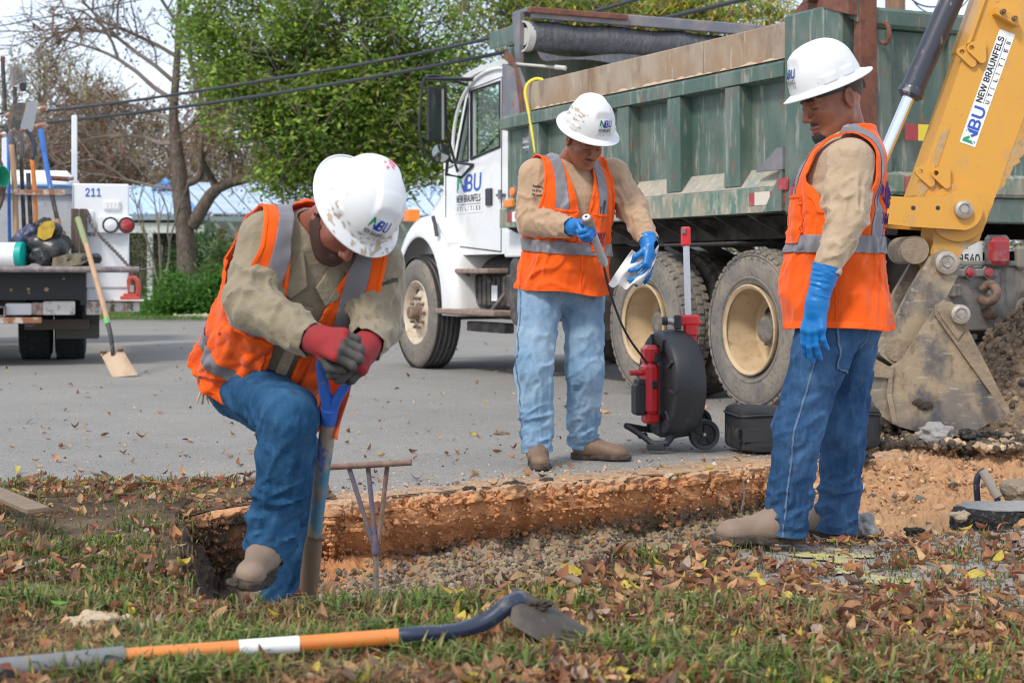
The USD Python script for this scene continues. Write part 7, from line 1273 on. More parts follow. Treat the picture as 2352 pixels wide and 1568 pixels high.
# pipe in the trench, marker, timber
pm('pipe_blue', (.012, .035, .10), .35, coat=.2, layers=[(16, .55, .68, (.22, .19, .16), O1, .6)])
obj('water_pipe', tube(spl([W(690, 1392, 4.60), W(780, 1388, 4.66), W(900, 1388, 4.74), W(1010, 1389, 4.85), W(1120, 1396, 4.98)], 24)+[0, 0, -.005], .020, 12), 'pipe_blue', smooth=True, label='dark blue water pipe lying along the bottom of the trench', cat='pipe')
pm('old_wood', (.22, .155, .10), .9, layers=[(30, .45, .6, (.16, .12, .085), (1, 1, .1), .7)]); a0, a1 = W(-40, 1118, 5.9), W(88, 1172, 5.3); bd = box((np.linalg.norm(a1-a0), .075, .018), (0, 0, 0), .003)
obj('wooden_board', place(bd, frame(x=nrm(a1-a0), z=nrm([.25, -.2, .9])) if False else np.column_stack([nrm(a1-a0), nrm(np.cross([.30, -.55, .78], a1-a0)), nrm(np.cross(a1-a0, np.cross([.30, -.55, .78], a1-a0)))]), (a0+a1)/2), 'old_wood', label='weathered wooden board lying at the left edge of the grass', cat='board')
# buried tool with curved handle, asphalt slab, broken chunks
pm('asphalt_black', (.025, .024, .024), .9, layers=[(60, .52, .66, (.20, .17, .14), O1, .6)], bump=(60, 1., .012)); pm('asphalt_top', (.30, .285, .265), .9, layers=[(50, .45, .6, (.22, .21, .20), O1, .7)], bump=(140, .4, .004)); pm('limestone', (.46, .36, .24), .92, layers=[(14, .42, .62, (.40, .30, .2), O1, .8)], bump=(50, .7, .01)); pm('handle_tape', (.36, .30, .24), .8)
th_ = thing('buried_tool', 'bent tool handle with taped grip sticking out of the rubble at the right edge', 'tool handle', loc=W(2255, 1155, 7.0)); obj('frame', tube(spl([W(2243, 1170, 7.0), W(2243, 1120, 7.0), W(2250, 1088, 7.0), W(2262, 1080, 7.0)], 14), .014, 10), 'tube_blue', th_, smooth=True); obj('grip', tube([W(2256, 1081, 7.0), W(2293, 1142, 6.95)], .021, 14), 'handle_tape', th_, smooth=40); obj('frame', tube([W(2293, 1142, 6.95), W(2288, 1158, 6.95), W(2274, 1172, 6.97)], .013, 8), 'tube_blue', th_)
def slab(name, label, cat, poly, d, z0, th, seed):
    c = np.mean(poly, 0); P = []; r = np.random.RandomState(seed); m_ = sg.Polygon(poly); pts = [m_.exterior.interpolate(t, True).coords[0] for t in np.linspace(0, 1, 40, endpoint=False)]; pts = [(x+r.normal(0, .008), y+r.normal(0, .008)) for x, y in pts]
    t = thing(name, label, cat, loc=(d[0], d[1], z0)); e = trimesh.creation.extrude_polygon(sg.Polygon(pts).buffer(0), th, engine='earcut'); v, f = trimesh.remesh.subdivide_to_size(e.vertices, e.faces, .035); n = meshkit.fbm(v*14+seed, 3, seed)-.5; side = (v[:, 2] < th-.003); v = v+np.where(side[:, None], (v-[*c, th/2])*n[:, None]*.35, 0); v[:, 2] += n*.012
    obj('body', place(trimesh.Trimesh(v, f, process=False), np.eye(3), (d[0], d[1], z0)), 'asphalt_black', t); top = trimesh.creation.extrude_polygon(sg.Polygon(pts).buffer(-.006), .004, engine='earcut'); v, f = trimesh.remesh.subdivide_to_size(top.vertices, top.faces, .035); n = meshkit.fbm(v*14+seed, 3, seed)-.5; v[:, 2] += n*.012+.002; obj('surface', place(trimesh.Trimesh(v, f, process=False), np.eye(3), (d[0], d[1], z0+th)), 'asphalt_top', t)
slab('asphalt_slab', 'broken asphalt slab with black crumbly edge at the right picture edge', 'asphalt slab', [(-.02, .0), (.15, -.12), (.55, -.15), (.62, .1), (.3, .18), (.05, .14)], W(2205, 1200, 6.45), -.12, .085, 3)
def chunk(u, v, d, r, mat, label, seed, flat=(1.2, 1, .7), cat='chunk', name='chunk', z=None):
    p = W(u, v, d); m = rock(r, seed, flat, 3, .55); n = meshkit.fbm(m.vertices/r*3.1+seed, 3, seed)-.5; m.vertices += m.vertex_normals*(n*r*.3)[:, None]; m.apply_translation([p[0], p[1], p[2] if z is None else z+r*flat[2]*.7]); obj(name, m, mat, label=label, cat=cat)
chunk(2150, 998, 8.35, .085, 'asphalt_top', 'grey asphalt chunk lying just under the bucket lip', 1, (1.1, .8, .7)); chunk(2228, 1000, 8.4, .045, 'asphalt_black', 'small black asphalt lump right of the grey chunk under the bucket', 2)
chunk(1985, 1208, 5.95, .058, 'asphalt_top', 'upright grey stone right of the right worker boots', 3, (.8, .8, .9), 'stone', 'stone'); chunk(2345, 1132, 7.0, .085, 'bucket_mud', 'muddy brown clod at the right picture edge above the asphalt slab', 4, (1, 1, .8)); chunk(208, 1432, 3.75, .040, 'limestone', 'large pale yellow stone in the grass behind the orange shovel handle', 5, (1.2, .9, .75), 'stone', 'stone'); chunk(283, 1430, 3.85, .022, 'limestone', 'smaller pale yellow stone beside the large one in the grass', 6, (1.2, .9, .7), 'stone', 'stone')
for i, (u, v, r, mat, lb) in enumerate([(1183, 1112, .030, 'mud', 'dark soil clod on the trench lip below the middle worker'), (1165, 1118, .024, 'mud', 'dark soil clod left of the pair on the trench lip'), (1255, 1106, .022, 'mud', 'dark soil clod right of the others on the trench lip'), (1075, 1124, .022, 'mud', 'dark soil clod on the lip nearest to the T bar'), (1152, 997, .03, 'blade_mud', 'flat muddy clod on the road left of the middle worker'), (1385, 948, .028, 'clay_rock', 'orange clod by the heel of the middle worker'), (1620, 938, .022, 'clay_rock', 'tan stone on the road above the small wheel'), (1607, 1012, .020, 'limestone', 'pale stone below the small wheel of the reel'), (2030, 985, .07, 'mud', 'dark soil clod between the black case and the bucket'), (2075, 992, .085, 'mud', 'dark soil clod under the left of the bucket'), (2225, 1030, .045, 'mud', 'dark clod in the rubble right of the bucket'), (1985, 1048, .035, 'asphalt_black', 'black asphalt crumb at the trench lip right of the worker'), (2100, 1222, .030, 'mud', 'dark clod by the concrete edge right of the boots'), (2130, 1245, .030, 'clay_rock', 'orange pebble on the concrete right of the boots'), (2205, 1185, .026, 'limestone', 'pale pebble left of the asphalt slab'), (1540, 1095, .02, 'limestone', 'pale pebble on the lip below the reel')]):
    if 'clay_rock' not in MAT: pm('clay_rock', (.50, .28, .14), .92, layers=[(20, .45, .6, (.36, .18, .08), O1, .8)], bump=(60, .8, .008))
    chunk(u, v, CAMZ*FPX/(v-HV) if v < 1130 else 6.2, r, mat, lb, 30+i, (1.3, 1, .7), 'clod' if 'clod' in lb else 'stone', 'clod' if 'clod' in lb else 'stone')
# heap of spoil behind the bucket
def heap_fn(s, t): x = 2.25+1.9*s; y = 9.05+1.2*t; z = (1.05*sstep(0, .55, s)*(1-.5*sstep(.7, 1, s)))*np.maximum(0, np.sin(np.pi*np.clip(t, 0, 1)))**.6*.75-.02; P = np.stack([x, y, z], -1); P[..., 2] += (meshkit.fbm(P*4, 4, 7)-.5)*.25*np.minimum(1, z*4); return P
pm('spoil', (.28, .19, .12), .95, layers=[(9, .42, .58, (.10, .08, .065), O1, .85), (40, .5, .66, (.42, .30, .2), O1, .7)], bump=(60, 1., .02)); obj('spoil_heap', grid(heap_fn, 90, 60), 'spoil', smooth=True, kind='structure')
r7 = np.random.RandomState(12); S, T_ = r7.uniform(.05, 1, 1500), r7.uniform(0, .7, 1500); P = heap_fn(S, T_); c = np.where(r7.uniform(0, 1, (1500, 1)) < .8, [[.27, .185, .12]], [[.05, .045, .04]])*r7.uniform(.6, 1.3, (1500, 1)); stones('heap_rubble', P, r7.uniform(.008, .032, 1500), c, r7, 'stones and black asphalt crumbs on the spoil heap behind the bucket')
P = np.array([W(r7.uniform(1990, 2352), 0, 1)*0+np.r_[r7.uniform(1.9, 2.9), r7.uniform(8.2, 9.0), .01] for _ in range(900)]); P[:, 2] += .05*np.exp(-((P[:, 0]-2.15)/.25)**2)*r7.uniform(0, 1, 900); c = np.where(r7.uniform(0, 1, (900, 1)) < .6, [[.08, .065, .05]], [[.45, .32, .2]])*r7.uniform(.6, 1.3, (900, 1)); stones('bucket_rubble', P, r7.uniform(.008, .035, 900), c, r7, 'dark crumbs and stones spilled around the bucket')
for k, (u, v, w, h) in enumerate([(1915, 1282, .11, .035), (2042, 1345, .075, .03), (1945, 1322, .06, .018), (1985, 1348, .05, .014)]):
    if 'paint_yellow' not in MAT: pm('paint_yellow', (.50, .44, .10), .9, layers=[(22, .38, .58, (.33, .30, .25), O1, .92)])
    a = np.linspace(0, 2*np.pi, 30, endpoint=False); y = (CAMZ+.06)*FPX/(v-HV); x = (u-HU)/FPX*y; rr = 1+.35*np.sin(a*3+k)+.2*np.sin(a*7); X, Y = x+w*rr*np.cos(a), y+h*3*rr*np.sin(a); Z = zg(X, Y)+.007
    obj('paint_mark', TM(np.vstack([[[x, y, float(zg(x, y))+.008]], np.stack([X, Y, Z], 1)]), [[0, 1+i, 1+(i+1) % 30] for i in range(30)]), 'paint_yellow', kind='structure')
obj('wild_leaf', TM(*[(lambda V, F: (V+W(140, 1404, 3.75)+[0, 0, .02], F))(*leaf_mesh(.05, .017, .3, .2, np.random.RandomState(2)))][0]), 'leaf_vc', smooth=True, col=np.tile([.12, .28, .02], (35, 1)), label='single bright green leaf lying on bare soil at the left', cat='leaf')
obj('twig', tube(spl([W(1706, 1100, 7.2), W(1709, 1140, 7.15), W(1704, 1165, 7.1), W(1712, 1196, 7.0)], 12), .004, 5), 'bark', label='thin dry twig standing against the orange trench wall', cat='twig')
# ================= SERVICE TRUCK AT THE LEFT =================
KD = 16.4
pm('truck_white', (.74, .75, .76), .35, coat=.3, layers=[(4, .55, .75, (.60, .58, .55), (1, 1, .4), .5), (14, .68, .76, (.30, .22, .16), O1, .6)]); pm('inner_grey', (.46, .48, .50), .6, layers=[(3, .45, .65, (.36, .37, .39), O1, .7), (9, .62, .72, (.16, .15, .14), O1, .5)])
pm('white_rusty', (.62, .60, .56), .6, layers=[(7, .50, .62, (.26, .12, .07), (1.4, 1, 1), .9)]); pm('rust_bar', (.28, .12, .07), .8, layers=[(6, .48, .62, (.55, .50, .44), (1.6, 1, 1), .85)]); pm('deck_steel', (.17, .14, .145), .7, layers=[(20, .45, .62, (.32, .26, .23), O1, .7)]); pm('edge_blue', (.12, .33, .62), .5); pm('number_blue', (.03, .09, .42), .5)
pm('post_wood', (.075, .055, .042), .9, layers=[(14, .45, .62, (.19, .14, .10), (1, 1, .15), .8)]); pm('boot_rubber', (.018, .018, .020), .35, layers=[(10, .5, .66, (.12, .11, .10), O1, .6)]); pm('boot_blue', (.05, .06, .12), .4, layers=[(10, .5, .66, (.12, .11, .10), O1, .6)]); pm('sole_yellow', (.58, .38, .03), .7, layers=[(12, .45, .6, (.35, .22, .04), O1, .8)]); pm('sole_muddy', (.24, .20, .13), .9, layers=[(12, .45, .6, (.10, .085, .06), O1, .8)], bump=(40, .8, .01))
pm('teal', (.0, .36, .30), .45); pm('cooler_white', (.75, .76, .76), .4); pm('green_plastic', (.02, .30, .16), .4); pm('hose_brown', (.10, .06, .05), .5); pm('vice_red', (.52, .07, .05), .6, layers=[(14, .5, .66, (.35, .16, .12), O1, .7)]); pm('handle_wood', (.46, .28, .16), .65, layers=[(10, .45, .62, (.38, .22, .12), (1, 1, .2), .7)]); pm('handle_dark', (.045, .04, .04), .55, layers=[(14, .5, .66, (.2, .16, .12), O1, .6)]); pm('grip_green', (.24, .27, .13), .7); pm('tape_green', (.12, .40, .12), .6); pm('blade_grey', (.30, .31, .33), .4, metal=.5, layers=[(8, .5, .66, (.42, .36, .30), O1, .7)]); pm('blade_black', (.06, .055, .05), .6, layers=[(8, .5, .66, (.2, .17, .13), O1, .6)]); pm('blade_tan', (.50, .36, .24), .75, layers=[(6, .45, .62, (.40, .26, .17), O1, .7)]); pm('blue_handle', (.05, .18, .55), .5, layers=[(12, .55, .68, (.40, .32, .25), (1, 1, .4), .7)]); pm('bristle', (.33, .31, .29), .9, layers=[(30, .45, .6, (.42, .33, .27), (1, 1, .2), .6)]); pm('chain_steel', (.16, .14, .13), .5, metal=.5); glass('lens_clear', (.9, .92, .92)); pm('lens_pale', (.72, .73, .72), .2); pm('flap_rubber', (.10, .095, .085), .85); pm('flap_brown', (.135, .115, .095), .9)
_obj = obj; _pv = W(230, 690, KD)*[1, 1, 0]; _cy, _sy = math.cos(.245), math.sin(.245); _RK = np.array([[_cy, -_sy, 0], [_sy, _cy, 0], [0, 0, 1]])
def obj(name, mesh, *a, **k):
    if isinstance(mesh, list): mesh = cat_(mesh)
    return _obj(name, place(mesh, _RK, _pv-_RK@_pv), *a, **k)
K = lambda u, v, dd=0.: W(u, v, KD+dd)
def kb(u0, v0, u1, v1, d0, d1, b=.006): return span(K(u0, v0)*[1, 0, 1]+[0, KD+d0, 0], K(u1, v1)*[1, 0, 1]+[0, KD+d1, 0], b)
ST = thing('service_truck', 'rear of a white utility service truck numbered 211 with open deck at the left edge', 'truck', loc=K(100, 690))
o_ = lambda n, m, mat, p=None, **k: obj(n, m, mat, p or ST, **k)
o_('side_cabinet', kb(168, 422, 295, 662, 0, 3.6, .015), 'truck_white'); o_('cabinet_step', kb(200, 662, 293, 690, .02, .5), 'truck_white'); o_('cabinet_side', kb(168, 424, 171, 625, -.012, -.004), 'inner_grey')
o_('bed_wall', kb(-60, 436, 165, 618, .9, 1.0), 'inner_grey'); o_('bed_wall', kb(-60, 420, 166, 438, .85, 1.05), 'inner_grey'); o_('wall_edge', kb(-60, 415, 168, 421, .82, 1.1), 'edge_blue')
o_('far_cabinet', kb(-420, 422, -120, 662, 0, 3.6, .015), 'truck_white'); o_('cab', kb(-330, 330, 165, 640, 4.4, 6.4, .15), 'truck_white')
dk = o_('deck', kb(-420, 613, 205, 624, -.75, 1.2), 'deck_steel'); o_('edge_tube', rod(K(-420, 618, -.76), K(272, 619, -.76), .030), 'deck_steel', smooth=40); o_('edge_rod', rod(K(268, 619, -.76), K(306, 617, -.76), .008), 'chain_steel')
o_('tail_panel', kb(-420, 625, 191, 688, -.3, -.2), 'black_trim'); o_('tail_side', kb(186, 625, 200, 700, -.28, .4), 'black_trim')
for u, v, r in ((17, 665, .016), (55, 664, .018), (94, 664, .024), (132, 640, .014), (56, 672, .012)): o_('bolt', lathe([(0, .01), (r*.7, .008), (r, 0)], 10, (0, -1, 0), K(u, v, -.30)), 'rim_tan')
bp = o_('bumper', [kb(-300, 692, -4, 721, -.5, -.3, .01), kb(108, 690, 176, 720, -.5, -.3, .01)], 'white_rusty'); o_('bumper_middle', kb(28, 694, 84, 720, -.44, -.3, .01), 'truck_white'); o_('bumper_gap', kb(84, 693, 108, 720, -.42, -.3), 'rust_bar')
o_('receiver', [kb(5, 700, 29, 704, -.52, -.2, .003), kb(5, 720, 29, 724, -.52, -.2, .003), kb(5, 704, 9, 720, -.52, -.2, .003), kb(25, 704, 29, 720, -.52, -.2, .003)], 'deck_steel'); o_('receiver_hole', kb(9, 704, 25, 720, -.4, -.38, 0), 'cab_dark')
o_('hitch_plate', kb(-120, 725, 106, 738, -.55, -.45, .006), 'rust_bar'); a = np.linspace(0, np.pi, 14); o_('ring', tube(np.array([K(46+11*math.cos(x), 736+11*math.sin(x), -.5) for x in a]), .012, 8), 'chain_steel')
o_('right_bumper', kb(199, 692, 233, 722, -.15, .1, .01), 'white_rusty'); o_('right_step', [kb(236, 694, 318, 716, -.05, .05, .006), kb(228, 688, 328, 692, -.12, .25, .004)], 'white_rusty')
for u in (252, 294): o_('hook', tube([K(u+5, 702, -.06), K(u-1, 706, -.08), K(u+5, 712, -.06)], .010, 8), 'chain_steel')
o_('mud_flap', kb(130, 745, 226, 780, .30, .32, .004), 'flap_rubber'); o_('mud_flap', kb(190, 715, 228, 778, .33, .35, .004), 'flap_rubber'); o_('flap_strip', kb(60, 734, 206, 758, .26, .28, .004), 'flap_brown')
for u, w_ in ((80, .34), (160, .32)):
    c = np.array([K(u, 0)[0], KD+1.0, .47]); a = nrm([1, .0, 0]); w = o_('wheel', lathe(tyre_prof(.47, w_, .27), 48, a, c, closed=True), 'rubber_dark', smooth=40); Rw = frame(z=a, x=(0, 0, 1.)); ms = []
    for k in range(40):
        for j in range(4): an = (k+.5*(j % 2))/40*2*np.pi; ms.append(place(box((.020, .045, .065), (.468, 0, (j-1.5)*.075), .003), Rw@np.array([[math.cos(an), -math.sin(an), 0], [math.sin(an), math.cos(an), 0], [0, 0, 1]]), c))
    obj('tread', ms, 'rubber_dark', w, kind='stuff')
o_('wheel', lathe(tyre_prof(.47, .6, .27), 40, (1, 0, 0), (K(-330, 0)[0], KD+1.0, .47), closed=True), 'rubber_dark', smooth=40); o_('frame_rail', kb(-60, 690, 60, 735, .2, 4.5), 'under_dark'); o_('axle', rod((K(-330, 0)[0], KD+1., .47), (K(60, 0)[0], KD+1., .47), .09), 'under_dark')
# lamps, number
nb = place(text('211', .155, .088), frame(z=(0, -1, 0), x=(1, 0, 0)), K(197, 452, -.002)); o_('number', nb, 'number_blue')
o_('reverse_lamp', kb(237, 460, 276, 483, -.03, 0, .02), 'lens_pale'); o_('lamp_lens', [kb(242+k*8, 464, 247+k*8, 479, -.036, -.03, .002) for k in range(4)], 'decal_white')
lb = o_('lamp_box', kb(225, 497, 302, 536, -.08, 0, .012), 'truck_white')
for u, m in ((248.6, 'lens_pale'), (284.4, 'red_lens')):
    o_('lamp_ring', lathe([(.066, .012), (.080, .012), (.084, -.005)], 28, (0, -1, 0), K(u, 516.6, -.08)), 'black_trim', lb, smooth=40); o_('tail_lamp', lathe([(0, .022), (.05, .016), (.068, .004)], 24, (0, -1, 0), K(u, 516.6, -.08)), m, lb, smooth=True)
    o_('lamp_dots', [lathe([(0, .004), (.010, .001)], 8, (0, -1, 0), K(u+r*math.cos(x), 516.6+r*math.sin(x), -.099+.00016*r*r)) for r, n in ((0, 1), (5.5, 6), (10.5, 11)) for x in np.arange(n)*2*np.pi/n], m, lb, kind='stuff')
o_('side_marker', kb(300, 505, 307, 526, .05, .25, .01), 'red_lens'); o_('cap', lathe([(0, .02), (.02, .01), (.03, -.06), (.0, -.06)], 12, nrm([.4, -.5, .5]), K(281, 498-75, -.02)), 'hub_rust') if False else None
o_('stake', kb(166, 481, 183, 582, -.16, -.07, .006), 'post_wood'); o_('stake', kb(184, 481, 202, 580, -.15, -.06, .006), 'post_wood'); o_('latch_plate', kb(203, 484, 216, 512, -.02, 0), 'truck_white'); o_('latch_bolt', rod(K(200, 538, -.1), K(214, 538, -.05), .02), 'deck_steel')
cp = spl([K(199, 486, -.08), K(205, 515, -.12), K(222, 552, -.3), K(240, 590, -.6), K(252, 616, -.76)], 34)
for i in range(33):
    a, b = cp[i], cp[i+1]; t = nrm(b-a); s = nrm(np.cross(t, [0, 1, 0] if i % 2 else [1, .2, .5])); c = (a+b)/2; q = np.linspace(0, 2*np.pi, 11); o_('chain_link', tube(c+np.outer(np.cos(q), t)*.026+np.outer(np.sin(q), s)*.015, .0055, 5), 'chain_steel')
# rack
o_('rack_post', kb(162, 247, 175, 409, .9, 1.02, .008), 'truck_white'); o_('rack_post', kb(-8, 282, 8, 420, 1.6, 1.72, .008), 'truck_white'); o_('rack_foot', kb(160, 405, 180, 422, .85, 1.05, .01), 'white_rusty')
for a, b in (((86, 272), (163, 252)), ((70, 318), (163, 289)), ((-40, 292), (34, 278)), ((4, 320), (44, 312))): o_('rack_rail', tube([K(*a, 1.2), K(*b, .96)], .032, 4), 'rust_bar')
o_('tool_bar', kb(39, 438, 152, 450, -.02, .04, .004), 'rust_bar'); o_('crank', [rod(K(164, 411, .8), K(198, 413, .7), .026)], 'rust'); o_('crank_end', rod(K(196, 413, .7), K(208, 411, .68), .02), 'deck_steel'); o_('shelf_bracket', kb(140, 528, 150, 546, .2, .8), 'rust_bar')
# tools standing in the rack, each a thing
def shaft(name, label, cat, segs, blade=None, group=None):
    t = thing(name, label, cat, group, loc=K(*segs[0][0][0]))
    for pts, r, mat in segs: obj('handle', tube(spl([K(*p) for p in pts], 12) if len(pts) > 2 else [K(*p) for p in pts], r, 10), mat, t, smooth=True)
    if blade: poly, mat, dd = blade; P = [K(*p)[[0, 2]] for p in poly]; e = trimesh.creation.extrude_polygon(sg.Polygon(P).buffer(-.01).buffer(.01), .02, engine='earcut'); v = e.vertices.copy(); e.vertices = np.stack([v[:, 0], v[:, 2]+KD+dd, v[:, 1]], 1); e.invert(); obj('blade', e, mat, t)
    return t
shaft('shovel', 'grey bladed shovel stored upright with orange handle on the service truck', 'shovel', [([(68, 300, .02), (80, 318, .02), (81, 370, .02)], .024, 'black_hose'), ([(81, 368, .02), (92, 520, .06), (92, 560, .06)], .023, 'handle_orange')], ([(70, 238), (94, 237), (82, 300), (76, 308), (54, 296)], 'blade_grey', .0))
shaft('shovel', 'black bladed shovel stored upright left of the grey bladed one', 'shovel', [([(45, 300, .12), (60, 318, .12), (63, 370, .12)], .022, 'chain_steel'), ([(63, 368, .12), (72, 560, .14)], .022, 'handle_dark')], ([(42, 238), (65, 237), (58, 290), (46, 306), (31, 296)], 'blade_black', .12))
shaft('shovel', 'muddy brown shovel stored upright leftmost of the shovel blades', 'shovel', [([(34, 300, .25), (50, 320, .25), (54, 370, .25)], .022, 'black_hose'), ([(54, 368, .25), (58, 560, .25)], .022, 'handle_dark')], ([(30, 240), (42, 240), (38, 290), (22, 300), (24, 280)], 'blade_mud', .25))
shaft('tool_handle', 'pale wooden tool handle upright at the left of the rack', 'tool handle', [([(34, 306, .02), (36, 338, .02)], .026, 'chain_steel'), ([(36, 336, .02), (48, 530, .05), (48, 560, .05)], .028, 'handle_wood')]); shaft('tool_handle', 'thin blue tool handle behind the black shovel handles', 'tool handle', [([(45, 310, .3), (48, 560, .3)], .018, 'blue_handle')])
shaft('tool_handle', 'black fibreglass tool handle upright in the middle of the rack', 'tool handle', [([(76, 400, .08), (84, 560, .08)], .024, 'handle_dark')]); shaft('digging_bar', 'tall dark digging bar with rusty tip above the shovel blades', 'bar', [([(36, 138, .35), (36, 160, .35)], .022, 'rust'), ([(36, 158, .35), (41, 260, .35)], .022, 'handle_dark')])
shaft('pickaxe_handle', 'blue and brown worn tool handle leaning right of the upright shovels', 'tool handle', [([(101, 300, .05), (108, 350, .04)], .030, 'blue_handle'), ([(108, 350, .04), (122, 435, .02)], .026, 'blue_handle'), ([(122, 435, .02), (130, 480, .0), (136, 505, .0)], .024, 'handle_dark'), ([(136, 503, .0), (143, 582, .0)], .030, 'handle_wood')])
t = thing('broom', 'upright broom with grey bristles above the service truck rack', 'broom', loc=K(60, 260, .3)); obj('handle', tube([K(59, 205, .3), K(60, 300, .3)], .022, 10), 'handle_dark', t); obj('head', kb(50, 188, 64, 207, .27, .33, .01), 'black_trim', t); r = np.random.RandomState(2); aa = np.array([K(r.uniform(50, 63), r.uniform(185, 203), .3) for _ in range(260)]); th2 = r.uniform(-.2, 1.25, 260); obj('bristles', sticks(aa, aa+np.stack([np.sin(th2)*.11, r.normal(0, .02, 260), np.cos(th2)*.15], 1), .004, .003), 'bristle', t, kind='stuff')
t = thing('hose', 'coiled brown hose hanging at the left picture edge', 'hose', loc=K(0, 480)); a = np.linspace(0, 2*np.pi, 40)
for k in range(3): obj('coil', tube(np.array([K(-22+(38-4*k)*math.cos(x), 425+(78-6*k)*math.sin(x), -.05+.05*k) for x in a]), .022, 8), 'hose_brown', t, smooth=True)
obj('traffic_funnel', lathe([(.0, -.12), (.05, -.10), (.10, .03), (.108, .04), (.10, .04), (.05, -.08)], 24, nrm([.75, -.6, .1]), K(-2, 409, -.2)), 'green_plastic', smooth=30, label='green plastic funnel at the left picture edge before the hose', cat='funnel')
# boots, waders, cooler on the deck
def rboot(name, label, P, r, mat, sole, smat, cat='rubber boot'):
    t = thing(name, label, cat, loc=K(*P[-1])); pts = [K(*p) for p in P]; f = lambda X: folds(X, np.minimum.reduce([cap(X, pts[i], pts[i+1], r[i], r[i+1]) for i in range(len(pts)-1)]) if len(pts) == 2 else _sm([cap(X, pts[i], pts[i+1], r[i], r[i+1]) for i in range(len(pts)-1)]), [(pts[0], pts[-1], .1, .012, 16, 1.4, 7)]); q = np.array(pts); m = body(f, q.min(0)-.16, q.max(0)+.16, .014); m.vertices[:, 2] = np.maximum(m.vertices[:, 2], K(0, 613)[2]+.004); obj('upper', m, mat, t, smooth=True)
    if sole:
        e = trimesh.creation.extrude_polygon(sg.Polygon([K(*p)[[0, 2]] for p in sole]).buffer(.012), .03, engine='earcut'); v = e.vertices.copy(); e.vertices = np.stack([v[:, 0], v[:, 2]+KD+P[-1][2]-r[-1]-.035, v[:, 1]], 1); e.invert(); obj('sole', e, smat, t)
def _sm(l):
    d = l[0]
    for x in l[1:]: d = smin(d, x, .05)
    return d
rboot('rubber_boot', 'rubber boot with yellow sole facing the viewer on top of the pile', [(75, 528, -.2), (95, 520, -.25), (112, 530, -.34)], (.06, .075, .07), 'boot_rubber', [(98, 545), (100, 528), (112, 516), (128, 513), (131, 525), (124, 545), (110, 552)], 'sole_yellow'); rboot('rubber_boot', 'bluish rubber boot lying at the left of the pile', [(90, 540, -.15), (62, 536, -.25), (38, 548, -.3)], (.07, .075, .065), 'boot_blue', None, None)
rboot('rubber_boot', 'black rubber boot with thick muddy sole at the deck edge', [(105, 603, -.45), (130, 598, -.5), (165, 596, -.5), (195, 594, -.48)], (.03, .05, .055, .05), 'boot_rubber', [(130, 612), (132, 596), (160, 588), (200, 587), (202, 598), (190, 606), (150, 611)], 'sole_muddy'); rboot('waders', 'crumpled black waders heaped on the deck under the boots', [(40, 560, -.2), (80, 562, -.3), (110, 575, -.35), (130, 560, -.25)], (.09, .11, .12, .10), 'boot_rubber', None, None, 'waders'); rboot('waders', 'slumped black wader leg before the heap on the deck', [(50, 600, -.3), (72, 585, -.4), (82, 598, -.45)], (.04, .07, .06), 'boot_rubber', None, None, 'waders')
for u, v in ((98, 561), (82, 584)): obj('pipe_end', lathe([(.014, -.2), (.024, -.2), (.024, .02), (.014, .02)], 14, nrm([-.25, -.8, .55]), K(u, v, -.42), closed=True), 'hub_rust', label='short rusty pipe end %s in the black waders' % ('higher' if v < 570 else 'lower'), cat='pipe')
t = thing('water_cooler', 'white drinks cooler with teal rim lying on the deck at the left edge', 'cooler', loc=K(10, 610, -.4)); a = nrm([.97, -.25, 0]); obj('barrel', lathe([(0, -.5), (.115, -.5), (.125, -.02), (.125, .0), (0, .0)], 32, a, K(24, 586, -.4)), 'cooler_white', t, smooth=35); obj('rim', lathe([(.10, .055), (.127, .05), (.13, .0), (.127, -.01)], 32, a, K(27, 586, -.4)), 'teal', t, smooth=35); obj('lid', lathe([(0, .03), (.125, .03), (.127, .05), (0, .06)], 32, a, K(27, 586, -.4)), 'teal', t, smooth=35)
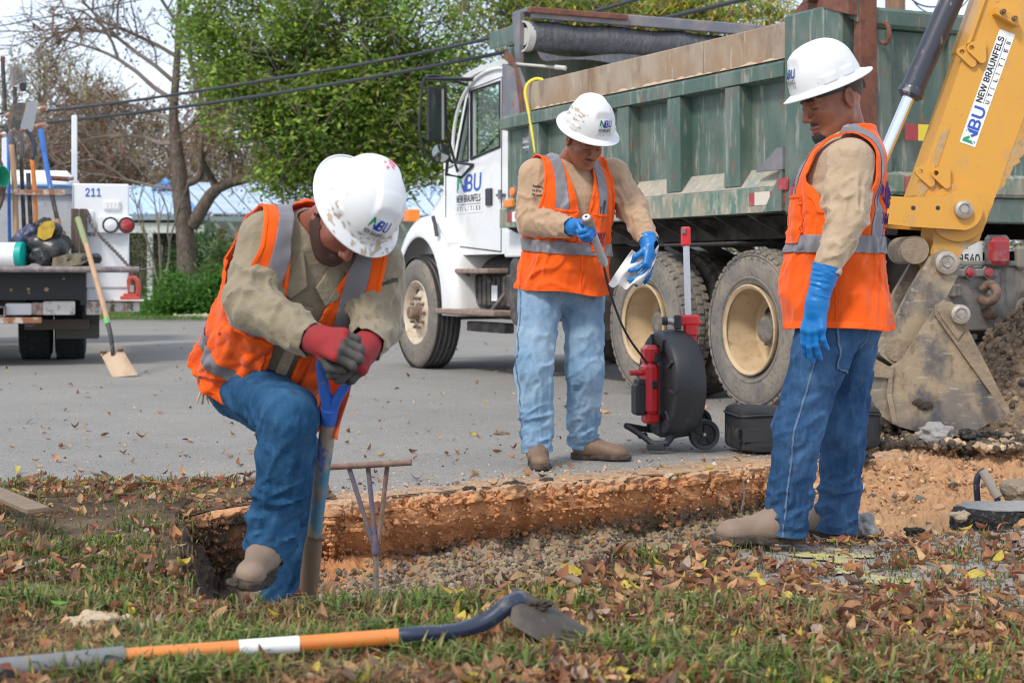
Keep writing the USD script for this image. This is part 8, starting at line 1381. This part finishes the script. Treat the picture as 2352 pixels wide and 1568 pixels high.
obj('white_bucket', [kb(41, 585, 58, 604, -.45, -.3, .01), kb(43, 603, 56, 612, -.44, -.31, .006)], 'cooler_white', label='small white plastic container beside the cooler with teal rim', cat='container')
t = thing('pipe_vice', 'red pipe vice standing on the step at the right corner of the service truck', 'vice', loc=K(297, 690)); obj('base', [kb(275, 680, 319, 688, -.08, .12, .005), kb(282, 674, 312, 681, -.05, .08, .004)], 'vice_red', t)
obj('yoke', tube(spl([K(314, 680), K(315, 655), K(308, 640), K(299, 638), K(295, 650), K(296, 672)], 20), [.028]*12+list(np.linspace(.028, .018, 8)), 8), 'vice_red', t, smooth=True); obj('screw', [rod(K(302, 668), K(300, 616), .018), rod(K(292, 618), K(308, 616), .009)], 'rust', t); obj('jaw', kb(296, 655, 306, 672, -.03, .03, .004), 'pin_steel', t)
# square shovel leaning on the truck
obj = _obj
t = thing('square_shovel', 'square bladed shovel with green grip leaning against the service truck', 'shovel', loc=G(270, 862)); q = lambda u, v, d: W(u, v, d); obj('grip', tube([q(179, 503, 15.5), q(198, 562, 15.15)], [.030, .029], 12), 'grip_green', t, smooth=40); obj('handle', tube([q(198, 561, 15.15), q(240, 710, 14.5), q(248, 742, 14.4)], .0245, 12), 'handle_wood', t, smooth=40); obj('band', tube([q(243, 733, 14.42), q(248, 745, 14.38)], .0265, 12), 'tape_green', t); obj('neck', tube(spl([q(247, 742, 14.4), q(253, 764, 14.32), q(257, 788, 14.3), q(259, 815, 14.3)], 12), np.linspace(.024, .018, 12), 10), 'handle_dark', t, smooth=True)
def sb(a, b):
    u = (230*(1-b)+283*b)*(1-a)+(258*(1-b)+317*b)*a; v = (811*(1-b)+804*b)*(1-a)+(866*(1-b)+861*b)*a; d = 14.32-.16*a+.16*(b-.5)**2; return np.stack([(u-HU)/FPX*d, d, CAMZ-(v-HV)/FPX*d], -1)
obj('blade', solidify(grid(sb, 10, 12), .004), 'blade_tan', t, smooth=True); obj('step_lip', [tube([q(230, 809, 14.32), q(245, 808, 14.33)], .014, 6), tube([q(270, 805, 14.33), q(284, 802, 14.34)], .014, 6)], 'rust', t)
